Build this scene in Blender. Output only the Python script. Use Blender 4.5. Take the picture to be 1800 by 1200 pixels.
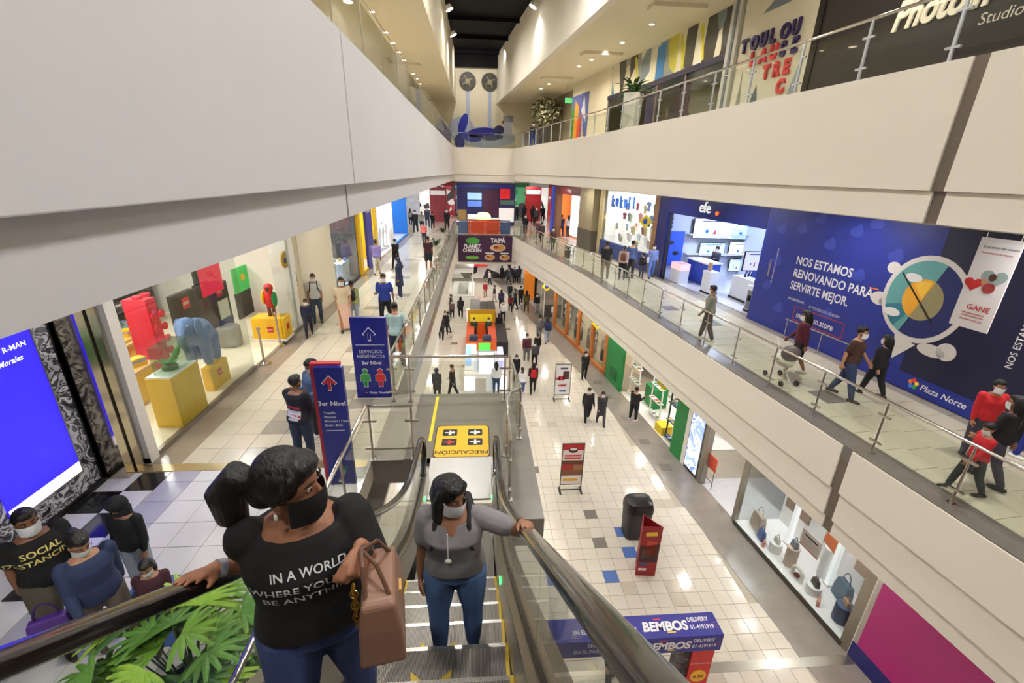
import bpy, bmesh, math, random
from mathutils import Vector, Matrix
from mathutils.bvhtree import BVHTree
random.seed(7)
for o in list(bpy.data.objects): bpy.data.objects.remove(o)
SC = bpy.context.scene
COL = SC.collection

# ------------------------------------------------------------------ camera
F, PITCH, YAW, ROLL = 782.27, 0.362506, 0.0799093, 0.0259636      # focal length in pixels of the 1800 px wide frame
CAMZ = 4.7                                                        # eye height above the middle floor (z = 0)
_f = Vector((math.sin(YAW)*math.cos(PITCH), math.cos(YAW)*math.cos(PITCH), -math.sin(PITCH)))
_r0 = Vector((math.cos(YAW), -math.sin(YAW), 0)); _u0 = _r0.cross(_f)
_r = _r0*math.cos(ROLL) + _u0*math.sin(ROLL); _u = _u0*math.cos(ROLL) - _r0*math.sin(ROLL)
cam = bpy.data.cameras.new('camera'); cam.sensor_width = 36; cam.lens = F/1800*36; cam.clip_start = 0.05; cam.clip_end = 300
cob = bpy.data.objects.new('camera', cam); COL.objects.link(cob)
cob.matrix_world = Matrix(((_r.x, _u.x, -_f.x, 0), (_r.y, _u.y, -_f.y, 0), (_r.z, _u.z, -_f.z, CAMZ), (0, 0, 0, 1)))
SC.camera = cob
# ------------------------------------------------------------------ world (night outside), exposure
W = bpy.data.worlds.new('night'); SC.world = W; W.use_nodes = True
W.node_tree.nodes['Background'].inputs[0].default_value = (0.10, 0.095, 0.09, 1)
W.node_tree.nodes['Background'].inputs[1].default_value = 0.6
SC.view_settings.view_transform = 'Standard'; SC.view_settings.look = 'None'
SC.view_settings.gamma = 1; SC.view_settings.use_curve_mapping = False
SC.view_settings.exposure = -0.18
SC.cycles.transparent_max_bounces = 28; SC.cycles.max_bounces = 6; SC.cycles.diffuse_bounces = 3; SC.cycles.glossy_bounces = 3; SC.cycles.transmission_bounces = 4
SC.cycles.caustics_reflective = False; SC.cycles.caustics_refractive = False; SC.cycles.use_adaptive_sampling = True; SC.cycles.adaptive_threshold = 0.16; SC.cycles.adaptive_min_samples = 12; SC.cycles.sample_clamp_indirect = 5

# ------------------------------------------------------------------ measuring helpers: a direction seen in the photo met with a real plane
def ray(px, py): return _f + _r*((px-900)/F) - _u*((py-600)/F)
def atz(px, py, z): d = ray(px, py); p = d*((z-CAMZ)/d.z); return Vector((p.x, p.y, p.z+CAMZ))
def atx(px, py, x): d = ray(px, py); p = d*(x/d.x); return Vector((p.x, p.y, p.z+CAMZ))
def aty(px, py, y): d = ray(px, py); p = d*(y/d.y); return Vector((p.x, p.y, p.z+CAMZ))
SL, SL2, YB = 0.1117, 0.181, 22.0
def rx(off, y): return off - SL*min(y, YB) - SL2*max(0, y-YB)      # the right-hand side of the hall closes in towards the far end
def atr(px, py, off):
    d = ray(px, py); p = d*(off/(d.x+SL*d.y))
    if p.y > YB: p = d*((off + (SL2-SL)*YB)/(d.x+SL2*d.y))
    return Vector((p.x, p.y, p.z+CAMZ))
def rt(y):                                                         # reading direction along right-hand walls (towards the viewer)
    s = SL if y < YB else SL2
    return Vector((s, -1, 0)).normalized()
UP = Vector((0, 0, 1))

# ------------------------------------------------------------------ materials
def lin(c): return tuple(((v/255)/12.92 if v/255 <= 0.04045 else ((v/255+0.055)/1.055)**2.4) for v in c[:3]) + (1,)
MATS = {}
def mat(key, rgb, rough=0.5, metal=0.0, spec=0.5, emit=0, var=0.06, scale=6.0, bump=0.0, ergb=None, coat=0, alpha=None):
    if key in MATS: return MATS[key]
    m = bpy.data.materials.new(key); m.use_nodes = True; nt = m.node_tree; b = nt.nodes['Principled BSDF']
    c = lin(rgb)
    tc = nt.nodes.new('ShaderNodeTexCoord'); nz = nt.nodes.new('ShaderNodeTexNoise'); nz.inputs['Scale'].default_value = scale; nz.inputs['Detail'].default_value = 4
    nt.links.new(tc.outputs['Object'], nz.inputs['Vector'])
    mx = nt.nodes.new('ShaderNodeMix'); mx.data_type = 'RGBA'
    mx.inputs[6].default_value = tuple(max(0, v*(1-var)) for v in c[:3])+(1,); mx.inputs[7].default_value = tuple(min(1, v*(1+var)) for v in c[:3])+(1,)
    nt.links.new(nz.outputs['Fac'], mx.inputs[0]); nt.links.new(mx.outputs[2], b.inputs['Base Color'])
    b.inputs['Roughness'].default_value = rough; b.inputs['Metallic'].default_value = metal; b.inputs['Specular IOR Level'].default_value = spec
    if coat: b.inputs['Coat Weight'].default_value = coat; b.inputs['Coat Roughness'].default_value = 0.05
    if bump:
        bp = nt.nodes.new('ShaderNodeBump'); bp.inputs['Strength'].default_value = bump; bp.inputs['Distance'].default_value = 0.02
        nt.links.new(nz.outputs['Fac'], bp.inputs['Height']); nt.links.new(bp.outputs['Normal'], b.inputs['Normal'])
    if emit:
        b.inputs['Emission Color'].default_value = lin(ergb) if ergb else c; b.inputs['Emission Strength'].default_value = emit
    MATS[key] = m; return m
def glass(key, tint=(235, 242, 236), refl=0.10, rough=0.02):
    if key in MATS: return MATS[key]
    m = bpy.data.materials.new(key); m.use_nodes = True; nt = m.node_tree; nt.nodes.clear()
    out = nt.nodes.new('ShaderNodeOutputMaterial'); tr = nt.nodes.new('ShaderNodeBsdfTransparent'); tr.inputs[0].default_value = lin(tint)
    gl = nt.nodes.new('ShaderNodeBsdfGlossy'); gl.inputs['Roughness'].default_value = rough
    lw = nt.nodes.new('ShaderNodeLayerWeight'); lw.inputs[0].default_value = 0.5          # facing ratio, the same from both sides of the pane
    pw = nt.nodes.new('ShaderNodeMath'); pw.operation = 'POWER'; pw.inputs[1].default_value = 4.0; nt.links.new(lw.outputs['Facing'], pw.inputs[0])
    mul = nt.nodes.new('ShaderNodeMath'); mul.operation = 'MULTIPLY_ADD'; mul.inputs[1].default_value = 0.55; mul.inputs[2].default_value = refl*0.25
    mx = nt.nodes.new('ShaderNodeMixShader')
    nt.links.new(pw.outputs[0], mul.inputs[0]); nt.links.new(mul.outputs[0], mx.inputs[0]); nt.links.new(tr.outputs[0], mx.inputs[1]); nt.links.new(gl.outputs[0], mx.inputs[2]); nt.links.new(mx.outputs[0], out.inputs[0])
    MATS[key] = m; return m
def pattern(key, cols, scale, kind='voronoi', emit=0, rough=0.5, stretch=(1, 1, 1), seed=0.0, spec=0.5):
    """cells of several colours: stocked goods, prints, collages"""
    if key in MATS: return MATS[key]
    m = bpy.data.materials.new(key); m.use_nodes = True; nt = m.node_tree; b = nt.nodes['Principled BSDF']
    tc = nt.nodes.new('ShaderNodeTexCoord'); mp = nt.nodes.new('ShaderNodeMapping'); mp.inputs['Scale'].default_value = stretch; mp.inputs['Location'].default_value = (seed, seed*1.7, seed*0.3)
    nt.links.new(tc.outputs['Object'], mp.inputs[0])
    if kind == 'voronoi':
        t = nt.nodes.new('ShaderNodeTexVoronoi'); t.inputs['Scale'].default_value = scale
        sp = nt.nodes.new('ShaderNodeSeparateColor'); nt.links.new(t.outputs['Color'], sp.inputs[0]); fac = sp.outputs[0]
    else:
        t = nt.nodes.new('ShaderNodeTexNoise'); t.inputs['Scale'].default_value = scale; t.inputs['Detail'].default_value = 6; t.inputs['Distortion'].default_value = 1.2; fac = t.outputs['Fac']
    nt.links.new(mp.outputs[0], t.inputs['Vector'])
    cr = nt.nodes.new('ShaderNodeValToRGB'); cr.color_ramp.interpolation = 'CONSTANT'
    n = len(cols)
    lo, hi = (0, 1) if kind == 'voronoi' else (0.3, 0.7)
    els = cr.color_ramp.elements
    while len(els) < n: els.new(0.5)
    for i, c in enumerate(cols): els[i].position = lo+(hi-lo)*i/n if i else 0; els[i].color = lin(c)
    nt.links.new(fac, cr.inputs[0]); nt.links.new(cr.outputs[0], b.inputs['Base Color']); b.inputs['Roughness'].default_value = rough; b.inputs['Specular IOR Level'].default_value = spec
    if emit: nt.links.new(cr.outputs[0], b.inputs['Emission Color']); b.inputs['Emission Strength'].default_value = emit
    MATS[key] = m; return m
def C(r, g, b, **k): return mat('paint_%d_%d_%d' % (r, g, b) + ''.join('_%s%s' % i for i in k.items()), (r, g, b), **k)

# ------------------------------------------------------------------ objects
WL = {}
def wl(o): return WL[o.name] if o else Vector()
def link(o, parent, loc):
    COL.objects.link(o); o.parent = parent; o.location = Vector(loc) - wl(parent); WL[o.name] = Vector(loc); return o
def tag(o, label=None, cat=None, group=None, kind=None):
    for k, v in (('label', label), ('category', cat), ('group', group), ('kind', kind)):
        if v: o[k] = v
    return o
def thing(name, label, cat, loc=(0, 0, 0), group=None):
    o = bpy.data.objects.new(name, None); o.empty_display_size = 0.1; link(o, None, loc); return tag(o, label, cat, group)
def struct(name, loc=(0, 0, 0)):
    o = bpy.data.objects.new(name, None); link(o, None, loc); o['kind'] = 'structure'; return o
def inst(o, loc, parent=None, rz=None, name=None):
    c = bpy.data.objects.new(name or o.name.split('.')[0], o.data); link(c, parent, loc)
    if rz is not None: c.rotation_euler.z = rz
    return c
def copy_tree(root, loc, label=None):
    def cp(o, par):
        c = o.copy(); COL.objects.link(c); c.parent = par
        for ch in o.children: cp(ch, c)
        return c
    c = cp(root, None); c.location = loc
    def reg(o, base): WL[o.name] = base + o.location; [reg(k, WL[o.name]) for k in o.children]
    reg(c, Vector())
    if label: c['label'] = label
    return c

class MB:
    def __init__(s): s.v = []; s.f = []; s.m = []; s.cm = 0
    def add(s, vs, fs):
        n = len(s.v); s.v += [Vector(p) for p in vs]; s.f += [[i+n for i in f] for f in fs]; s.m += [s.cm]*len(fs); return s
    def mi(s, i): s.cm = i; return s
    def box(s, a, b):
        (x0, y0, z0), (x1, y1, z1) = a, b
        x0, x1 = min(x0, x1), max(x0, x1); y0, y1 = min(y0, y1), max(y0, y1); z0, z1 = min(z0, z1), max(z0, z1)
        return s.add([(x0, y0, z0), (x1, y0, z0), (x1, y1, z0), (x0, y1, z0), (x0, y0, z1), (x1, y0, z1), (x1, y1, z1), (x0, y1, z1)],
                     [(0, 3, 2, 1), (4, 5, 6, 7), (0, 1, 5, 4), (1, 2, 6, 5), (2, 3, 7, 6), (3, 0, 4, 7)])
    def obox(s, o, u, v, w):                     # box from a corner and three edge vectors
        o, u, v, w = map(Vector, (o, u, v, w))
        P = [o, o+u, o+u+v, o+v]; P += [p+w for p in P]
        fs = [(0, 3, 2, 1), (4, 5, 6, 7), (0, 1, 5, 4), (1, 2, 6, 5), (2, 3, 7, 6), (3, 0, 4, 7)]
        if u.cross(v).dot(w) < 0: fs = [f[::-1] for f in fs]
        return s.add(P, fs)
    def cbox(s, c, sx, sy, sz, rz=0):            # centred on c in x and y, standing on c.z
        u = Vector((math.cos(rz), math.sin(rz), 0)); v = Vector((-u.y, u.x, 0)); c = Vector(c)
        return s.obox(c-u*sx/2-v*sy/2, u*sx, v*sy, UP*sz)
    def prism(s, pts, w):                        # polygon (3-D points) pushed along w
        pts = [Vector(p) for p in pts]; w = Vector(w); n = len(pts)
        nrm = Vector()
        for i in range(n): nrm += pts[i].cross(pts[(i+1) % n])
        if nrm.dot(w) > 0: pts = pts[::-1]
        return s.add(pts+[p+w for p in pts], [tuple(range(n)), tuple(range(2*n-1, n-1, -1))] + [((i+1) % n, i, i+n, (i+1) % n+n) for i in range(n)])
    def rings(s, R, closed=True, caps=True):
        n = len(R[0]); vs = [p for r in R for p in r]; fs = []
        for i in range(len(R)-1):
            for j in range(n if closed else n-1):
                k = (j+1) % n; fs.append((i*n+j, i*n+k, (i+1)*n+k, (i+1)*n+j))
        if caps: fs += [tuple(range(n-1, -1, -1)), tuple(range((len(R)-1)*n, len(R)*n))]
        return s.add(vs, fs)
    def tube(s, pts, r, n=10, caps=True):
        pts = [Vector(p) for p in pts]; rr = r if isinstance(r, (list, tuple)) else [r]*len(pts); R = []
        prev = None
        for i, p in enumerate(pts):
            d = (pts[min(i+1, len(pts)-1)]-pts[max(i-1, 0)]).normalized()
            a = prev - d*prev.dot(d) if prev is not None else d.cross(Vector((0, 0, 1)) if abs(d.z) < 0.9 else Vector((1, 0, 0)))
            a.normalize(); prev = a; b = d.cross(a)
            R.append([p + a*math.cos(2*math.pi*k/n)*rr[i] + b*math.sin(2*math.pi*k/n)*rr[i] for k in range(n)])
        return s.rings(R, True, caps)
    def limb(s, pts, r, n=12):                   # tube with rounded ends
        pts = [Vector(p) for p in pts]; d0 = (pts[0]-pts[1]).normalized(); d1 = (pts[-1]-pts[-2]).normalized()
        P = [pts[0]+d0*r[0]*q for q in (0.95, 0.7)] + pts + [pts[-1]+d1*r[-1]*q for q in (0.7, 0.95)]
        return s.tube(P, [r[0]*0.3, r[0]*0.72]+list(r)+[r[-1]*0.72, r[-1]*0.3], n)
    def cyl(s, c, r, h, n=20, r2=None): c = Vector(c); return s.tube([c, c+UP*h], [r, r if r2 is None else r2], n)
    def ell(s, c, rx_, ry_, rz_, n=14, m=9, M=None):
        c = Vector(c); R = []
        for i in range(m+1):
            t = math.pi*(i+0.15 if i == 0 else i-0.15 if i == m else i)/m; q = []
            for k in range(n):
                a = 2*math.pi*k/n; p = Vector((rx_*math.sin(t)*math.cos(a), ry_*math.sin(t)*math.sin(a), -rz_*math.cos(t)))
                q.append(c + (M @ p if M else p))
            R.append(q)
        return s.rings(R)
    def lathe(s, c, prof, n=20):                 # prof: (radius, z)
        c = Vector(c); return s.rings([[c+Vector((r*math.cos(2*math.pi*k/n), r*math.sin(2*math.pi*k/n), z)) for k in range(n)] for r, z in prof])
    def quad(s, a, b, c, d): return s.add([a, b, c, d], [(0, 1, 2, 3)])
    def mesh(s, name):
        me = bpy.data.meshes.new(name); me.from_pydata([tuple(p) for p in s.v], [], s.f); me.update(); return me
    def build(s, name, m, parent=None, loc=(0, 0, 0), smooth=False, bevel=0, local=False):
        loc = Vector(loc)
        me = bpy.data.meshes.new(name); me.from_pydata([tuple(p if local else p-loc) for p in s.v], [], s.f)
        for mm in (m if isinstance(m, (list, tuple)) else [m]): me.materials.append(mm)
        if isinstance(m, (list, tuple)): me.polygons.foreach_set('material_index', s.m)
        if smooth:
            me.polygons.foreach_set('use_smooth', [True]*len(me.polygons))
            if smooth != 'all': me.set_sharp_from_angle(angle=math.radians(40))
        me.update(); o = bpy.data.objects.new(name, me); link(o, parent, loc)
        if bevel:
            md = o.modifiers.new('bevel', 'BEVEL'); md.width = bevel; md.segments = 2; md.limit_method = 'ANGLE'
        return o

def text(body, origin, u, size, m, parent, name='lettering', v=UP, extrude=0.0, bold=0.0, shear=0.0, align='LEFT', lift=0.004, sx=1.0, wrap=None):
    cu = bpy.data.curves.new('t', 'FONT'); cu.body = body; cu.size = size; cu.extrude = extrude; cu.offset = bold*size; cu.shear = shear; cu.align_x = align
    cu.resolution_u = 2 if size < 0.2 else 4
    t = bpy.data.objects.new('t', cu)
    me = t.to_mesh().copy(); t.to_mesh_clear(); bpy.data.objects.remove(t); bpy.data.curves.remove(cu)
    u = Vector(u).normalized(); v = Vector(v).normalized(); n = u.cross(v); origin = Vector(origin)
    for p in me.vertices: p.co = u*p.co.x*sx + v*p.co.y + n*(p.co.z+extrude+lift)
    if wrap:
        for p in me.vertices: p.co = wrap(p.co+origin)-origin
    me.materials.clear(); me.materials.append(m); me.update()
    o = bpy.data.objects.new(name, me); return link(o, parent, origin)

REM = []                                           # meshes to be fused into one skin, all in one go
def fuse(mb, name, m, parent, loc, voxel, smooth=3, local=True, after=None):
    o = mb.build(name, m, parent, loc, local=local)
    md = o.modifiers.new('r', 'REMESH'); md.mode = 'VOXEL'; md.voxel_size = voxel; md.use_smooth_shade = True
    if smooth: sm = o.modifiers.new('s', 'SMOOTH'); sm.iterations = smooth; sm.factor = 0.5
    REM.append((o, m, after)); return o
def run_fuse():
    bpy.context.view_layer.update(); dg = bpy.context.evaluated_depsgraph_get(); new = []
    for o, m, after in REM: new.append(bpy.data.meshes.new_from_object(o.evaluated_get(dg)))
    for (o, m, after), me in zip(REM, new):
        old = o.data; o.modifiers.clear(); o.data = me; bpy.data.meshes.remove(old)
        me.materials.clear()
        for mm in (m if isinstance(m, (list, tuple)) else [m]): me.materials.append(mm)
        me.polygons.foreach_set('use_smooth', [True]*len(me.polygons))
        if after: after(o)
    REM.clear()
def lamp(name, loc, power, size, parent=None, col=(1, 0.86, 0.70), direction=(0, 0, -1), shape='DISK', sy=None, spread=None):
    l = bpy.data.lights.new(name, 'AREA'); l.energy = power; l.color = col; l.shape = shape; l.size = size
    if sy: l.size_y = sy
    if spread: l.spread = math.radians(spread)
    o = bpy.data.objects.new(name, l); link(o, parent, loc); o.rotation_euler = Vector(direction).to_track_quat('-Z', 'Y').to_euler(); return o
# ------------------------------------------------------------------ shared materials
G, Z3 = -5.7, 6.3                     # ground floor and top floor levels
M_CREAM = mat('cream_paint', (230, 223, 210), 0.55, spec=0.3, var=0.02, scale=0.6)
M_CREAML = mat('pale_paint', (219, 217, 219), 0.55, spec=0.3, var=0.02, scale=0.6)
M_WHITE = mat('white_paint', (236, 232, 224), 0.5, var=0.02)
M_WARM = mat('warm_wall_paint', (226, 216, 190), 0.6, var=0.03)
M_JOINT = mat('joint_metal', (120, 110, 100), 0.4, metal=0.6, var=0.2, scale=30)
M_TILE = mat('cream_tile', (206, 198, 184), 0.14, spec=0.5, var=0.04, scale=1.2)
M_TILEB = mat('beige_tile', (198, 190, 170), 0.14, spec=0.5, var=0.05, scale=1.2)
M_TILEC = mat('white_tile', (212, 211, 210), 0.1, spec=0.5, var=0.03, scale=1.2)
M_TGREY = mat('grey_tile', (120, 113, 106), 0.18, var=0.12, scale=5)
M_TSUB = mat('dull_tile', (190, 180, 164), 0.14, var=0.05)
M_TGREYL = mat('light_grey_tile', (156, 148, 136), 0.2, var=0.10, scale=4)
M_TBLUE = mat('blue_tile', (84, 112, 172), 0.2, var=0.05)
M_TCOOL = mat('cool_grey_tile', (172, 172, 186), 0.16, var=0.06, scale=4)
M_GROUT = mat('grout', (168, 158, 142), 0.8, var=0.1)
M_STONE = mat('dark_granite', (116, 109, 102), 0.28, var=0.25, scale=3)
M_STEEL = mat('brushed_steel', (186, 180, 170), 0.28, metal=1.0, var=0.08, scale=20)
M_CHROME = mat('chrome_rail', (205, 200, 192), 0.14, metal=1.0, var=0.04)
M_DARKSTEEL = mat('dark_steel', (92, 88, 82), 0.35, metal=0.8, var=0.1)
M_BLACK = mat('black_plastic', (20, 19, 20), 0.35, var=0.1)
M_RUBBER = mat('handrail_rubber', (26, 23, 22), 0.22, spec=0.6, var=0.15, scale=10, coat=0.4)
M_GLASS = glass('clear_glass'); M_SHOPGLASS = glass('shop_glass', (240, 244, 242), 0.14)
M_BALGLASS = glass('balustrade_glass', (246, 248, 244), 0.1)
M_DARKSKY = mat('night_skylight', (10, 8, 12), 0.6, spec=0.1, var=0.1)
M_LAMP = mat('lamp_glow', (255, 246, 228), 0.5, emit=14, ergb=(255, 238, 208), var=0)
M_NAVY = mat('navy_board', (30, 36, 110), 0.4, var=0.05)

# ------------------------------------------------------------------ slabs, walls, ceilings
def rstrip(off0, off1, y0, y1, z0, z1, mb=None):
    """a solid strip along the right-hand side between two offsets"""
    mb = mb or MB(); cuts = [y0] + ([YB] if y0 < YB < y1 else []) + [y1]
    for a, b in zip(cuts, cuts[1:]):
        mb.prism([(rx(off0, a), a, z0), (rx(off1, a), a, z0), (rx(off1, b), b, z0), (rx(off0, b), b, z0)], (0, 0, z1-z0))
    return mb
def sstrip(off0, off1, y0, y1, z0, z1): return MB().prism([(off0-SL*y0, y0, z0), (off1-SL*y0, y0, z0), (off1-SL*y1, y1, z0), (off0-SL*y1, y1, z0)], (0, 0, z1-z0))
YN, YE, YF = -7.0, 36.0, 62.0          # behind the viewer, end of the hall opening, far end
fg = struct('floor_ground', (0, 0, G))
MB().box((-12, YN, G-0.3), (19, YF, G-0.012)).build('slab', M_GROUT, fg)
fl = struct('floor_left', (0, 0, 0))
MB().box((-13, YN, -0.4), (-1.85, YE, -0.012)).box((-13, YE, -0.4), (14, YF, -0.012)).build('slab', M_GROUT, fl)
MB().box((-1.85, 9.05, -0.4), (-1.6, YE+0.02, 0.0)).build('edge_stone', M_STONE, fl)
MB().box((-1.84, 9.05, -1.4), (-1.6, YE, -0.4)).build('edge_panel', M_CREAM, fl)
MB().box((-13, YN, -1.5), (-1.86, 45, -1.4)).build('underside', M_WHITE, fl)
fr_ = struct('floor_right', (8, 10, 0))
rstrip(8.05, 19, YN, YE, -0.35, -0.012).build('slab', M_GROUT, fr_)
rstrip(7.72, 8.25, YN, YE, -0.3, 0.002).build('edge_stone', M_STONE, fr_)
cg = struct('ceiling_ground', (9, 10, -2)); rstrip(7.9, 19, YN, 45, -2.0, -1.9).build('plaster', M_CREAM, cg)
fp = struct('floor_landing', (0, 7, 0))
MB().box((-1.85, 6.62, -0.5), (0.95, 9.05, -0.004)).box((0.3, 5.1, -0.5), (0.95, 6.62, -0.004)).build('slab', M_STONE, fp)
MB().box((-1.02, 6.62, -0.1), (0.42, 9.0, 0.004)).build('floor_plate', mat('landing_plate', (122, 116, 104), 0.35, metal=0.3, var=0.12, scale=3), fp)
# fascia of the right-hand floors, panel by panel
fas = struct('wall_right', (7, 10, 0))
for a, b in ((YN, 6.58), (6.78, YB), (YB, YE)):
    rstrip(7.70, 7.95, a, b, 4.59, 6.39).build('fascia_panel', M_CREAM, fas, bevel=0.01)
    rstrip(7.77, 7.95, a, b, 4.11, 4.585).build('fascia_band', M_CREAM, fas)
    rstrip(7.70, 7.95, a, b, -0.98, -0.02).build('fascia_panel', M_CREAM, fas, bevel=0.01)
    rstrip(7.76, 7.95, a, b, -1.65, -0.985).build('fascia_band', M_CREAM, fas, bevel=0.008)
    rstrip(7.83, 7.95, a, b, -2.0, -1.655).build('fascia_lip', M_CREAM, fas)
for z0, z1, o in ((4.59, 6.39, 7.73), (4.11, 4.585, 7.8), (-0.98, -0.02, 7.73), (-1.65, -0.985, 7.79), (-2.0, -1.655, 7.86)):
    rstrip(o, 7.94, 6.585, 6.775, z0, z1).build('joint_cover', M_JOINT, fas)
f3 = struct('floor_upper', (8, 10, Z3)); rstrip(7.96, 19, YN, YE, 4.2, Z3).build('slab', M_TILEB, f3)
MB().box((-13, YN, 4.12), (-2.06, YE, Z3)).build('slab', M_TILEB, f3)
MB().box((-13, YE+0.3, 4.12), (16, YF, Z3)).build('slab', M_TILEB, f3)
cm = struct('ceiling_middle', (0, 10, 4.1)); rstrip(7.96, 19, YN, YE, 4.08, 4.19).build('plaster', M_CREAM, cm)
MB().box((-13, YN, 4.02), (-2.07, YE, 4.11)).build('plaster', M_WHITE, cm)
MB().box((-13, YE+0.31, 3.98), (16, YF, 4.11)).build('plaster', M_WHITE, cm)
# fascia of the left-hand floor
fal = struct('wall_left', (-1.9, 10, 4))
for a, b in ((YN, 7.02), (7.08, YE)):
    MB().box((-2.05, a, 4.49), (-1.8, b, 6.39)).build('fascia_panel', M_CREAML, fal, bevel=0.01)
for a, b in ((YN, 6.98), (7.06, YE)):
    MB().box((-2.06, a, 4.02), (-1.93, b, 4.485)).build('fascia_band', M_CREAML, fal)
MB().box((-2.04, 7.02, 4.49), (-1.83, 7.08, 6.39)).build('joint_cover', M_JOINT, fal)
MB().box((-2.04, 6.98, 4.02), (-1.945, 7.06, 4.485)).build('joint_cover', M_STEEL, fal)
# far end of the opening
fe = struct('wall_end', (0.5, YE, 0)); xe = rx(7.7, YE)
MB().box((-2.05, YE, 4.49), (xe+0.25, YE+0.28, 6.35)).build('fascia_panel', M_CREAM, fe)
MB().box((-2.05, YE+0.05, 3.98), (xe+0.25, YE+0.29, 4.485)).build('fascia_band', M_CREAM, fe)
MB().box((-1.85, YE, -2.3), (xe+0.2, YE+0.28, -0.013)).build('edge_panel', M_CREAM, fe)
MB().box((-1.85, YE-0.04, -0.013), (xe+0.2, YE+0.4, 0.012)).build('edge_stone', M_STONE, fe)
MB().box((-12, YE+0.28, -2.3), (15, YF, -2.2)).build('underside', M_WHITE, fe)
# upper storey: ceilings, tall walls above them, skylight
c3 = struct('ceiling_upper', (0, 15, 10))
MB().box((-7, YN, 10), (-1.85, 41, 10.15)).build('plaster', M_WARM, c3)
sstrip(6.12, 11.9, YN, 41, 10, 10.15).build('plaster', M_WARM, c3)
for k, (y0, y1) in enumerate(((17.5, 19.0), (27.5, 29.0), (34.0, 35.5), (6, 7.5))):    # shallow ceiling ribs
    MB().box((-4.6, y0, 9.9), (-3.1, y0+0.45, 10.0)).build('ceiling_rib', M_WARM, c3)
for y0 in (17.0, 23.5, 29.5):
    rstrip(7.6, 9.4, y0, y0+0.5, 9.88, 10.0).build('ceiling_rib', M_WARM, c3)
w4 = struct('wall_upper', (0, 15, 11))
MB().box((-2.05, YN, 9.9), (-1.8, 41, 13.4)).build('left_panel', M_WARM, w4)
sstrip(6.1, 6.35, YN, 41, 9.9, 13.4).build('right_panel', M_CREAM, w4)
sstrip(6.04, 6.1, YN, 41, 9.9, 10.15).build('lip', M_CREAM, w4)
rf = struct('ceiling_skylight', (1, 15, 13.5))
MB().box((-3, YN, 13.4), (9, 46, 13.6)).build('night_glazing', M_DARKSKY, rf)
for y in range(-4, 42, 4): MB().box((-1.8, y, 13.2), (6.5, y+0.12, 13.4)).build('skylight_beam', mat('skylight_frame', (16, 13, 16), 0.6, spec=0.1), rf)
MB().box((-1.8, 40.6, 12.4), ((6.1-SL*40.6), 40.75, 13.4)).build('skylight_end', mat('skylight_frame', (40, 34, 38)), rf)
# side and back walls of the shell
ws = struct('wall_side', (0, 15, 0))
MB().box((-6.2, YN, Z3), (-6.0, 41, 10)).build('upper_left', M_WARM, ws)
MB().box((-13.2, YN, G), (-13, YF, 10)).build('outer_left', M_WHITE, ws)
rstrip(18.9, 19, YN, YE, G, 10).build('outer_right', M_WHITE, ws)
MB().box((-13, YN-0.2, G), (19, YN, 13.5)).build('back', M_CREAM, ws)
MB().box((-13, YF, G), (16, YF+0.2, 10)).build('front', M_WHITE, ws)
MB().box((-6.2, 8, G), (-6.0, 50, -1.5)).build('ground_left', M_WHITE, ws)
wm = struct('wall_mural', (1, 41, 8))
MB().box((-13, 41, 5), (14, 41.2, 13.4)).build('plaster', M_WARM, wm)

# ------------------------------------------------------------------ tiled floors
def px_of(P):
    d = Vector(P)-Vector((0, 0, CAMZ)); c = d.dot(_f)
    return (900+F*d.dot(_r)/c, 600-F*d.dot(_u)/c) if c > 0.1 else (-9999, -9999)
def tile_field(parent, cells, size, z, rz=0.0, gap=0.008, most=300):
    """cells: (x, y, material) centres. The largest in view are tiles of their own, the others one mesh."""
    sx, sy = size; h = 0.012; master = {}
    def key(c):
        u, v = px_of((c[0], c[1], z)); on = -40 < u < 1840 and -40 < v < 1240
        return (0 if on else 1, (Vector((c[0], c[1], z))-Vector((0, 0, CAMZ))).length)
    cells = sorted(cells, key=key)
    a, b, e = sx/2-gap/2, sy/2-gap/2, 0.004
    for x, y, m in cells[:most]:
        if m.name not in master:
            mb = MB(); mb.rings([[Vector((-a, -b, -h)), Vector((a, -b, -h)), Vector((a, b, -h)), Vector((-a, b, -h))], [Vector((-a, -b, -e)), Vector((a, -b, -e)), Vector((a, b, -e)), Vector((-a, b, -e))],
                      [Vector((-a+e, -b+e, 0)), Vector((a-e, -b+e, 0)), Vector((a-e, b-e, 0)), Vector((-a+e, b-e, 0))]], True, False); mb.add([(-a+e, -b+e, 0), (a-e, -b+e, 0), (a-e, b-e, 0), (-a+e, b-e, 0)], [(0, 1, 2, 3)])
            o = mb.build('tile', m, parent, (x, y, z), local=True); o.rotation_euler.z = rz; master[m.name] = o
        else: inst(master[m.name], (x, y, z), parent, rz, 'tile')
    rest = cells[most:]
    if rest:
        mats = list({c[2].name: c[2] for c in rest}.values()); mb = MB(); cs, sn = math.cos(rz), math.sin(rz)
        for x, y, m in rest:
            mb.cm = mats.index(m); P = [(x+cs*p-sn*q, y+sn*p+cs*q) for p, q in ((-a, -b), (a, -b), (a, b), (-a, b))]
            mb.add([(p, q, z) for p, q in P]+[(p, q, z-h) for p, q in P], [(0, 1, 2, 3)]+[((i+1) % 4, i, i+4, (i+1) % 4+4) for i in range(4)])
        o = mb.build('tile_field', mats, parent, (0, 0, 0)); o['kind'] = 'stuff'
R2 = random.Random(3)
cells = []
special = {}
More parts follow.
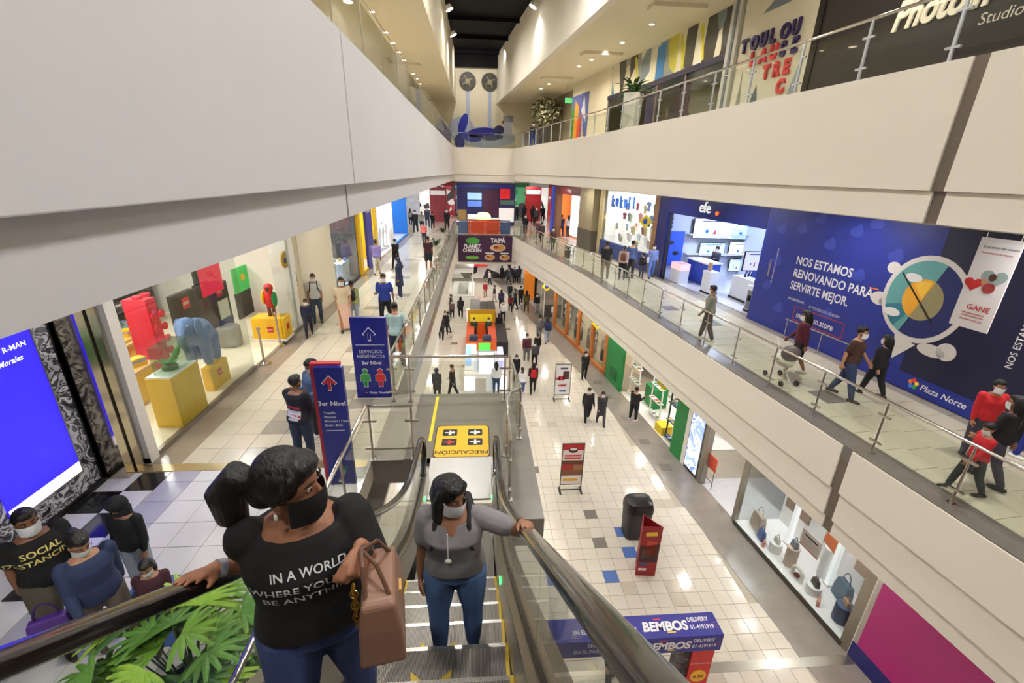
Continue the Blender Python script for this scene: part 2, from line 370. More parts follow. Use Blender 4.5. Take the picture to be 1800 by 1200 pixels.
for (px, py), m in (((985, 1017), M_TBLUE), ((1086, 1012), M_TBLUE), ((1113, 973), M_TBLUE), ((1097, 940), M_TBLUE), ((1046, 958), M_TGREY), ((1050, 911), M_TGREY), ((933, 827), M_TGREY),
                    ((936, 745), M_TSUB), ((968, 746), M_TSUB), ((1010, 586), M_TGREY), ((1005, 577), M_TGREY), ((985, 577), M_TGREY), ((795, 604), M_TGREY), ((812, 645), M_TGREYL), ((905, 640), M_TGREY), ((895, 577), M_TGREY),
                    ((1180, 1030), M_TSUB), ((1195, 1042), M_TSUB), ((1203, 1063), M_TSUB), ((1160, 888), M_TSUB), ((1170, 889), M_TSUB)):
    p = atz(px, py, G); special[(round((p.x-0.24)/0.4-0.5), round((p.y-0.4)/0.4-0.5))] = m
for i in range(-16, 24):
    for j in range(-10, 110):
        x, y = 0.24+0.4*(i+0.5), 0.4+0.4*(j+0.5)
        if x > rx(8.25, y)-0.1 or y > 44: continue
        if -2.5 < x < 1.5 and y < 5: continue
        m = special.get((i, j)) or (M_TSUB if R2.random() < 0.01 else M_TILE)
        cells.append((x, y, m))
tile_field(fg, cells, (0.4, 0.4), G)
rstrip(8.2, 9.5, YN, 45, G-0.012, G+0.001).build('border_strip', mat('grey_border_stone', (138, 130, 122), 0.22, var=0.2, scale=2.5), fg)
for px, py in ((1138, 626), (1176, 689), (1068, 697), (1050, 672), (1170, 821), (1275, 893), (1133, 776)):
    p = atz(px, py, G); MB().cbox((p.x, p.y, G), 0.42, 0.42, 0.004, -math.atan(SL)).build('dark_tile', M_TGREY, fg)
MB().box((1.2, 6.36, G-0.012), (rx(9.4, 6.5), 6.58, G+0.006)).build('joint_strip', M_STEEL, fg)
# left walkway
cells = []
dark = set()
for px, py in ((505, 735), (475, 790), (512, 745), (560, 650), (620, 612), (655, 540), (692, 487), (715, 456), (735, 451), (735, 428), (615, 568), (560, 700), (745, 460), (690, 520), (620, 705), (470, 752), (600, 660)):
    p = atz(px, py, 0); dark.add((round((p.x+5.0)/0.45-0.5), round((p.y-0.3)/0.45-0.5)))
for i in range(0, 7):
    for j in range(-14, 82):
        x, y = -5.0+0.45*(i+0.5), 0.3+0.45*(j+0.5)
        if y > YE: continue
        m = M_TILEC if y < 6.5 else M_TILEB
        if i == 0 and y < 6.5: m = M_TCOOL
        elif (i, j) in dark or (i-1, j) in dark: m = M_TGREYL
        if i in (2, 3) and j in (7, 8) and (i+j) % 2 == 0: m = M_TBLUE
        cells.append((x, y, m))
tile_field(fl, cells, (0.45, 0.45), 0)
MB().box((-1.87, 6.6, -0.012), (-1.3, 9.05, -0.003)).build('edge_strip', M_TGREYL, fl)
MB().box((-5.52, 6.6, -0.012), (-5.0, YE, 0.001)).build('border_strip', mat('taupe_border_stone', (150, 138, 122), 0.22, var=0.15, scale=2.5), fl)
MB().box((-5.9, YN, -0.012), (-5.0, 2.2, 0.001)).build('border_strip', M_TGREYL, fl)
MB().box((-6.2, 6.42, -0.012), (-1.9, 6.62, 0.005)).build('joint_strip', mat('brass_joint', (196, 178, 140), 0.3, metal=0.8), fl)
for k in range(9):                                              # black and white checks before the screen
    for r_ in range(2):
        y = 2.2+0.47*k; m = M_BLACK if (k+r_) % 2 else M_WHITE
        MB().box((-5.86+0.43*r_, y, -0.012), (-5.44+0.43*r_, min(y+0.46, 6.4), 0.001)).build('check_tile', mat('black_tile', (24, 24, 28), 0.12) if (k+r_) % 2 else M_TILEC, fl)
# right walkway
cells = []
phi = -math.atan(SL); 
for i in range(0, 6):
    for j in range(-8, 60):
        y = 0.6*j+0.3; x = rx(8.25+0.55*(i+0.5), y)+0.0
        m = M_TILEB
        hsh = (i*7+j*13) % 31
        if i in (1, 2) and hsh in (3, 4): m = M_TGREY
        if i == 5: m = M_TGREYL
        cells.append((x, y, m))
tile_field(fr_, cells, (0.553, 0.6), 0, math.atan(SL), most=300)
rstrip(11.5, 19, YN, YE, -0.012, 0.0).build('shop_floor', mat('shop_floor', (205, 204, 212), 0.2, var=0.05), fr_)
MB().box((-13, YE+0.4, -0.012), (14, YF, 0.0)).build('far_floor', M_TILE, fl)
# ------------------------------------------------------------------ glass balustrades
def balustrade(label, pts, h, ys, name='glass_balustrade', thin=False, post=0.028, mat_post=None, lean=None, glass_m=None, clamps=True, rail_r=0.028, group='glass balustrades'):
    """pts: line along the floor edge; ys: distances along it where posts stand"""
    pts = [Vector(p) for p in pts]; t = thing(name, label, 'railing', pts[0], group)
    L = [0]
    for a, b in zip(pts, pts[1:]): L.append(L[-1]+(b-a).length)
    def on(s):
        for k in range(len(pts)-1):
            if s <= L[k+1] or k == len(pts)-2: return pts[k]+(pts[k+1]-pts[k])*((s-L[k])/(L[k+1]-L[k])), (pts[k+1]-pts[k]).normalized()
    MB().tube([p+UP*h for p in pts], rail_r, 10).build('handrail', M_CHROME, t, smooth=True)
    mp = mat_post or M_STEEL; first = None
    for s in ys:
        p, d = on(s); rz = math.atan2(d.y, d.x)
        if first is None:
            mb = MB(); mb.tube([(0, 0, 0), (0, 0, h-0.1), (0, 0, h-0.02)], [post*0.7, post*0.7, post*0.45], 8); mb.box((-0.05, -0.05, 0), (0.05, 0.05, 0.012))
            if clamps:
                for z in (0.22, h-0.3): mb.box((-0.11, -0.02, z), (0.11, 0.02, z+0.035))
            first = mb.build('post', mp, t, p, local=True); first.rotation_euler.z = rz
        else: inst(first, p, t, rz, 'post')
    for a, b in zip(ys, ys[1:]):
        (p, d), (q, d2) = on(a), on(b)
        w = (q-p).normalized(); s_ = Vector((-w.y, w.x, 0))*0.006
        MB().obox(p+w*0.05-s_+UP*0.09, (q-p)-w*0.1, s_*2, UP*(h-0.2)).build('glass_pane', glass_m or M_BALGLASS, t)
    return t
def rline(off, y0, y1, z): return [(rx(off, y), y, z) for y in ([y0] + ([YB] if y0 < YB < y1 else []) + [y1])]
def steps(n, s, a=0.0): return [a+i*s for i in range(n)]
balustrade('glass railing of the walkway in front of the blue hoarding', rline(8.0, -2, 35.6, 0.0), 1.05, steps(28, 1.36, 0.4))
balustrade('steel and glass railing on the upper floor before the black photo studio wall', rline(7.86, -2, 35.6, 6.36), 1.0, steps(25, 1.52, 0.2), post=0.04, mat_post=mat('post_white', (205, 212, 222), 0.3, metal=0.4))
balustrade('frameless glass railing on top of the tall pale fascia', [(-1.93, -2, 6.36), (-1.93, 35.9, 6.36)], 1.0, steps(22, 1.75, 0.4), post=0.016, rail_r=0.012, clamps=False)
balustrade('glass railing along the walkway by the toy shop', [(-1.87, 9.0, 0.0), (-1.87, 35.7, 0.0)], 1.05, steps(18, 1.55, 0.05))
balustrade('short glass railing above the purple food banner', [(-1.85, YE+0.05, 0.0), (rx(7.95, YE), YE+0.05, 0.0)], 1.05, steps(5, 1.16, 0.05))
balustrade('thin railing in front of the blue wall painting', [(-1.9, YE+0.05, 6.35), (rx(7.8, YE), YE+0.05, 6.35)], 1.0, steps(5, 1.15, 0.05), post=0.015, rail_r=0.015, clamps=False)
balustrade('glass railing closing the landing above the ground floor kiosk', [(-1.87, 8.72, 0.0), (0.6, 8.72, 0.0)], 1.05, [0.04, 0.4, 2.43], rail_r=0.032)
balustrade('glass side railing of the landing with a bent chrome rail', [(0.66, 8.7, 0), (0.76, 7.2, 0), (0.54, 7.02, 0), (0.48, 6.7, 0), (0.46, 5.5, 0)], 1.05, [0.02, 1.5, 1.85, 2.15, 3.3], rail_r=0.03)
balustrade('low glass barrier with chrome rail beside the escalator foot', [(-1.1, 6.62, 0), (-1.86, 6.62, 0), (-1.86, 1.4, 0)], 1.05, [0.03, 0.72, 2.2, 3.7, 5.2], rail_r=0.03)
# steel rods and foot rail of the landing barrier
t = thing('floor_rail', 'low chrome foot rail at the base of the escalator barrier', 'rail', (-1.5, 6.7, 0))
MB().tube([(-1.84, 6.7, 0.16), (-1.12, 6.7, 0.16)], 0.016, 8).build('bar', M_CHROME, t, smooth=True)
for x in (-1.8, -1.15): MB().cyl((x, 6.7, 0), 0.012, 0.16, 8).build('foot', M_CHROME, t)

# ------------------------------------------------------------------ escalator
ESL = 0.765; XL_, XR_ = -0.86, 0.26
def hz(y):                                         # height of the handrail over the run
    a = 4.315-ESL*y
    k = 0.35; b = 0.95
    return b + (math.log(1+math.exp((a-b)/k*1.0))*k if (a-b)/k < 30 else a-b)
esc = thing('escalator', 'escalator with black handrails carrying two women up from the landing', 'escalator', (-0.3, 6.6, 0))
YT = -3.4
m_tread = bpy.data.materials.new('step_tread'); m_tread.use_nodes = True
nt = m_tread.node_tree; b_ = nt.nodes['Principled BSDF']; tc = nt.nodes.new('ShaderNodeTexCoord'); wv = nt.nodes.new('ShaderNodeTexWave'); wv.wave_type = 'BANDS'; wv.bands_direction = 'X'; wv.inputs['Scale'].default_value = 35
cr = nt.nodes.new('ShaderNodeValToRGB'); cr.color_ramp.elements[0].color = lin((92, 88, 84)); cr.color_ramp.elements[1].color = lin((172, 166, 158))
nt.links.new(tc.outputs['Object'], wv.inputs['Vector']); nt.links.new(wv.outputs['Fac'], cr.inputs[0]); nt.links.new(cr.outputs[0], b_.inputs['Base Color']); b_.inputs['Metallic'].default_value = 0.75; b_.inputs['Roughness'].default_value = 0.34
bp = nt.nodes.new('ShaderNodeBump'); bp.inputs['Strength'].default_value = 0.4; bp.inputs['Distance'].default_value = 0.004; nt.links.new(wv.outputs['Fac'], bp.inputs['Height']); nt.links.new(bp.outputs['Normal'], b_.inputs['Normal'])
M_YEL = mat('yellow_line', (206, 170, 30), 0.5, var=0.15, scale=20)
first = None
X0, X1 = -0.79, 0.19
def step_z(y):                                     # tread height of the step whose middle lies at y
    a = 3.19-ESL*y; return a if a > 0.02 else 0.02
for k in range(-3, 15):
    yc = 2.25-0.4*k; z = 1.47+0.306*k
    if z < 0.02: z = 0.012+0.004*(k+6) if k > -6 else 0.0
    z = max(z, 0.005)
    if first is None:
        mb = MB(); mb.box((X0, -0.2, -0.05), (X1, 0.2, 0))
        R = [[Vector((x, 0.2-0.06*(1-math.cos(a))-0.0, -0.30*(a/1.2))) for x in (X0, X1)] for a in (0, 0.4, 0.8, 1.2)]
        mb.rings(R, False, False); st = mb.build('step', m_tread, esc, (0, yc, z), local=True); first = st
        first_e = [MB().box((xx, -0.2, 0), (xx+0.022, 0.2, 0.003)).build('edge_line', M_YEL, st, (0, yc, z), local=True) for xx in (X0, X1-0.022)]
        first_n = MB().box((X0, 0.175, 0), (X1, 0.2, 0.0025)).build('nose_line', mat('step_nose', (196, 192, 184), 0.25, metal=0.9), st, (0, yc, z), local=True)
    else:
        st = inst(first, (0, yc, z), esc, None, 'step'); [inst(q, (0, yc, z), st, None, 'edge_line') for q in first_e]; inst(first_n, (0, yc, z), st, None, 'nose_line')
    if k in (-1, 0, 1, 2, 3):                      # worn yellow arrow printed on the tread
        xc = -0.30
        mb = MB()
        for s_ in (-1, 1):
            mb.prism([(xc+s_*0.03, yc-0.08, z+0.001), (xc+s_*0.12, yc-0.01, z+0.001), (xc+s_*0.13, yc+0.05, z+0.001), (xc+s_*0.03, yc-0.03, z+0.001)], (0, 0, 0.002))
        mb.build('arrow_print', M_YEL, st)
for k in range(4): inst(first, (0, 4.05+0.4*k, 0.006), esc, None, 'step')
MB().box((X0-0.05, 5.55, -0.02), (X1+0.05, 6.62, 0.012)).build('comb_plate', mat('comb_plate', (206, 204, 200), 0.3, metal=0.6, var=0.05), esc)
path_y = [YT+0.2*i for i in range(int((5.7-YT)/0.2)+1)]
def sweep(path, half_w, half_h, x, m, name, parent, n=10):
    R = []
    for i, (y, z) in enumerate(path):
        a = Vector((0, *path[max(i-1, 0)])); b = Vector((0, *path[min(i+1, len(path)-1)])); d = (b-a).normalized(); nn = Vector((0, -d.z, d.y))
        R.append([Vector((x+half_w*math.copysign(abs(math.cos(q))**0.6, math.cos(q)), y, z)) + nn*half_h*math.copysign(abs(math.sin(q))**0.6, math.sin(q)) for q in [2*math.pi*k/n for k in range(n)]])
    return MB().rings(R).build(name, m, parent, smooth=True)
top = [(y, hz(y)) for y in path_y]
DROP = 0.62
turn = [(5.7+0.30*math.sin(a), 0.95-0.31+0.31*math.cos(a)) for a in [math.pi*k/12 for k in range(13)]]
low = [(y, hz(y)-DROP) for y in reversed(path_y)]
for x, inner in ((XL_, 1), (XR_, -1)):
    hr = sweep(top+turn[1:-1]+[(5.7, 0.33)], 0.042, 0.024, x, M_RUBBER, 'handrail', esc, 14)
    sweep([(y, z) for y, z in low], 0.016, 0.02, x, M_BLACK, 'glass_gasket', esc, 8)
    # glass between handrail and gasket, pane by pane
    cuts = list(range(0, len(path_y), 6)) + ([len(path_y)-1] if (len(path_y)-1) % 6 else [])
    for a, b in zip(cuts, cuts[1:]):
        seg = path_y[a:b+1]; P = [Vector((x-0.005, y, hz(y)-0.02)) for y in seg] + [Vector((x-0.005, y, hz(y)-DROP)) for y in reversed(seg)]
        P[0].y += 0.01; P[-1].y += 0.01
        MB().prism(P, (0.01, 0, 0)).build('glass_pane', M_BALGLASS, esc)
    MB().prism([Vector((x-0.005, y, z)) for y, z in turn], (0.01, 0, 0)).build('glass_pane', M_BALGLASS, esc)
    # inner skirt, decking and outer side
    xi = x+inner*0.065; xo = x-inner*0.12
    def zs(y): return hz(y)-DROP
    for nm, xa, xb, dz0, dz1, m in (('skirt', xi, xi-inner*0.012, -0.42, -0.04, M_STEEL), ('deck', xi, xo, -0.05, -0.02, M_STEEL), ('side_panel', xo, xo+inner*0.02, -1.15, -0.03, mat('side_cladding', (176, 172, 165), 0.4, metal=0.5))):
        ys = path_y+[5.95]
        R = [[Vector((xa, y, zs(min(y, 5.7))+dz0)), Vector((xb, y, zs(min(y, 5.7))+dz0)), Vector((xb, y, zs(min(y, 5.7))+dz1)), Vector((xa, y, zs(min(y, 5.7))+dz1))] for y in ys]
        MB().rings(R).build(nm, m, esc)
ys = path_y
MB().rings([[Vector((XL_-0.1, y, hz(y)-DROP-1.2)), Vector((XR_+0.1, y, hz(y)-DROP-1.2)), Vector((XR_+0.1, y, hz(y)-DROP-1.1)), Vector((XL_-0.1, y, hz(y)-DROP-1.1))] for y in ys]).build('underside', M_WHITE, esc)
M_GREEN = mat('green_signal', (60, 255, 120), 0.4, emit=6, ergb=(60, 255, 110), var=0)
for x, inner in ((XL_, 1), (XR_, -1)):
    for y in (5.35, 3.0):
        MB().box((x+inner*0.07, y-0.025, hz(y)-DROP-0.2), (x+inner*0.078, y+0.025, hz(y)-DROP-0.15)).build('signal_light', M_GREEN, esc)
for y in (5.45, 5.0): MB().box((XR_-0.074, y-0.07, hz(y)-DROP+0.1), (XR_-0.07, y+0.07, hz(y)-DROP+0.32)).build('sticker', M_WHITE, esc)
# yellow caution print on the landing
ct = thing('caution_sticker', 'yellow caution sticker with four pictograms on the landing floor', 'sign', (-0.27, 7.15, 0.004))
def rrect(cx, cy, w, h, r, z, n=4):
    P = []
    for sx, sy, a0 in ((1, 1, 0), (-1, 1, 90), (-1, -1, 180), (1, -1, 270)):
        for k in range(n+1):
            a = math.radians(a0+90*k/n); P.append(Vector((cx+sx*(w/2-r)+r*math.cos(a), cy+sy*(h/2-r)+r*math.sin(a), z)))
    return P
MB().prism(rrect(-0.31, 7.15, 1.02, 1.06, 0.09, 0.004), (0, 0, 0.003)).build('border', mat('sticker_brown', (60, 44, 20), 0.5), ct)
MB().prism(rrect(-0.31, 7.15, 0.98, 1.02, 0.08, 0.007), (0, 0, 0.002)).build('sheet', mat('sticker_yellow', (222, 180, 30), 0.4, var=0.05), ct)
for x in (-0.55, -0.07):
    for y in (7.1, 7.42):
        p_ = MB().prism(rrect(x, y, 0.27, 0.22, 0.02, 0.009), (0, 0, 0.002)).build('pictogram', mat('sign_black', (26, 26, 30), 0.5), ct)
        red = x < -0.3 and y < 7.3
        MB().cyl((x, y+0.05, 0.011), 0.022, 0.002, 10).box((x-0.025, y-0.08, 0.011), (x+0.025, y+0.025, 0.013)).build('figure', C(200, 60, 50) if red else M_WHITE, p_)
        MB().box((x-0.1, y-0.015, 0.011), (x-0.03, y+0.015, 0.013)).box((x+0.03, y-0.03, 0.011), (x+0.09, y+0.03, 0.013)).build('figure_mark', C(200, 60, 50) if red else M_WHITE, p_)
text('PRECAUCIÓN', (-0.31, 6.83, 0.009), (-1, 0, 0), 0.155, mat('sign_black', (26, 26, 30)), ct, v=(0, -1, 0), bold=0.012, align='CENTER', lift=0.002)
MB().box((-0.94, 7.15, 0.004), (-0.88, 8.9, 0.006)).build('floor_line', mat('bright_yellow_line', (226, 206, 40), 0.5), fp)
# ------------------------------------------------------------------ lamps of the hall
WARM = (1.0, 0.90, 0.77); NEUT = (1.0, 0.975, 0.935); COOL = (0.86, 0.93, 1.0)
def downlight(p, power, label, r=0.09, col=WARM, spread=150):
    t = thing('ceiling_downlight', label, 'lamp', p, 'recessed ceiling downlights')
    MB().lathe((0, 0, -0.02), [(r*1.35, 0.02), (r*1.35, 0.0), (r, 0.0), (r, 0.015)], 16).build('trim_ring', M_WHITE, t, p, local=True)
    MB().lathe((0, 0, -0.025), [(0.001, 0.0), (r*0.98, 0.0), (r*0.98, 0.012), (0.001, 0.012)], 16).build('lens', M_LAMP, t, p, local=True)
    if power: lamp('bulb', Vector(p)-Vector((0, 0, 0.06)), power, r*1.6, t, col, spread=spread)
ordn = ('nearest', 'second', 'third', 'fourth', 'fifth', 'sixth', 'seventh', 'eighth', 'ninth', 'tenth', 'eleventh', 'farthest')
for k, y in enumerate((19.5, 22.05, 23.7, 25.3, 27.0, 30.4, 31.9, 33.6)):
    downlight((-3.8, y, 10), 50, 'glowing round downlight over the left upper gallery, %s of its row' % (ordn[k] if k < 7 else 'farthest'))
for k, (px, py) in enumerate(((1190, 16), (1146, 42), (1094, 74), (1065, 90), (1040, 104), (1018, 116), (979, 139), (965, 147), (951, 155))):
    downlight(atz(px, py, 10), 62, 'glowing round downlight over the right upper gallery, %s of its row' % (ordn[k] if k < 8 else 'farthest'))
downlight(atz(612, 2, 10), 45, 'large bright downlight beside the left upper gallery wall', 0.16)
for y in (-3, 4, 11): lamp('bulb', (-3.8, y, 9.9), 90, 0.3, c3, WARM); lamp('bulb', (rx(8.7, y), y, 9.9), 80, 0.3, c3, WARM)
# flood lamps under the skylight
def flood(p, d, power, label):
    t = thing('flood_lamp', label, 'lamp', p, 'flood lamps under the skylight')
    mb = MB(); dd = Vector(d).normalized(); p = Vector(p)
    mb.tube([p-dd*0.2, p], [0.16, 0.2], 14).build('housing', M_WHITE, t, smooth=True)
    MB().tube([p+dd*0.001, p+dd*0.012], [0.19, 0.19], 14).build('lens', mat('flood_glow', (255, 248, 230), 0.5, emit=25, ergb=(255, 244, 220), var=0), t)
    lamp('bulb', p+dd*0.04, power, 0.36, t, NEUT, dd, spread=140)
FL = 165
for px, py, s_ in ((790, 17, 1), (797, 62, 1)): 
    p = atx(px, py, -1.45); flood(p, (0.5, 0, -1), FL, 'bright flood lamp on the left wall under the dark skylight, %s' % ('nearer one' if py < 30 else 'farther one'))
p = Vector((2.75, 26.7, 12.5)); flood(p, (-0.5, 0, -1), FL, 'bright flood lamp on the right wall under the dark skylight')
for y in (-3, 4, 11, 18): lamp('bulb', (-1.1, y, 12.5), FL*1.5, 0.36, w4, NEUT, (0.5, 0, -1), spread=135); lamp('bulb', (5.3-SL*y, y, 12.5), FL*1.5, 0.36, w4, NEUT, (-0.5, 0, -1), spread=135)
for x in (-1, 2): lamp('bulb', (x, 37.2, 12.8), 130, 0.5, rf, NEUT, (0, 0.6, -1))  # added lamps without fixtures, there only to brighten the far mural wall
# ceiling lights of the covered walkways
def panel_light(p, power, label, sx=0.5, col=NEUT, sz=0.5):
    t = label
    MB().cbox((0, 0, -0.03), sx+0.06, sx+0.06, 0.03).build('light_frame', M_WHITE, t, p, local=True)
    MB().cbox((0, 0, -0.036), sx, sx, 0.005).build('light_diffuser', M_LAMP, t, p, local=True)
    lamp('bulb', Vector(p)-Vector((0, 0, 0.05)), power, sx, t, col, shape='SQUARE')
for k in range(9):
    y = -3+4.6*k
    panel_light((-3.5, y, 4.0), 52, cm, 0.3)
    panel_light((rx(9.9, y), y, 4.06), 82, cm, 0.3)
for k in range(8):
    y = -2+4.6*k
    panel_light((rx(8.9, y), y, -2.03), 40, cg, 0.3)
for k in range(7): panel_light((-3.6, 10+4*k, -1.53), 60, cg, 0.3)
for x in (-5, 0, 5):
    for y in (40, 47): panel_light((x, y, 3.95), 110, cm, 0.5)
for x in (-4, 0, 4):
    for y in (38, 42): panel_light((x, y, -2.34), 80, cg, 0.4)
# ------------------------------------------------------------------ shop helpers
RG = random.Random(11)
TOY = [(214, 40, 40), (240, 190, 20), (40, 90, 190), (50, 150, 70), (230, 230, 230), (60, 60, 66), (220, 120, 40), (150, 190, 220), (160, 90, 50)]
def goods(n_label, cat, group, p, sx, sy, sz, rgb, rz=0, band=True, name='toy_box'):
    """one boxed article with a printed band"""
    t = thing(name, n_label, cat, p, group)
    MB().cbox((0, 0, 0), sx, sy, sz, rz).build('box', C(*rgb, rough=0.4), t, p, local=True)
    if band: MB().cbox((0, 0, sz*0.55), sx*1.02, sy*1.02, sz*0.22, rz).build('printed_band', C(*[min(255, 255-v//2) for v in rgb], rough=0.4), t, p, local=True)
    return t
def shelf_unit(label, cx, y0, y1, z0, zs, depth, face, body_m, goods_fn=None, name='shelf_unit', back=True, along='y', post=0.04):
    """open shelving whose front looks along +x (face=1) or -x (face=-1)"""
    t = thing(name, label, 'shelf', (cx, (y0+y1)/2, z0))
    xf = cx+face*depth/2; xb = cx-face*depth/2
    if back: MB().box((xb, y0, z0), (xb+face*0.02, y1, z0+zs[-1]+0.05)).build('back_panel', body_m, t)
    for y in (y0, y1-post): MB().box((min(xf, xb), y, z0), (max(xf, xb), y+post, z0+zs[-1]+0.05)).build('side_panel', body_m, t)
    for z in zs: MB().box((min(xf, xb), y0+post, z0+z), (max(xf, xb), y1-post, z0+z+0.03)).build('shelf', body_m, t)
    if goods_fn:
        for z in zs[:-1]:
            y = y0+post+0.06
            while y < y1-post-0.1: y += goods_fn(cx+face*depth*0.1, y, z0+z+0.03)
    return t
M_YELLOW = mat('yellow_display', (242, 194, 26), 0.32, var=0.04, scale=2)
M_FRAME = mat('shop_frame_steel', (150, 142, 130), 0.35, metal=0.7, var=0.1)
M_RED = mat('logo_red', (214, 32, 34), 0.4, var=0.03)
M_SHOPWALL = mat('shop_wall', (238, 232, 222), 0.5, var=0.02)
def logo_plate(p, u, w, parent, txt='LEGO', v=UP):
    u = Vector(u).normalized(); v = Vector(v); n = u.cross(v)
    o = MB().obox(Vector(p)-u*w/2-v*w/2, u*w, v*w, n*0.008).build('logo_plate', M_RED, parent)
    text(txt, Vector(p)-v*w*0.13+n*0.008, u, w*0.36, M_WHITE, o, bold=0.03, align='CENTER', lift=0.002, v=v)
    return o
PLY = Vector((0, 1, 0)); PLX = Vector((1, 0, 0))

# ------------------------------------------------------------------ big screen wall at the near left
XS = -5.92
sw = thing('display_wall', 'black framed wall with a blue lit screen and comic collage border', 'display', (XS, 5, 0))
MB().box((XS-0.2, 2.0, 0), (XS-0.02, 6.22, 4.0)).build('carcass', M_BLACK, sw)
MB().box((XS-0.03, 2.3, 0.02), (XS, 2.75, 4.0)).build('black_column', mat('gloss_black', (16, 15, 20), 0.12, coat=0.5), sw)
collage = pattern('comic_collage', [(28, 28, 30), (190, 190, 192), (70, 70, 74), (225, 225, 226), (120, 120, 126), (40, 40, 44)], 4.2, 'noise', rough=0.3)
def wp(px, py): return atx(px, py, XS)
a0, a1 = wp(136, 815), wp(51, 595)                     # right edge of the screen, low and high
yR = (a0.y+a1.y)/2; yL = yR-1.05; zb = wp(100, 850).z-0.05; 
MB().box((XS-0.02, yL-0.55, 0.06), (XS+0.01, yR+0.28, 4.0)).build('collage_board', collage, sw)
MB().box((XS+0.01, yL, zb), (XS+0.03, yR, 3.9)).build('screen', mat('blue_screen', (40, 30, 235), 0.3, emit=1.6, ergb=(48, 36, 255), var=0.02), sw)
MB().box((XS+0.03, yL, zb), (XS+0.036, yR, zb+0.16)).build('screen_strip', mat('screen_white', (235, 235, 255), 0.3, emit=1.2, var=0), sw)
MB().box((XS+0.012, yR, zb-0.03), (XS+0.04, yR+0.02, 3.92)).box((XS+0.012, yL, zb-0.03), (XS+0.04, yR, zb)).build('screen_bezel', M_STEEL, sw)
q0, q1 = wp(0, 622), wp(43, 604); tz = (q0.z+q1.z)/2
text('R-MAN', (XS+0.032, q0.y, tz), PLY, (q1.y-q0.y)/3.3, mat('screen_text', (235, 240, 255), 0.3, emit=1.5, var=0), sw, bold=0.01, lift=0.004)
text('Morales', (XS+0.032, q0.y-0.12, tz-0.16), PLY, 0.1, mat('screen_text', (235, 240, 255)), sw, bold=0.015, shear=0.3, lift=0.004)
MB().box((XS-0.02, yR+0.28, 0.02), (XS+0.02, 6.2, 4.0)).build('gloss_panel', mat('gloss_black', (16, 15, 20)), sw)
MB().box((XS-0.02, 2.3, 0.0), (XS+0.05, 6.22, 0.07)).build('plinth', M_BLACK, sw)
# small hanging sign card with a letter
p = atx(160, 597, -5.75)
hs = thing('hanging_sign', 'small white hanging sign with a blue letter W', 'sign', p)
MB().box((p.x-0.01, p.y-0.17, p.z-0.16), (p.x+0.01, p.y+0.19, p.z+0.16)).build('card', mat('sign_white', (236, 238, 246), 0.4, emit=0.5, var=0), hs)
MB().box((p.x+0.01, p.y-0.17, p.z+0.08), (p.x+0.014, p.y+0.03, p.z+0.16)).build('blue_strip', C(60, 70, 150), hs)
text('W', (p.x+0.012, p.y-0.07, p.z-0.1), PLY, 0.17, C(40, 50, 120), hs, bold=0.01, align='CENTER')
MB().box((p.x+0.01, p.y+0.08, p.z-0.08), (p.x+0.014, p.y+0.15, p.z+0.04)).build('blue_mark', C(40, 70, 180), hs)
for dy in (-0.1, 0.12): MB().tube([(p.x, p.y+dy, p.z+0.16), (p.x, p.y+dy, 4.02)], 0.004, 6).build('wire', M_STEEL, hs)
# clad column between the screen and the toy shop
cl = struct('column_left', (-5.75, 6.5, 0))
MB().box((-6.1, 6.26, 0), (-5.56, 6.40, 4.02)).build('clad_strip', mat('mirror_steel', (196, 186, 166), 0.12, metal=1.0), cl)
MB().box((-6.12, 6.40, 0), (-5.58, 6.44, 4.02)).build('seam', M_DARKSTEEL, cl)
MB().box((-6.1, 6.44, 0), (-5.54, 6.62, 4.02)).build('clad_strip', mat('mirror_steel', (196, 186, 166)), cl)

# ------------------------------------------------------------------ toy shop
TX = -5.5                                              # glass line
ts = struct('room_toyshop', (-8, 10, 0)); zf = 0.08
MB().box((-10.9, 6.66, 0), (TX-0.02, 15.0, zf)).build('shop_floor', mat('toy_shop_floor', (236, 226, 200), 0.25, var=0.03), ts)
MB().box((TX-0.06, 6.66, 0), (TX+0.02, 10.5, 0.09)).box((TX-0.06, 12.2, 0), (TX+0.02, 15.1, 0.09)).build('plinth', M_FRAME, ts)
MB().box((-11, 6.64, 0), (-10.9, 15.2, 4.02)).build('back_wall', M_SHOPWALL, ts)
MB().box((-11, 6.64, 0), (-5.66, 6.68, 4.02)).build('side_wall', M_SHOPWALL, ts)
MB().box((-11, 15.1, 0), (-5.5, 15.25, 4.02)).build('side_wall', M_SHOPWALL, ts)
MB().box((TX-0.16, 6.66, 0.0), (TX+0.03, 6.86, 4.02)).build('frame_post', M_WHITE, ts)
def shopglass(x, y0, y1, z0, z1, par, n=1):
    for k in range(n):
        a = y0+(y1-y0)*k/n; b = y0+(y1-y0)*(k+1)/n
        MB().box((x-0.006, a+0.006, z0), (x+0.006, b-0.006, z1)).build('glass_pane', M_SHOPGLASS, par)
shopglass(TX, 6.87, 10.45, 0.09, 4.0, ts, 3)
shopglass(TX, 12.2, 13.4, 0.09, 4.0, ts, 1)
MB().box((TX-0.5, 13.3, zf), (TX-0.02, 13.75, 4.02)).build('white_column', M_WHITE, ts)
MB().box((TX-0.1, 14.0, 0), (TX+0.05, 17.2, 4.02)).build('pier', M_WARM, ts)
for x, y in ((-7, 8.2), (-7, 12), (-9.4, 8.2), (-9.4, 12)): lamp('shop_lamp', (x, y, 3.95), 105, 0.5, ts, NEUT, shape='SQUARE')
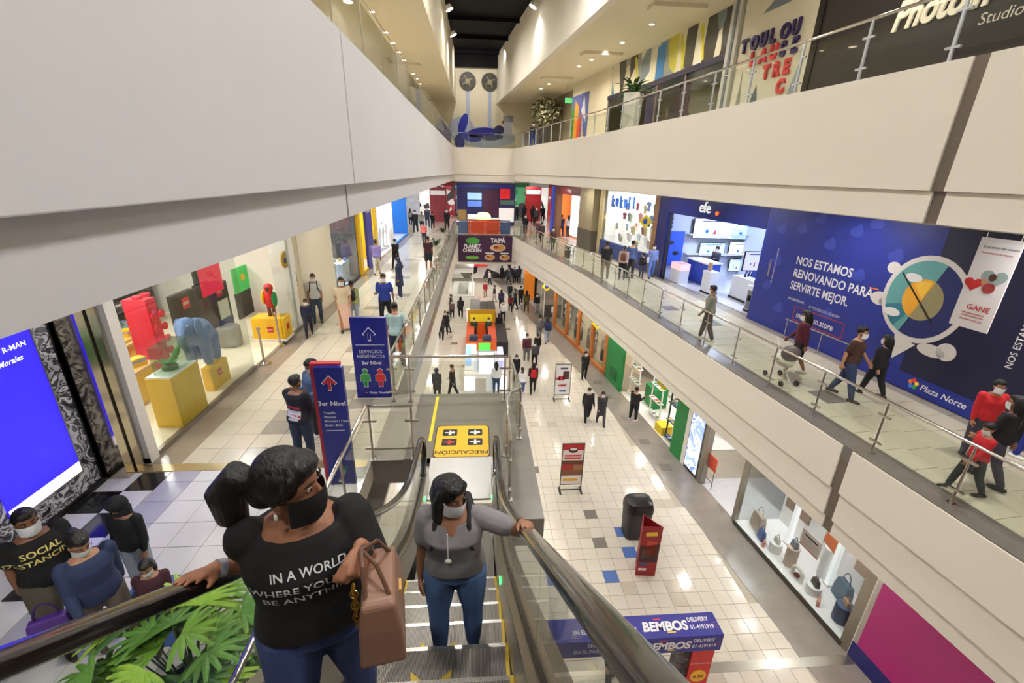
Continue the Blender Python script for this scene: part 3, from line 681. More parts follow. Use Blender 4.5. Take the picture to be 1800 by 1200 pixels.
def floor_box(label, bl, br, rr, ztop, m, z=zf, name='display_block', group=None, cat='display block'):
    """block whose near face runs bl-br and whose aisle face runs br-rr along the floor"""
    A, B, D = atz(*bl, z), atz(*br, z), atz(*rr, z)
    x0, x1 = A.x, B.x; y0 = B.y; y1 = D.y
    t = thing(name, label, cat, ((x0+x1)/2, (y0+y1)/2, z), group)
    MB().box((x0, y0, z), (x1, y1, ztop)).build('block', m, t, bevel=0.008)
    return t, x0, x1, y0, y1
t, x0, x1, y0, y1 = floor_box('tall yellow display block with a plant model under a clear cover', (279, 751), (323, 751), (369, 713), 1.08, M_YELLOW)
MB().box((x0+0.01, y0+0.01, 1.08), (x1-0.01, y1-0.01, 1.10)).build('white_top', mat('lit_white_top', (245, 244, 240), 0.3, var=0), t)
for a, b in (((x0+0.1, y0+0.12, 1.1), (x0+0.106, y1-0.05, 1.62)), ((x1-0.06, y0+0.12, 1.1), (x1-0.054, y1-0.05, 1.62)), ((x0+0.1, y1-0.056, 1.1), (x1-0.06, y1-0.05, 1.62)), ((x0+0.1, y0+0.12, 1.1), (x1-0.06, y0+0.126, 1.62)), ((x0+0.1, y0+0.12, 1.62), (x1-0.06, y1-0.05, 1.626))):
    MB().box(a, b).build('clear_cover', M_GLASS, t)
def leaf_blade(mb, p, d, up, L, w, n=4, droop=0.3):
    d = Vector(d).normalized(); s = d.cross(Vector(up)).normalized(); R = []
    for i in range(n+1):
        f = i/n; c = Vector(p)+d*L*f+Vector((0, 0, -droop*L*f*f)); ww = w*(0.35+1.3*f*(1-f)*2)*(1 if f < 0.85 else 0.5)
        R.append([c-s*ww/2, c+Vector((0, 0, 0.15*w)), c+s*ww/2])
    mb.rings(R, False, False)
pc = Vector(((x0+x1)/2-0.02, (y0+y1)/2, 1.1))
t = thing('toy_plant', 'green brick-built plant model under the clear cover', 'model', pc)
MB().cyl(pc, 0.13, 0.08, 12).build('base_mound', C(60, 130, 60), t)
for k in range(9):
    a = k*0.7; mb = MB(); leaf_blade(mb, pc+Vector((0, 0, 0.08)), (math.cos(a), math.sin(a), 0.9), UP, 0.22+0.05*(k % 3), 0.07); mb.build('leaf', C(54, 140+10*(k % 3), 60), t, smooth=True)
mb = MB(); mb.tube([pc+Vector((0, 0.05, 0.08)), pc+Vector((0.05, 0.18, 0.26)), pc+Vector((0.05, 0.3, 0.36))], [0.05, 0.06, 0.03]); mb.build('stem', C(70, 150, 50), t, smooth=True)
t, x0, x1, y0, y1 = floor_box('low yellow block with a red square logo beside the tall block', (362, 688), (378, 688), (411, 664), 0.62, M_YELLOW)
logo_plate((x1+0.001, (y0+y1)/2-0.02, 0.42), PLY, 0.14, t)
# blue elephant standing on the low block
pe = Vector(((x0+x1)/2-0.1, (y0+y1)/2+0.05, 0.62)); t = thing('elephant_model', 'large blue brick-built elephant rearing on the low yellow block', 'statue', pe)
mb = MB(); mb.ell(pe+Vector((-0.12, -0.02, 0.72)), 0.30, 0.34, 0.30); mb.ell(pe+Vector((-0.10, -0.36, 0.92)), 0.2, 0.24, 0.22); mb.limb([pe+Vector((-0.08, -0.5, 0.95)), pe+Vector((-0.05, -0.68, 0.72)), pe+Vector((-0.02, -0.62, 0.5))], [0.1, 0.075, 0.05])
for dx, dy in ((-0.28, 0.15), (0.05, 0.18), (-0.25, -0.18), (0.06, -0.14)): mb.limb([pe+Vector((dx, dy, 0.6)), pe+Vector((dx*1.02, dy, 0.09))], [0.13, 0.1])
fuse(mb, 'body', mat('elephant_blue', (104, 136, 188), 0.45, bump=0.3, scale=30), t, pe, 0.025, local=False)
for s_ in (-1, 1): MB().ell(pe+Vector((-0.1+0.2*s_, -0.28, 0.92)), 0.035, 0.13, 0.17).build('ear', C(120, 150, 200), t, smooth=True)
MB().cyl(pe+Vector((0.02, -0.5, 1.0)), 0.02, 0.02, 8).build('eye', M_WHITE, t)
# yellow block with the parrot, yellow counter with a small tree
t, x0, x1, y0, y1 = floor_box('yellow block by the shop entrance carrying a red parrot statue', (450, 597), (503, 599), (519, 588), 0.74, M_YELLOW)
x0 = x1-0.85
MB().box((x0-0.05, y0-0.05, zf), (x1+0.04, y1+0.05, zf+0.05)).build('base', M_WHITE, t)
logo_plate(((x0+x1)/2+0.05, y0-0.001, 0.42), PLX, 0.16, t)
logo_plate((x1+0.001, (y0+y1)/2, 0.45), PLY, 0.16, t, '')
pp = Vector(((x0+x1)/2+0.05, (y0+y1)/2, 0.74)); t = thing('parrot_statue', 'red and green parrot statue on the yellow block', 'statue', pp)
mb = MB(); mb.ell(pp+Vector((0, 0, 0.5)), 0.15, 0.14, 0.26); mb.ell(pp+Vector((0.03, -0.03, 0.82)), 0.12, 0.12, 0.13); fuse(mb, 'body', C(206, 40, 38), t, pp, 0.02, local=False)
MB().ell(pp+Vector((0.14, -0.02, 0.5)), 0.06, 0.13, 0.22).build('wing', C(40, 140, 70), t, smooth=True); MB().ell(pp+Vector((-0.14, -0.02, 0.55)), 0.06, 0.12, 0.2).build('wing', C(240, 190, 40), t, smooth=True)
MB().limb([pp+Vector((0.05, -0.13, 0.83)), pp+Vector((0.06, -0.2, 0.76))], [0.045, 0.015]).build('beak', C(50, 40, 36), t)
for s_ in (-0.06, 0.06): MB().cyl(pp+Vector((s_, 0, 0)), 0.05, 0.3, 8).build('leg', C(110, 70, 50), t)
p = atz(528, 556, zf); t = thing('counter', 'narrow yellow counter with a small tree model behind the white column', 'counter', p)
MB().cbox(p, 0.55, 0.6, 1.05).build('block', M_YELLOW, t, bevel=0.01)
t2 = thing('toy_tree', 'small green bonsai model on the narrow yellow counter', 'model', p+Vector((0, 0, 1.05)))
q = p+Vector((0, 0, 1.05)); MB().cbox(q, 0.26, 0.18, 0.05).build('tray', C(70, 40, 30), t2); MB().tube([q+Vector((0, 0, 0.05)), q+Vector((0.05, 0, 0.16)), q+Vector((-0.03, 0, 0.28))], [0.03, 0.025, 0.02], 8).build('trunk', C(110, 70, 45), t2, smooth=True)
for dx, dy, dz in ((-0.1, 0, 0.3), (0.1, 0.02, 0.28), (0, 0, 0.4), (0.06, -0.03, 0.18)): MB().ell(q+Vector((dx, dy, dz)), 0.1, 0.08, 0.05, 10, 6).build('leaf_pad', C(56, 140, 60), t2, smooth=True)
# round yellow wall sign on the column, exit sign
p = atx(498, 456, TX-0.1); t = thing('round_sign', 'round yellow sign with a dark camera mark on the white column', 'sign', p)
MB().tube([p+Vector((0.02, 0, 0)), p+Vector((0.05, 0, 0))], 0.24, 24).build('disc', C(238, 180, 30), t)
MB().box((p.x+0.05, p.y-0.12, p.z-0.1), (p.x+0.056, p.y+0.12, p.z+0.05)).build('mark', C(50, 54, 70), t)
# stanchions and belt at the entrance
for lab, b in (('steel stanchion post nearest the plant block at the shop entrance', (465, 639)), ('steel stanchion post next to the parrot block', (493, 607))):
    p = atz(*b, 0); t = thing('stanchion', lab, 'stanchion', p, 'entrance stanchions')
    MB().lathe((0, 0, 0), [(0.17, 0), (0.17, 0.02), (0.05, 0.045), (0.03, 0.06)], 18).build('base', M_CHROME, t, p, smooth=True, local=True)
    MB().cyl((0, 0, 0.05), 0.028, 0.88, 12).build('pole', M_STEEL, t, p, smooth=True, local=True)
    MB().lathe((0, 0, 0.92), [(0.04, 0), (0.045, 0.03), (0.03, 0.06), (0.005, 0.07)], 12).build('cap', M_STEEL, t, p, smooth=True, local=True)
# red brick tower, black boards, hanging red sign, green screen, bin
def inbox(label, px0, py0, px1, py1, X, name, m, depth=0.3, cat='display', zmin=None):
    """upright box seen between two pixels, its aisle side on the plane x = X"""
    a, b = atx(px0, py1, X), atx(px1, py0, X); z0 = min(a.z, b.z) if zmin is None else zmin
    t = thing(name, label, cat, (X, (a.y+b.y)/2, z0)); o = MB().box((X-depth, a.y, z0), (X, b.y, max(a.z, b.z))).build('panel', m, t)
    return t, a.y, b.y, z0, max(a.z, b.z)
t, ya, yb, z0, z1 = inbox('tall red brick-shaped tower with white print inside the toy shop', 254, 592, 290, 528, -7.4, 'red_tower', C(226, 36, 70, rough=0.35), 0.5, zmin=zf)
MB().box((-7.4, ya+0.12, z1-0.5), (-7.39, yb-0.12, z1-0.28)).build('pink_print', mat('pink_print', (236, 120, 210), 0.4), t)
for k in range(4):
    for s_ in (0, 1): MB().tube([(-7.4, ya+0.12+s_*0.26, zf+0.45+0.3*k), (-7.36, ya+0.12+s_*0.26, zf+0.45+0.3*k)], 0.09, 10).build('stud', C(226, 36, 70, rough=0.35), t)
for k in range(2): MB().cyl((-7.65, ya+0.15+0.25*k, z1), 0.1, 0.06, 12).build('stud', C(226, 36, 70, rough=0.35), t)
t, ya, yb, z0, z1 = inbox('dark board with a red logo square behind the elephant', 300, 560, 350, 522, -8.0, 'backdrop_board', C(52, 48, 46), 0.12, zmin=zf); logo_plate((-7.99, (ya+yb)/2+0.05, z1-0.3), PLY, 0.3, t)
t, ya, yb, z0, z1 = inbox('dark till stand with logo and white notice by the entrance', 372, 566, 412, 503, -6.9, 'till_stand', C(58, 54, 52), 0.5, zmin=zf); logo_plate((-6.89, (ya+yb)/2-0.1, z1-0.2), PLY, 0.26, t)
MB().box((-6.9, ya+0.1, z1-0.95), (-6.885, yb-0.12, z1-0.45)).build('notice', C(214, 226, 214), t)
MB().box((-6.9, ya+0.02, 0.25), (-6.88, yb-0.02, 0.8)).build('blue_panel', C(50, 70, 120), t)
t, ya, yb, z0, z1 = inbox('bright red hanging sign with a black end above the till', 345, 507, 394, 472, -6.3, 'hanging_sign', mat('sign_red', (232, 24, 60), 0.4, emit=0.5, var=0), 0.05, cat='sign')
MB().box((-6.36, ya-0.12, z0), (-6.3, ya, z1)).build('end_cap', M_BLACK, t)
for y in (ya, yb-0.05): MB().tube([(-6.32, y, z1), (-6.32, y, 4.02)], 0.005, 6).build('wire', M_STEEL, t)
t, ya, yb, z0, z1 = inbox('green lit picture panel hanging at the back of the toy shop', 408, 505, 440, 474, -7.6, 'picture_panel', mat('green_screen', (50, 160, 70), 0.4, emit=0.7, var=0.3, scale=5), 0.06, cat='picture')
MB().ell((-7.58, (ya+yb)/2+0.05, (z0+z1)/2+0.05), 0.02, 0.14, 0.12).build('yellow_figure', C(236, 200, 60), t)
MB().box((-7.68, ya-0.02, 0.08), (-7.6, yb+0.04, z0)).build('stand', C(60, 54, 50), t)
p = atz(408, 606, zf); t = thing('waste_bin', 'round grey drum with a ring emblem inside the glass', 'bin', p)
MB().lathe((0, 0, 0), [(0.25, 0), (0.28, 0.04), (0.28, 0.52), (0.25, 0.56)], 22).build('drum', C(150, 150, 142), t, p, smooth=True, local=True)
MB().lathe((0, 0, 0.56), [(0.25, 0), (0.2, 0.02), (0.01, 0.02)], 22).build('lid', C(120, 122, 120), t, p, local=True)
# yellow tables and the shelving with boxed toys
def toy(x, y, z):
    w = RG.choice((0.2, 0.26, 0.32)); h = RG.uniform(0.16, 0.3)
    goods('small boxed toy standing on the toy shop shelving', 'toy box', 'boxed toys on the toy shop shelves', (x, y+w/2, z), 0.12, w-0.02, h, RG.choice(TOY)); return w+0.02
for lab, a, b, h in (('long yellow table behind the plant block', (-7.9, 7.1), (-6.8, 9.2), 0.8), ('yellow table with wooden top in the middle of the toy shop', (-9.1, 9.5), (-8.1, 11.2), 0.75), ('yellow play table at the back of the toy shop', (-9.6, 7.3), (-8.6, 9.6), 0.7)):
    t = thing('display_table', lab, 'table', ((a[0]+b[0])/2, (a[1]+b[1])/2, zf))
    MB().box((a[0], a[1], h-0.06), (b[0], b[1], h)).build('top', mat('pale_wood_top', (230, 186, 120), 0.35, var=0.1, scale=4), t)
    MB().box((a[0]+0.04, a[1]+0.04, zf), (b[0]-0.04, b[1]-0.04, h-0.06)).build('block', M_YELLOW, t)
    n = 0
    for i in range(3):
        for j in range(3):
            x = a[0]+0.2+i*(b[0]-a[0]-0.4)/2; y = a[1]+0.3+j*(b[1]-a[1]-0.6)/2
            goods('colourful boxed set lying on the %s' % lab[:lab.find('table')+5], 'toy box', 'boxed sets on the toy shop tables', (x, y, h), 0.2, 0.28, RG.uniform(0.06, 0.2), RG.choice(TOY), RG.uniform(-0.4, 0.4))
for k, y in enumerate((6.8, 8.4, 10.0, 11.6, 13.2)):
    shelf_unit('wall shelving full of toys at the back of the toy shop, bay %s' % ('nearest', 'second', 'third', 'fourth', 'farthest')[k], -10.6, y, y+1.5, zf, (0.3, 0.85, 1.4, 1.95, 2.5), 0.4, 1, M_YELLOW if k < 2 else C(90, 84, 80), toy)
for k, y in enumerate((9.9, 11.9)):
    shelf_unit('freestanding dark shelving with toys, %s' % ('nearer unit', 'farther unit')[k], -9.72-0.1*k, y, y+1.5, zf, (0.3, 0.8, 1.3, 1.8), 0.35, 1, C(70, 64, 60), toy)

# ------------------------------------------------------------------ further shops along the left walkway
def leftshop(name, y0, y1, m_frame, m_back, power, col=COOL, header=None, depth=4.0):
    s_ = struct(name, (-6, (y0+y1)/2, 0))
    MB().box((-5.5-depth, y0, 0), (-5.5, y1, 0.05)).build('shop_floor', mat('shop_floor', (205, 204, 212)), s_)
    MB().box((-5.6-depth, y0, 0), (-5.5-depth, y1, 4.02)).build('back_wall', m_back, s_)
    for y in (y0, y1-0.12): MB().box((-5.6-depth, y, 0), (-5.5, y+0.12, 4.02)).build('frame_post', m_frame, s_)
    MB().box((-5.58, y0, 3.3), (-5.5, y1, 4.02)).build('header', header or m_frame, s_)
    MB().box((-5.58, y0, 0), (-5.46, y1, 0.1)).build('plinth', m_frame, s_)
    lamp('shop_lamp', (-7, (y0+y1)/2, 3.9), power, 0.8, s_, col, shape='SQUARE')
    return s_
M_BLUEGLOW = mat('blue_light_panel', (60, 90, 235), 0.4, emit=1.5, ergb=(70, 100, 255), var=0.1)
s_ = leftshop('room_shop_display', 17.2, 20.9, C(64, 58, 56), pattern('far_goods', [(210, 214, 230), (120, 130, 220), (200, 198, 194), (110, 110, 130), (230, 230, 236), (170, 160, 150)], 2.2, stretch=(1, 1, 1.6)), 480, header=C(96, 88, 78))
shopglass(-5.5, 17.35, 20.75, 0.1, 3.3, s_, 2)
for k, (x, y, w, h) in enumerate(((-6.4, 18.4, 0.9, 0.95), (-7.4, 19.6, 1.0, 0.9), (-6.2, 20.0, 0.7, 0.8))):
    t = thing('display_table', ('white display table behind the near shop window', 'white display table in the middle of the shop with blue light', 'white display table at the far end of the shop window')[k], 'table', (x, y, 0.05))
    MB().cbox((x, y, 0.05), w, 1.1, h).build('block', C(220, 226, 240), t); 
    for j in range(4):
        goods('small gift standing on a white table in the shop window', 'gift', 'gifts on the white shop tables', (x-0.25+0.17*j, y-0.3+0.2*j, 0.05+h), 0.1, 0.12, 0.16, RG.choice(TOY), name='gift_item')
p = Vector((-8.5, 18.8, 0.05)); t = thing('lit_tower', 'glowing blue column with bubbles in the shop window', 'display', p); MB().cyl(p, 0.35, 2.9, 18).build('tube', M_BLUEGLOW, t, smooth=True); MB().cyl(p, 0.45, 0.3, 18).build('foot', M_WHITE, t)
p = Vector((-5.44, 20.2, 3.55)); t = thing('leaf_sign', 'bright green leaf-shaped sign over the shop window', 'sign', p)
for k, (dy, dz, L) in enumerate(((0, 0.1, 0.9), (-0.5, 0, 0.7), (0.5, 0.0, 0.7))): MB().ell(p+Vector((0.05, dy, dz)), 0.04, L/2, 0.17, 14, 7).build('leaf', mat('lime_sign', (110, 210, 40), 0.4, emit=0.6, var=0.1), t, smooth=True)
M_SHOPY = mat('yellow_shopfront', (236, 190, 30), 0.4, var=0.04); M_SHOPB = mat('royal_blue_front', (36, 50, 160), 0.4, var=0.06)
s_ = leftshop('room_shop_yellow', 21.0, 25.2, M_SHOPY, M_SHOPB, 240, header=M_SHOPY)
MB().box((-5.54, 22.6, 0), (-5.42, 23.8, 4.0)).build('blue_pier', M_SHOPB, s_)
text('DIC', (-5.42, 22.75, 2.7), PLY, 0.42, M_WHITE, s_, bold=0.03)
for y in (21.1, 24.2): MB().box((-5.54, y, 0), (-5.44, y+0.5, 4.0)).build('yellow_pier', M_SHOPY, s_)
s_ = leftshop('room_shop_white', 25.3, 30.0, M_WHITE, pattern('white_goods', [(230, 232, 240), (190, 196, 214), (60, 90, 170), (240, 240, 244), (90, 90, 96), (200, 80, 80)], 3.0, stretch=(1, 1, 1.3)), 300)
s_ = leftshop('room_shop_blue', 30.0, 36.0, C(30, 110, 190), pattern('blue_goods', [(120, 160, 220), (230, 236, 244), (40, 90, 180), (70, 80, 100)], 2.5, seed=4), 300, header=C(30, 120, 200))
for k, (y, col_) in enumerate(((20.9, (60, 140, 60)), (26.5, (120, 190, 60)), (30.6, (240, 200, 60)), (33.4, (60, 150, 70)))):   # round hanging signs
    p = Vector((-5.1, y, 3.2)); t = thing('projecting_sign', 'round shop sign sticking out over the left walkway, %s' % ('nearest the leaf sign', 'second', 'third', 'farthest')[k], 'sign', p)
    MB().tube([p+Vector((0, -0.03, 0)), p+Vector((0, 0.03, 0))], 0.24, 18).build('disc', C(*col_, emit=0.3), t); MB().box((p.x-0.4, p.y-0.015, p.z-0.015), (p.x-0.2, p.y+0.015, p.z+0.015)).build('bracket', M_STEEL, t)
for k in range(5):
    y = 25.8+0.9*k; p = Vector((-5.9, y, 0.1)); t = thing('mannequin', 'white mannequin in the window of the pale shop, %s along' % ordn[k], 'mannequin', p, 'mannequins in the pale shop window')
    mb = MB(); mb.limb([p+Vector((0, 0, 0.15)), p+Vector((0, 0, 0.8))], [0.05, 0.1]); mb.ell(p+Vector((0, 0, 1.1)), 0.12, 0.2, 0.34); mb.ell(p+Vector((0, 0, 1.6)), 0.08, 0.08, 0.12); fuse(mb, 'figure', C(226, 226, 232), t, p, 0.03, local=False); MB().cyl(p, 0.2, 0.02, 14).build('base', M_STEEL, t)
# ------------------------------------------------------------------ right-hand walls
def rplate(off, y0, y1, z0, z1, th=0.02): return rstrip(off-th, off, min(y0, y1), max(y0, y1), z0, z1)
def rpt(off, y, z): return Vector((rx(off, y), y, z))
def rpoly(off, yz, th=0.01):
    n = Vector((-1, -SL, 0)).normalized()
    return MB().prism([rpt(off, y, z) for y, z in yz], n*th)
def disc(cy, cz, ry, rz_, a0=0, a1=360, n=32, centre=False):
    P = [(cy+ry*math.cos(math.radians(a0+(a1-a0)*k/n)), cz+rz_*math.sin(math.radians(a0+(a1-a0)*k/n))) for k in range(n if a1-a0 >= 360 else n+1)]
    return P+[(cy, cz)] if centre else P
def rtext(body, off, y, z, size, m, parent, **k): return text(body, rpt(off, y, z), rt(y), size, m, parent, **k)
M_HOARD = mat('hoarding_blue', (34, 48, 140), 0.45, var=0.04, scale=1)
M_HOARDC = mat('hoarding_cloud', (52, 68, 164), 0.45, var=0.02)
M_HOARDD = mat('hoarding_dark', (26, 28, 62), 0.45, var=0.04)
OW = 11.3
hb = thing('hoarding', 'blue printed hoarding announcing renovation works in white capitals', 'hoarding', rpt(OW, 10, 0))
rstrip(OW, OW+0.12, 9.25, 14.7, 0.0, 4.08).build('blue_board', M_HOARD, hb)
n0 = rpt(OW, 9.25, 0)
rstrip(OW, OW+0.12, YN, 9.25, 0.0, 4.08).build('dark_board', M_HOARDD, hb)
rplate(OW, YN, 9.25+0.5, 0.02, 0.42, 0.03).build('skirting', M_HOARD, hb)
for cy, cz in ((14.0, 3.2), (13.2, 3.3), (12.1, 3.0), (13.9, 2.2), (14.1, 1.35), (11.4, 3.45), (10.2, 3.0), (13.4, 0.75), (11.0, 2.35), (11.6, 1.1), (12.6, 3.65), (10.9, 3.7)):
    o = rpoly(OW, disc(cy, cz, 0.2, 0.13), 0.004).build('cloud_print', M_HOARDC, hb)
    rpoly(OW, disc(cy-0.04, cz+0.1, 0.11, 0.11), 0.0035).build('cloud_puff', M_HOARDC, o)
M_WTXT = mat('print_white', (226, 224, 226), 0.5, var=0)
rtext('NOS ESTAMOS', OW, 13.13, 2.27, 0.345, M_WTXT, hb, bold=0.018, sx=0.86)
rtext('RENOVANDO PARA', OW, 13.13, 1.885, 0.345, M_WTXT, hb, bold=0.018, sx=0.86)
rtext('SERVIRTE MEJOR.', OW, 13.13, 1.50, 0.345, M_WTXT, hb, bold=0.018, sx=0.80)
rtext('ENCUÉNTRANOS', OW, 13.08, 1.16, 0.10, M_WTXT, hb, sx=0.8)
rtext('O TODOS LOS DÍAS EN', OW, 12.25, 1.10, 0.12, M_WTXT, hb, sx=0.85)
rtext('marathon.store', OW, 12.62, 0.70, 0.27, M_WTXT, hb, bold=0.012, sx=0.8)
for a, b, z0, z1 in ((12.75, 10.95, 1.0, 1.02), (12.75, 10.95, 0.58, 0.60)): rplate(OW, a, b, z0, z1, 0.008).build('red_rule', C(190, 50, 60), hb)
for y in (12.75, 10.97): rplate(OW, y, y-0.02, 0.58, 1.02, 0.008).build('red_rule', C(190, 50, 60), hb)
rplate(OW, 10.6, 10.35, 2.13, 2.16, 0.008).build('orange_dash', C(230, 110, 50), hb)
text('marathon', rpt(OW, 14.12, 1.65), UP, 0.16, C(214, 190, 110), hb, v=-rt(14), sx=0.9)
text('nos estamos renovando para ti', rpt(OW, 13.92, 1.45), UP, 0.11, M_WTXT, hb, v=-rt(14), sx=0.85)
text('NOS ESTAMOS RENOVANDO', rpt(OW, 7.3, 1.3), UP, 0.17, M_WTXT, hb, v=-rt(7), bold=0.01)
# the printed clock
cy, cz = 9.28, 2.17
cl_ = rpoly(OW, disc(cy, cz, 0.93, 1.02), 0.012).build('clock_ring', mat('print_cream', (214, 208, 206), 0.5, var=0), hb)
for yy, zz, a, b in ((10.15, 2.75, 0.16, 0.14), (10.25, 1.95, 0.24, 0.17), (10.05, 1.9, 0.2, 0.13), (8.45, 1.2, 0.2, 0.2), (8.75, 1.12, 0.3, 0.14)): rpoly(OW, disc(yy, zz, a, b), 0.0115).build('ring_cloud', MATS['print_cream'], hb)
rpoly(OW, [(9.62, 1.25), (9.5, 0.62), (9.1, 1.12)], 0.0118).build('ring_tail', MATS['print_cream'], hb)
rpoly(OW-0.012, disc(cy, cz, 0.82, 0.9, 0, 360), 0.004).build('night_half', C(30, 40, 100), hb)
rpoly(OW-0.016, disc(cy, cz, 0.82, 0.9, -70, 110, 24), 0.003).build('day_half', C(98, 160, 160), hb)
rpoly(OW-0.0165, disc(cy+0.02, cz-0.05, 0.8, 0.84, -58, -18, 12, True), 0.003).build('town_print', C(50, 120, 140), hb)
rpoly(OW-0.018, disc(cy, cz, 0.44, 0.48, -70, 110, 20, True), 0.003).build('sun', C(238, 170, 50), hb)
rpoly(OW-0.018, disc(cy, cz, 0.44, 0.48, 110, 290, 20, True), 0.003).build('moon', C(150, 140, 100), hb)
rpoly(OW-0.022, disc(cy, cz, 0.40, 0.43, 50, 105, 10, True), 0.003).build('sun_ray', C(246, 196, 70), hb)
for yy, zz in ((9.62, 2.62), (9.85, 1.72)): rpoly(OW-0.022, disc(yy, zz, 0.2, 0.1), 0.003).build('small_cloud', M_WTXT, hb)
rpoly(OW-0.026, [(cy+0.62, cz+0.5), (cy+0.6, cz+0.53), (cy-0.36, cz-0.42), (cy-0.34, cz-0.45)], 0.004).build('clock_hand', C(40, 34, 20), hb)
# star logo and name on the skirting
for k, col_ in enumerate(((230, 60, 50), (240, 200, 60), (60, 160, 90), (60, 120, 210), (230, 120, 60))):
    a = math.radians(90+72*k); rpoly(OW-0.03, disc(8.82+0.075*math.cos(a), 0.25+0.085*math.sin(a), 0.05, 0.055, n=10), 0.004).build('star_petal', C(*col_), hb)
rtext('Plaza Norte', OW-0.03, 8.66, 0.18, 0.2, M_WTXT, hb, bold=0.012, shear=0.2)
p = rpt(OW-0.25, 11.4, 0); t = thing('low_rail', 'low steel rail in front of the blue hoarding', 'rail', p)
MB().tube([rpt(OW-0.25, 12.7, 0.62), rpt(OW-0.25, 10.2, 0.62)], 0.018, 8).build('bar', M_STEEL, t, smooth=True)
for y in (12.6, 11.3, 10.3): MB().cyl(rpt(OW-0.25, y, 0), 0.014, 0.62, 8).build('post', M_STEEL, t)
# white promotional card hanging over the walkway
o_ = 10.2; t = thing('hanging_banner', 'tall white hanging banner with two heart pictures and red GANE', 'banner', rpt(o_, 7.45, 2.1))
ya, yb, za, zb_ = 7.76, 7.12, 2.12, 3.8
rplate(o_, yb, ya, za, zb_, 0.02).build('sheet', mat('banner_white', (232, 228, 232), 0.5, var=0.01), t)
for cy_, cz_, r_, col_ in ((7.62, 2.95, 0.15, (206, 40, 44)), (7.34, 3.1, 0.2, (150, 170, 170))):
    rpoly(o_-0.02, [(cy_+r_*1.0*math.sin(a)**3, cz_+r_*0.95*(13*math.cos(a)-5*math.cos(2*a)-2*math.cos(3*a)-math.cos(4*a))/16) for a in [2*math.pi*k/28 for k in range(28)]], 0.003).build('heart', C(*col_), t)
rpoly(o_-0.024, disc(7.36, 3.12, 0.06, 0.07, n=12), 0.003).build('portrait', C(80, 50, 40), t); rpoly(o_-0.024, disc(7.46, 3.02, 0.05, 0.06, n=12), 0.003).build('portrait', C(190, 140, 110), t); rpoly(o_-0.024, disc(7.36, 2.92, 0.1, 0.1, n=12), 0.002).build('portrait', C(170, 60, 60), t)
rtext('GANE', o_-0.02, 7.58, 2.48, 0.14, C(206, 50, 50), t, bold=0.01)
rtext('SÍ al amor de verano', o_-0.02, 7.68, 3.62, 0.065, C(50, 50, 90), t); rtext('Por compras de regalos', o_-0.02, 7.68, 3.52, 0.05, C(200, 60, 60), t)
for z_ in (2.4, 2.35, 2.28): rplate(o_-0.02, 7.62, 7.26, z_, z_+0.018, 0.003).build('small_print', C(200, 120, 120), t)
for y in (7.7, 7.18): MB().tube([rpt(o_-0.01, y, 3.8), rpt(o_-0.01, y, 4.08)], 0.005, 6).build('wire', M_STEEL, t)

# ------------------------------------------------------------------ electronics shop
es = struct('room_electronics', rpt(OW+2, 18, 0))
M_NAVYH = mat('navy_header', (28, 34, 108), 0.25, var=0.03)
rstrip(OW, OW+0.15, 14.7, 22.1, 3.12, 4.08).build('header', M_NAVYH, es)
rstrip(OW, OW+0.25, 21.15, 22.1, 0, 3.12).build('pier', M_NAVYH, es)
rstrip(OW+4.4, OW+4.5, 14.5, 22.1, 0, 4.08).build('back_wall', mat('pale_blue_wall', (226, 232, 250), 0.5), es)
rstrip(OW+0.12, OW+4.5, 14.55, 14.68, 0, 4.08).build('side_wall', mat('pale_blue_wall', (226, 232, 250)), es)
rstrip(OW+0.25, OW+4.5, 21.9, 22.0, 0, 4.08).build('side_wall', mat('pale_blue_wall', (226, 232, 250)), es)
rstrip(OW, OW+0.1, 20.9, 20.98, 0, 3.12).build('glass_frame', M_BLACK, es); 
rstrip(OW+0.04, OW+0.05, 20.98, 21.15, 0, 3.1).build('glass_pane', M_SHOPGLASS, es)
for y in (16, 19.5): lamp('shop_lamp', rpt(OW+2.2, y, 3.95), 170, 0.6, es, (0.62, 0.76, 1.0), shape='SQUARE')
rtext('efe', OW-0.02, 18.66, 3.36, 0.62, mat('lit_white_letter', (255, 255, 255), 0.4, emit=0.5, var=0), es, bold=0.0, extrude=0.02, sx=1.05)
rpoly(OW-0.02, disc(17.42, 3.4, 0.08, 0.08, n=14), 0.06).build('orange_dot', mat('orange_dot', (240, 110, 40), 0.4, emit=0.8), es)
rtext('financiamiento', OW-0.1, 16.75, 3.0, 0.2, mat('white_sign_glow', (230, 240, 250), 0.4, emit=0.8, var=0), es, lift=0.02)
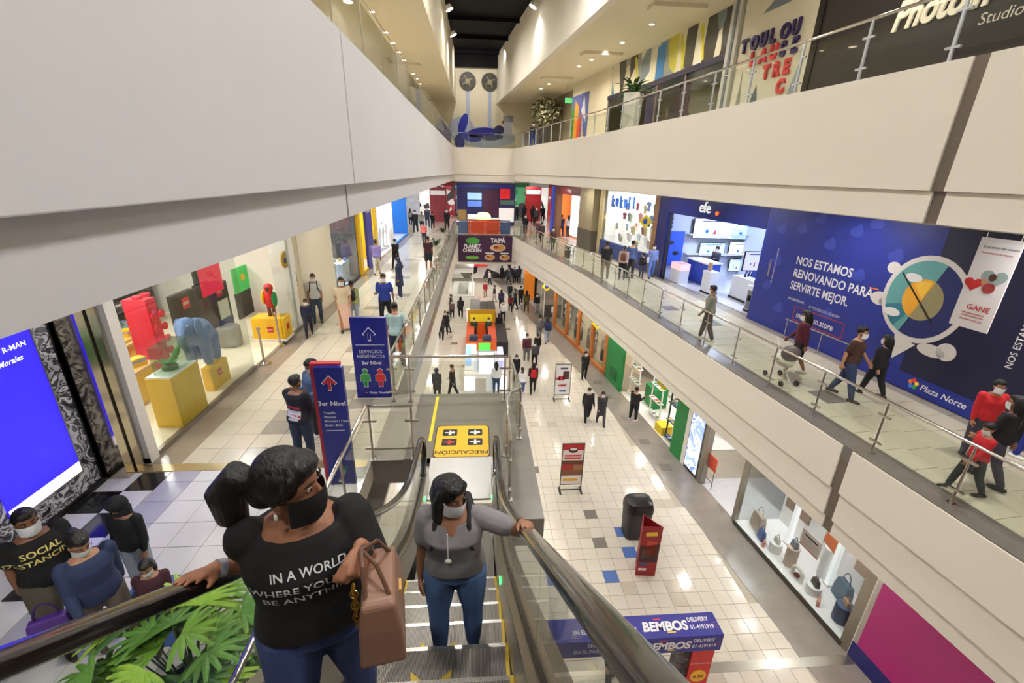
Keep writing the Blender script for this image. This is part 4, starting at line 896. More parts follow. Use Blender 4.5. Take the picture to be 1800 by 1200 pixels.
def screen(label, a, b, y, col_, emit=0.75, name='television', group='televisions on the far wall of the electronics shop'):
    """a set facing the shop entrance between two seen corners on the plane y"""
    A, B_ = aty(*a, y), aty(*b, y); x0, x1, z0, z1 = A.x, B_.x, B_.z, A.z
    t = thing(name, label, 'television', ((x0+x1)/2, y, z0), group)
    MB().box((x0-0.03, y, z0-0.03), (x1+0.03, y+0.05, z1+0.03)).build('bezel', M_BLACK, t)
    MB().box((x0, y-0.006, z0), (x1, y, z1)).build('picture', mat('tv_%d_%d_%d' % col_, col_, 0.3, emit=emit, var=0.05), t)
    c = (x0+x1)/2; w = x1-x0; h = z1-z0
    MB().box((c-w*0.3, y-0.009, z1-h*0.15), (c+w*0.35, y-0.006, z1-h*0.1)).build('text_line', C(70, 80, 130), t)
    MB().prism([(c, y-0.006, z0+h*0.2), (c+w*0.1, y-0.006, z0+h*0.2), (c+w*0.07, y-0.006, z0+h*0.5)], (0, -0.003, 0)).build('red_mark', C(200, 60, 80), t)
    MB().ell((c-w*0.15, y-0.006, z0+h*0.35), w*0.05, 0.004, w*0.05, 10, 6).build('blue_mark', C(70, 130, 200), t)
    return t
for k, (a, b, c_) in enumerate((((1223, 384), (1284, 419), (236, 240, 250)), ((1286, 391), (1336, 421), (190, 226, 246)), ((1232, 427), (1271, 450), (200, 232, 244)), ((1284, 426), (1324, 450), (236, 240, 248)), ((1218, 456), (1238, 476), (210, 224, 244)), ((1284, 456), (1303, 476), (210, 230, 244)))):
    screen('wide lit television in the electronics shop, %s' % ('large one high on the far side', 'large one high on the near side', 'middle row far side', 'middle row near side', 'low row far side', 'low row near side')[k], a, b, 21.7, c_)
for z in (2.05, 1.1):
    MB().box((10.3, 21.45, z), (14.2, 21.9, z+0.05)).build('wall_shelf', M_WHITE, es)
for k in range(3): MB().box((9.1, 21.78, 2.75-0.2*k), (9.5, 21.8, 2.85-0.2*k)).build('wall_print', C(60, 90, 160), es)
def rblock(label, off, y, sx, sy, sz, m, name='display_stand', cat='display', z=0.0, group=None, base=None):
    p = rpt(off, y, z); t = thing(name, label, cat, p, group); rz = math.atan(SL)
    MB().cbox((0, 0, 0), sx, sy, sz, rz).build('block', m, t, p, local=True, bevel=0.01)
    if base: MB().cbox((0, 0, 0), sx*1.04, sy*1.04, 0.08, rz).build('base', base, t, p, local=True)
    return t, p
M_LBLUE = mat('white_gloss_unit', (226, 230, 244), 0.25, var=0.02)
t, p = rblock('low white stand with a tablet at the electronics shop entrance', OW+0.75, 18.3, 0.45, 0.55, 0.95, M_LBLUE, base=M_BLACK)
MB().cbox(p+Vector((-0.05, 0.1, 0.95)), 0.04, 0.25, 0.34, math.atan(SL)).build('tablet', C(190, 160, 130), t)
t, p = rblock('large white display table with phones on stands in the electronics shop', OW+1.7, 16.9, 0.9, 1.6, 0.95, M_LBLUE, base=M_BLACK)
for k in range(8):
    q = p+Vector((-0.3+0.2*(k % 4), -0.55+0.8*(k//4)+0.1*(k % 4), 0.95)); tt = thing('phone_stand', 'phone on a small stand on the large white display table', 'phone', q, 'phones on the large white table')
    MB().cbox(q, 0.06, 0.06, 0.1).build('stand', M_BLACK, tt); MB().obox(q+Vector((-0.01, -0.05, 0.1)), (0.02, 0, 0.0), (0, 0.1, 0), (0.06, 0, 0.18)).build('phone', C(60, 60, 130), tt)
t, p = rblock('small blue display box on the phone table', OW+1.9, 17.1, 0.25, 0.3, 0.4, C(60, 80, 190), z=0.95)
t, p = rblock('white cabinet with open shelves and loudspeakers next to the hoarding', OW+0.8, 15.2, 0.6, 0.9, 1.0, M_LBLUE, base=M_BLACK)
MB().cbox(p+Vector((-0.3, -0.0, 0.12)), 0.05, 0.7, 0.7, math.atan(SL)).build('shade_panel', C(120, 118, 130), t)  # solid grey panel; shade of the open shelves put into its colour
for k in range(3):
    q = rpt(OW+0.46, 15.0+0.2*k, 0.45); tt = thing('loudspeaker', 'small black loudspeaker in the white cabinet', 'loudspeaker', q, 'loudspeakers in the white cabinet'); MB().cbox(q, 0.09, 0.12, 0.2).build('case', M_BLACK, tt, bevel=0.01); MB().tube([q+Vector((-0.045, 0, 0.12)), q+Vector((-0.055, 0, 0.12))], 0.04, 12).build('cone', C(70, 70, 76), tt)
for k in range(6):
    q = rpt(OW+0.7, 14.9+0.14*k, 1.0); tt = thing('phone_stand', 'phone on a small stand on the white cabinet', 'phone', q, 'phones on the white cabinet'); MB().cbox(q, 0.05, 0.05, 0.1).build('stand', M_WHITE, tt); MB().obox(q+Vector((-0.01, -0.04, 0.1)), (0.02, 0, 0), (0, 0.08, 0), (0.05, 0, 0.16)).build('phone', C(40, 44, 80), tt)
screen('upright advertising screen standing beside the white cabinet', (1312, 443), (1338, 475), rx(OW+1.5, 15.2) and 15.2, (210, 214, 246), name='advert_screen', group=None); rblock('thin black stand under the advertising screen', OW+1.5, 15.2, 0.1, 0.5, 1.05, M_BLACK, 'screen_stand')
t, p = rblock('blue service counter with a white top in the electronics shop', OW+1.6, 20.3, 0.7, 1.6, 1.0, C(40, 66, 170), 'service_counter', 'counter')
MB().cbox(p+Vector((0, 0, 1.0)), 0.8, 1.7, 0.06, math.atan(SL)).build('worktop', M_WHITE, t)
t, p = rblock('glass fronted counter with pink lit goods at the shop entrance', OW+0.55, 20.4, 0.5, 0.8, 0.9, M_LBLUE, 'glass_counter', 'counter')
MB().cbox(p+Vector((0, 0, 0.6)), 0.52, 0.82, 0.3, math.atan(SL)).build('lit_case', mat('pink_case', (240, 200, 206), 0.3, emit=0.6, var=0.2, scale=9), t)
t = thing('controller_board', 'blue side panel with controllers shown on it', 'display', rpt(OW+1.2, 21.7, 0)); MB().box((9.05, 21.72, 0.55), (10.15, 21.78, 2.2)).build('board', C(50, 90, 215, emit=0.3), t)
for k in range(2):
    q = Vector((9.5+0.3*k, 21.7, 1.65-0.5*k)); MB().ell(q, 0.16, 0.03, 0.1, 12, 7).build('controller_picture', C(30, 30, 40), t)

# ------------------------------------------------------------------ clothes shop with blue letters
ks = struct('room_clothes_shop', rpt(OW+1, 25, 0))
rstrip(OW, OW+0.2, 22.1, 22.5, 0, 4.08).build('pier', mat('brown_pier', (150, 110, 70), 0.5), ks)
rstrip(OW, OW+0.3, 28.3, 28.75, 0, 4.08).build('pier', C(190, 170, 130), ks)
rstrip(OW+2.4, OW+2.5, 22.3, 28.5, 0, 4.08).build('back_wall', mat('glowing_shop_wall', (246, 240, 236), 0.5, emit=0.25, var=0.02), ks)  # emission in the wall paint adds brightness, the wall is no lamp
rstrip(OW, OW+0.2, 22.5, 28.3, 0, 0.9).build('blue_plinth', C(44, 66, 130), ks)
for a, b in ((22.5, 24.4), (24.4, 26.3), (26.3, 28.3)): rstrip(OW+0.05, OW+0.062, a+0.02, b-0.02, 0.9, 4.05).build('glass_pane', M_SHOPGLASS, ks)
rstrip(OW+0.2, OW+2.4, 28.15, 28.25, 0, 4.08).build('side_wall', mat('glowing_shop_wall', (246, 240, 236)), ks)
for y in (24, 27): lamp('shop_lamp', rpt(OW+0.9, y, 3.9), 150, 0.5, ks, NEUT, shape='SQUARE')
for i, ch in enumerate('kukuli'):
    rtext(ch, OW-0.02, 27.05-0.5*i, 3.0+0.05*(i % 2), 0.85, mat('blue_letter', (40, 100, 190), 0.4, emit=0.15), ks, name='letter', bold=0.04, extrude=0.03, sx=0.8)
GARM = [(235, 200, 200), (244, 240, 236), (200, 60, 70), (60, 90, 80), (220, 140, 150), (180, 190, 210), (240, 220, 170), (120, 40, 50), (90, 110, 160), (230, 230, 200)]
for k in range(44):
    y = 22.8+5.2*((k*0.618) % 1); z = 0.95+0.62*(k % 4); off = OW+0.5+0.35*(k % 5); p = rpt(off, y, z)
    t = thing('hanging_garment', 'small garment hanging in the clothes shop window', 'garment', p, 'garments in the clothes shop window'); w = RG.uniform(0.13, 0.2); h = RG.uniform(0.35, 0.55); u = rt(25)
    pts = [p-u*w*0.6, p+u*w*0.6, p+u*w*0.7+UP*h*0.6, p+u*w*1.2+UP*h*0.6, p+u*w*1.1+UP*h*0.85, p+u*w*0.35+UP*h, p-u*w*0.35+UP*h, p-u*w*1.1+UP*h*0.85, p-u*w*1.2+UP*h*0.6, p-u*w*0.7+UP*h*0.6]
    MB().prism(pts, Vector((-0.05, 0, 0))).build('cloth', C(*RG.choice(GARM), rough=0.9), t); MB().tube([p+UP*h, p+UP*(h+0.1)], 0.006, 6).build('hanger', M_STEEL, t)
p = rpt(OW-0.5, 22.3, 2.6); t = thing('projecting_sign', 'diamond shaped yellow and blue sign between the clothes and electronics shops', 'sign', p)
MB().prism([p+UP*0.32, p+Vector((0.3, -0.1, 0)), p-UP*0.32, p-Vector((0.3, -0.1, 0))], (0, -0.05, 0)).build('diamond', C(222, 196, 40), t); MB().ell(p+Vector((0, -0.05, 0)), 0.14, 0.03, 0.14).build('blue_disc', C(40, 70, 160), t)
MB().tube([p+Vector((0.1, 0, 0)), rpt(OW+0.1, 22.3, 2.6)], 0.012, 6).build('bracket', M_STEEL, t)
# column and orange shop beyond
cr_ = struct('column_right', rpt(OW, 29.9, 0))
rstrip(OW-0.35, OW+0.5, 28.9, 31.1, 1.3, 4.0).build('shaft', mat('tan_column', (150, 138, 108), 0.5), cr_); rstrip(OW-0.37, OW+0.5, 28.88, 31.12, 0, 1.3).build('dado', C(90, 84, 74), cr_)
os_ = struct('room_orange_shop', rpt(OW, 33, 0))
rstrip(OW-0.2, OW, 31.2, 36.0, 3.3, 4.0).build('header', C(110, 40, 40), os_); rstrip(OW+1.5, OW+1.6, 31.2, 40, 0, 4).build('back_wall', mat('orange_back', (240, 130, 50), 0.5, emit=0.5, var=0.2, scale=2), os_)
rtext('mega', OW-0.2, 33.9, 3.5, 0.36, M_WTXT, os_)
rstrip(OW+0.8, OW+0.9, 33.0, 35.6, 0.2, 3.2).build('white_panel', mat('white_lit_panel', (240, 244, 255), 0.4, emit=0.8, var=0.05), os_)
rstrip(OW-0.2, OW+0.2, 35.9, 36.5, 0, 4.0).build('brown_pier', C(120, 80, 60), os_)
rstrip(OW-0.25, OW, 36.6, 37.2, 0.2, 3.8).build('blue_pier', C(40, 70, 190, emit=0.3), os_)
lamp('shop_lamp', rpt(OW+0.5, 33, 3.8), 90, 0.5, os_, WARM)

# ------------------------------------------------------------------ ground floor, right-hand shops
OG = 9.4; GC = -2.0
M_ORANGE = mat('orange_wood', (196, 112, 44), 0.4, var=0.15, scale=3)
gs = struct('room_boutique', rpt(OG, 26, G))
for a, b in ((22.0, 22.3), (23.9, 24.15), (25.9, 26.2), (27.9, 28.2), (30.2, 30.6)): rstrip(OG, OG+0.15, a, b, G, GC).build('wood_post', M_ORANGE, gs)
rstrip(OG, OG+0.12, 22.0, 30.6, G, G+0.16).build('wood_plinth', M_ORANGE, gs); rstrip(OG, OG+0.1, 22, 30.6, G+0.16, G+0.26).build('wood_rail', C(210, 130, 60), gs)
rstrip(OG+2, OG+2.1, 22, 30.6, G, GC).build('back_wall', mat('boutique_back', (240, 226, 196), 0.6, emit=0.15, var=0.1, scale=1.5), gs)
for a, b in ((22.3, 23.9), (24.15, 25.9), (26.2, 27.9), (28.2, 30.2)): rstrip(OG+0.05, OG+0.062, a, b, G+0.26, GC).build('glass_pane', M_SHOPGLASS, gs)
for y in (23.5, 26.5, 29.2): lamp('shop_lamp', rpt(OG+1.0, y, GC-0.1), 60, 0.5, gs, (1, 0.85, 0.66), shape='SQUARE')
def mannequin(label, p, top, bot, group):
    p = Vector(p); t = thing('mannequin', label, 'mannequin', p, group)
    mb = MB()
    for s_ in (-0.09, 0.09): mb.limb([p+Vector((0, s_, 0.06)), p+Vector((0, s_, 0.85))], [0.04, 0.08])
    mb.ell(p+Vector((0, 0, 1.12)), 0.11, 0.17, 0.32); mb.ell(p+Vector((0, 0, 1.62)), 0.08, 0.075, 0.11); mb.limb([p+Vector((0, 0, 1.4)), p+Vector((0, 0, 1.6))], [0.045, 0.04])
    for s_ in (-1, 1): mb.limb([p+Vector((0, s_*0.17, 1.36)), p+Vector((-0.02, s_*0.24, 0.86))], [0.05, 0.03])
    fuse(mb, 'figure', C(226, 220, 210), t, p, 0.03, local=False)
    MB().lathe((0, 0, 0), [(0.12, 0.75), (0.17, 0.86), (0.13, 1.05), (0.16, 1.3), (0.12, 1.42)], 14).build('top', C(*top, rough=0.9), t, p, smooth=True, local=True)
    MB().lathe((0, 0, 0), [(0.15, 0.12), (0.17, 0.5), (0.16, 0.86)], 12).build('trousers', C(*bot, rough=0.9), t, p, smooth=True, local=True)
    MB().cyl(p, 0.2, 0.02, 14).build('base', M_STEEL, t)
for k, y in enumerate((22.8, 23.4, 24.6, 25.4, 26.8, 27.4, 28.8, 29.6)):
    mannequin('dressed mannequin behind the orange framed window, %s' % ordn[k], rpt(OG+0.5, y, G+0.2), RG.choice(((230, 228, 224), (120, 110, 100), (60, 60, 66), (190, 150, 120))), RG.choice(((70, 76, 90), (40, 40, 44), (150, 140, 120))), 'mannequins in the orange framed window')
# green sandal shop
gg = struct('room_green_shop', rpt(OG, 18, G)); M_GR = mat('brazil_green', (28, 130, 62), 0.45, var=0.06)
rstrip(OG, OG+0.15, 20.0, 21.95, G, GC).build('green_wall', M_GR, gg); rstrip(OG-0.02, OG+0.2, 14.1, 14.85, G, GC).build('green_pier', M_GR, gg)
rstrip(OG+3, OG+3.1, 14, 22, G, GC).build('back_wall', pattern('sandal_wall', [(240, 240, 238), (220, 60, 70), (250, 210, 60), (60, 150, 200), (240, 240, 240), (60, 160, 90), (40, 60, 120), (240, 170, 180)], 3.0, emit=0.2), gg)
rstrip(OG+0.1, OG+3, 14.8, 20.0, G, G+0.012).build('shop_floor', mat('bright_floor', (244, 242, 236), 0.25, var=0.02), gg)
for y in (15.6, 17.4, 19.2): lamp('shop_lamp', rpt(OG+1.4, y, GC-0.1), 55, 0.6, gg, NEUT, shape='SQUARE')
for k in range(3): rplate(OG, 20.3+0.5*k, 20.45+0.5*k, G+2.6+0.12*k, G+2.95+0.12*k, 0.01).build('wall_mark', C(200, 226, 206), gg)
rplate(OG, 20.5, 21.3, G+0.35, G+0.9, 0.03).build('pot_print', C(20, 100, 50), gg)
rplate(OG-0.02, 14.3, 14.62, G+2.6, G+2.95, 0.012).build('yellow_notice', C(230, 190, 60), gg)
def rack(label, off, y0, y1, h, m, n=4, cols=TOY):
    t = thing('display_rack', label, 'rack', rpt(off, (y0+y1)/2, G))
    for y in (y0, y1): MB().cbox(rpt(off, y, G), 0.05, 0.05, h).build('upright', m, t)
    for k in range(n):
        rstrip(off-0.12, off+0.12, y0, y1, G+0.15+k*(h-0.25)/(n-1), G+0.18+k*(h-0.25)/(n-1)).build('shelf', m, t)
        for j in range(3):
            q = rpt(off, y0+(y1-y0)*(0.2+0.3*j), G+0.18+k*(h-0.25)/(n-1)); tt = thing('sandal_pack', 'pair of sandals set out on a white rack in the green shop', 'sandals', q, 'sandals on the racks of the green shop')
            for s_ in (-0.05, 0.05):
                so = MB().ell(q+Vector((0, s_, 0.015)), 0.11, 0.04, 0.014, 12, 5).build('sole', C(*RG.choice(cols)), tt, smooth=True)
                MB().tube([q+Vector((-0.02, s_-0.035, 0.02)), q+Vector((-0.05, s_, 0.06)), q+Vector((-0.02, s_+0.035, 0.02))], 0.008, 6).build('strap', C(*RG.choice(cols)), tt)
rack('white sandal rack at the far side of the green shop', OG+0.5, 19.0, 19.9, 2.5, M_WHITE); rack('white sandal rack in the middle of the green shop', OG+0.6, 17.0, 17.9, 2.4, M_WHITE); rack('dark sandal rack beside the green pier', OG+0.3, 15.0, 15.8, 2.6, C(30, 60, 44))
rack('white sandal rack along the back of the green shop', OG+2.4, 16.0, 19.5, 2.2, M_WHITE, 4)
t = thing('display_block', 'yellow low block with green sides by the dark sandal rack', 'display block', rpt(OG+0.4, 16.0, G)); MB().cbox(rpt(OG+0.4, 16.2, G), 0.5, 0.6, 0.4, math.atan(SL)).build('block', C(228, 196, 40), t)
t = thing('green_counter', 'green block counter inside the sandal shop', 'counter', rpt(OG+1.2, 18.6, G)); MB().cbox(rpt(OG+1.2, 18.6, G), 0.7, 0.9, 1.0, math.atan(SL)).build('block', M_GR, t)
for k, (y, off) in enumerate(((15.1, 8.9), (22.3, 8.9), (30.5, 8.8))):
    p = rpt(off, y, -2.75); t = thing('projecting_sign', 'yellow diamond sign with a blue disc over the ground floor, %s' % ('above the green pier', 'at the orange window', 'far one')[k], 'sign', p)
    MB().prism([p+UP*0.34, p+Vector((0.36, 0, 0)), p-UP*0.34, p-Vector((0.36, 0, 0))], (0, -0.05, 0)).build('diamond', C(228, 200, 40), t); MB().ell(p+Vector((0, -0.05, 0)), 0.15, 0.03, 0.15).build('blue_disc', C(40, 60, 130), t); MB().tube([p+UP*0.3, p+UP*0.74], 0.012, 6).build('bracket', M_STEEL, t)
# light box, phone shop
lb = struct('room_phone_shop', rpt(OG, 12, G))
rstrip(OG, OG+0.12, 13.85, 14.1, G, GC).build('pier', M_WHITE, lb); rstrip(OG, OG+0.2, 12.75, 12.98, G, GC).build('steel_post', M_FRAME, lb); rstrip(OG, OG+0.12, 10.8, 10.95, G, GC).build('steel_post', M_FRAME, lb)
t = thing('light_box', 'tall pale blue light box between the green pier and the phone shop', 'light box', rpt(OG, 13.4, G)); rstrip(OG+0.0, OG+0.15, 13.0, 13.85, G, GC).build('frame', M_DARKSTEEL, t)
rplate(OG, 13.06, 13.79, G+0.15, GC-0.1, 0.02).build('picture', pattern('blue_picture', [(214, 220, 255), (150, 176, 250), (236, 240, 255), (110, 140, 230)], 1.6, 'noise', emit=1.0, seed=3), t)
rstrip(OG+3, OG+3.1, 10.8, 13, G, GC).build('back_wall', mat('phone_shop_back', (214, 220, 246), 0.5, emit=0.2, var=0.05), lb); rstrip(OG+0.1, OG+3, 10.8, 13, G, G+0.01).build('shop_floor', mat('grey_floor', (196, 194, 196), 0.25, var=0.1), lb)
for y in (11.4, 12.4): lamp('shop_lamp', rpt(OG+1.5, y, GC-0.1), 40, 0.5, lb, COOL, shape='SQUARE')
for k in range(3):
    t = thing('display_shelf', 'white shelf with blue goods inside the phone shop, %s' % ('top', 'middle', 'bottom')[k], 'shelf', rpt(OG+2.4, 11.9, G+2.3-0.7*k)); rstrip(OG+1.8, OG+2.8, 11.0, 12.8, G+2.3-0.7*k, G+2.36-0.7*k).build('board', M_WHITE, t)
    for j in range(5):
        q = rpt(OG+2.0, 11.2+0.33*j, G+2.36-0.7*k); tt = thing('blue_case', 'rounded blue goods on the phone shop shelves', 'goods', q, 'blue goods on the phone shop shelves'); MB().ell(q+UP*0.1, 0.14, 0.12, 0.1, 12, 7).build('case', C(44, 60, 150) if j % 2 else C(60, 110, 190), tt, smooth=True); MB().cyl(q, 0.1, 0.02, 10).build('foot', M_BLACK, tt)
q = atz(1243, 855, G); t = thing('notice_stand', 'orange notice board on a thin dark stand at the phone shop', 'sign', q); u = rt(12)
MB().obox(q+UP*0.75-u*0.22, u*0.44, Vector((0.03, 0, 0.02)), UP*0.5).build('board', C(214, 84, 60), t)
for s_ in (-0.2, 0.2): MB().tube([q+u*s_, q+u*s_+UP*0.8], 0.012, 6).build('leg', M_BLACK, t); MB().tube([q+u*s_, q+u*s_+Vector((0.3, 0, 0))], 0.012, 6).build('foot', M_BLACK, t)
MB().tube([q-u*0.2+UP*0.3, q+u*0.2+UP*0.3], 0.012, 6).build('bar', M_BLACK, t)
# handbag shop window
bs = struct('room_bag_shop', rpt(OG, 9, G))
rstrip(OG-0.02, OG+1.5, 6.85, 10.8, G, G+0.12).build('window_floor', mat('white_window_floor', (244, 240, 242), 0.25, emit=0.1, var=0.02), bs); rstrip(OG-0.04, OG, 6.8, 10.8, G, G+0.14).build('plinth', M_DARKSTEEL, bs)  # window floor given a slight emission to look brightly lit
rstrip(OG+1.5, OG+1.6, 6.8, 10.8, G, GC).build('back_wall', mat('white_window_back', (240, 236, 236), 0.5, emit=0.15, var=0.02), bs); rstrip(OG-0.02, OG+0.3, 6.62, 6.85, G, GC).build('steel_post', M_FRAME, bs)  # back wall glows a little as well, light put into its paint
for a, b in ((6.87, 8.8), (8.82, 10.78)): rstrip(OG+0.01, OG+0.02, a, b, G+0.14, GC).build('glass_pane', M_SHOPGLASS, bs)
for y in (7.6, 8.8, 10): lamp('shop_lamp', rpt(OG+0.7, y, GC-0.1), 24, 0.5, bs, (1, 0.95, 0.92), shape='SQUARE')
for k, (y, w, h, col_) in enumerate(((10.1, 0.9, 1.7, (150, 120, 105)), (7.6, 1.1, 1.8, (205, 170, 150)))):     # photo boards
    t = thing('photo_board', ('tall brown photo board with a blue bag picture', 'large pale photo board showing a beige handbag')[k], 'picture', rpt(OG+1.3, y, G+1.0)); rplate(OG+1.35, y-w/2, y+w/2, G+0.9, G+0.9+h, 0.03).build('print', C(*col_), t)
    yy = y; o = rpoly(OG+1.31, [(yy-0.3, G+1.5), (yy+0.3, G+1.5), (yy+0.36, G+2.0), (yy+0.2, G+2.15), (yy-0.2, G+2.15), (yy-0.36, G+2.0)], 0.006).build('bag_picture', C(110, 150, 200) if k == 0 else C(214, 178, 156), t)
    rpoly(OG+1.3, disc(yy, G+2.0, 0.06, 0.05, n=10), 0.006).build('clasp_picture', C(170, 130, 60), t)
def handbag(label, p, w, h, d, rgb, rz=0.0, group=None, handle=True):
    p = Vector(p); t = thing('handbag', label, 'handbag', p, group); R = []
    for z, f in ((0, 0.92), (0.06*h, 1.0), (0.6*h, 0.92), (0.95*h, 0.72), (h, 0.6)):
        R.append([Matrix.Rotation(rz, 3, 'Z') @ Vector((sx*w/2*(f if f > 0.8 else f+0.1), sy*d/2*f, z)) for sx, sy in ((-1, -1), (1, -1), (1, 1), (-1, 1))])
    MB().rings(R).build('body', C(*rgb, rough=0.45), t, p, local=True, bevel=0.012)
    if handle:
        MB().tube([Matrix.Rotation(rz, 3, 'Z') @ Vector((w*0.25*math.cos(a), 0, h+h*0.45*math.sin(a))) for a in [math.pi*k/8 for k in range(9)]], 0.011, 6).build('handle', C(*[int(v*0.7) for v in rgb], rough=0.45), t, p, smooth=True, local=True)
    MB().obox(Matrix.Rotation(rz, 3, 'Z') @ Vector((-0.02, -d/2*0.86-0.006, h*0.6)), Matrix.Rotation(rz, 3, 'Z') @ Vector((0.04, 0, 0)), Matrix.Rotation(rz, 3, 'Z') @ Vector((0, 0.01, 0)), UP*0.03).build('clasp', C(190, 150, 80), t, p, local=True)
    return t
WF = G+0.12
def pedestal(label, off, y, r, h, rgb):
    p = rpt(off, y, WF); t = thing('pedestal', label, 'pedestal', p); MB().lathe((0, 0, 0), [(r, 0), (r, h-0.01), (r-0.01, h)], 20).build('drum', C(*rgb), t, p, smooth=True, local=True); MB().lathe((0, 0, h), [(r-0.01, 0), (r-0.015, 0.006), (0.01, 0.006)], 20).build('top_disc', C(*[min(255, v+30) for v in rgb]), t, p, local=True); return p+UP*(h+0.006)
q = pedestal('round navy pedestal with a small bag at the near end of the window', OG+0.45, 7.35, 0.2, 0.5, (40, 60, 100)); handbag('small tan bag on the round navy pedestal', q, 0.24, 0.16, 0.1, (190, 150, 120), 1.3)
q = pedestal('round white pedestal with a dark bag', OG+0.4, 8.15, 0.19, 0.24, (236, 230, 232)); handbag('dark brown bag on the round white pedestal', q, 0.24, 0.2, 0.12, (70, 50, 46), 1.4)
q = pedestal('tall beige pedestal with a grey bag', OG+0.45, 9.05, 0.16, 0.62, (206, 180, 166)); handbag('grey bag on the tall beige pedestal', q, 0.24, 0.24, 0.12, (150, 156, 170), 1.4)
q = pedestal('small white drum with a shoe rest beside the suitcase', OG+0.4, 9.55, 0.17, 0.3, (240, 238, 240)); handbag('white bag on the small white drum', q, 0.22, 0.2, 0.1, (230, 226, 226), 1.4)
handbag('beige upright suitcase bag at the far end of the window', rpt(OG+0.5, 10.45, WF), 0.5, 0.55, 0.24, (196, 176, 160), 1.5); handbag('blue small bag beside the beige suitcase bag', rpt(OG+0.3, 10.0, WF), 0.3, 0.34, 0.14, (56, 92, 160), 1.4)
handbag('large slate blue bag leaning at the back of the window', rpt(OG+0.95, 7.9, WF), 0.5, 0.6, 0.22, (80, 110, 140), 1.45); handbag('olive grey bag at the near corner of the window', rpt(OG+0.35, 6.98, WF), 0.3, 0.34, 0.16, (120, 122, 108), 1.2, handle=True)
handbag('salmon purse lying between the pedestals', rpt(OG+0.25, 7.8, WF), 0.26, 0.16, 0.08, (206, 140, 124), 0.8, handle=False); handbag('salmon purse by the small white drum', rpt(OG+0.2, 9.75, WF), 0.2, 0.18, 0.08, (206, 130, 116), 0.8, handle=False)
p = rpt(OG+0.3, 8.6, WF); t = thing('arch_stand', 'white arch stand holding a wine red pouch', 'display', p)
MB().tube([p+rt(8)*(-0.16)+UP*0.0, p+rt(8)*(-0.16)+UP*0.2]+[p+rt(8)*(-0.16*math.cos(a))+UP*(0.2+0.14*math.sin(a)) for a in [math.pi*k/8 for k in range(1, 8)]]+[p+rt(8)*0.16+UP*0.2, p+rt(8)*0.16], 0.05, 8).build('arch', M_WHITE, t, smooth=True); MB().ell(p+UP*0.1, 0.08, 0.09, 0.06).build('pouch', C(120, 40, 40), t, smooth=True)
p = atr(1425, 955, OG+0.2); t = thing('notice_card', 'white notice card with red edge hanging in the bag shop window', 'sign', p)
rplate(OG+0.2, p.y-0.3, p.y+0.3, p.z-0.25, p.z+0.25, 0.01).build('card', C(240, 214, 214), t); rplate(OG+0.19, p.y-0.3, p.y+0.3, p.z-0.25, p.z-0.22, 0.006).build('red_edge', C(200, 60, 60), t); rplate(OG+0.19, p.y-0.2, p.y+0.2, p.z+0.1, p.z+0.15, 0.006).build('printed_line', C(60, 50, 50), t)
for k in range(4): rplate(OG+0.19, p.y-0.24, p.y+0.24, p.z+0.03-0.06*k, p.z+0.045-0.06*k, 0.004).build('printed_line', C(170, 140, 140), t)
for s_ in (-0.28, 0.28): MB().tube([rpt(OG+0.195, p.y+s_, p.z+0.25), rpt(OG+0.195, p.y+s_, GC)], 0.003, 6).build('thread', M_STEEL, t)
handbag('orange tote bag hanging behind the notice card', rpt(OG+1.1, p.y+0.2, WF+1.0), 0.5, 0.5, 0.2, (232, 110, 50), 1.45); pedestal('tall slim white pillar under the orange tote bag', OG+1.1, p.y+0.2, 0.16, 0.99, (240, 236, 238))
for k, y in enumerate((8.35, 9.8)): t = thing('glass_column', 'slim white light column in the bag shop window, %s one' % ('near', 'far')[k], 'column', rpt(OG+1.0, y, WF)); MB().cbox(rpt(OG+1.0, y, WF), 0.12, 0.12, 3.4).build('shaft', mat('white_lit_column', (245, 246, 250), 0.4, emit=0.7, var=0), t); MB().cbox(rpt(OG+1.0, y, WF), 0.18, 0.18, 0.04).build('foot', M_WHITE, t)
# magenta wall
mw = struct('wall_magenta', rpt(OG, 4, G)); rstrip(OG-0.02, OG+0.1, YN, 6.6, G+0.45, GC).build('panel', mat('magenta_board', (176, 36, 118), 0.35, var=0.04, scale=0.8), mw); rstrip(OG-0.03, OG+0.1, YN, 6.6, G, G+0.45).build('navy_skirting', C(34, 34, 110), mw); rstrip(OG-0.02, OG+0.12, 6.5, 6.62, G, GC).build('edge_strip', M_CREAM, mw)
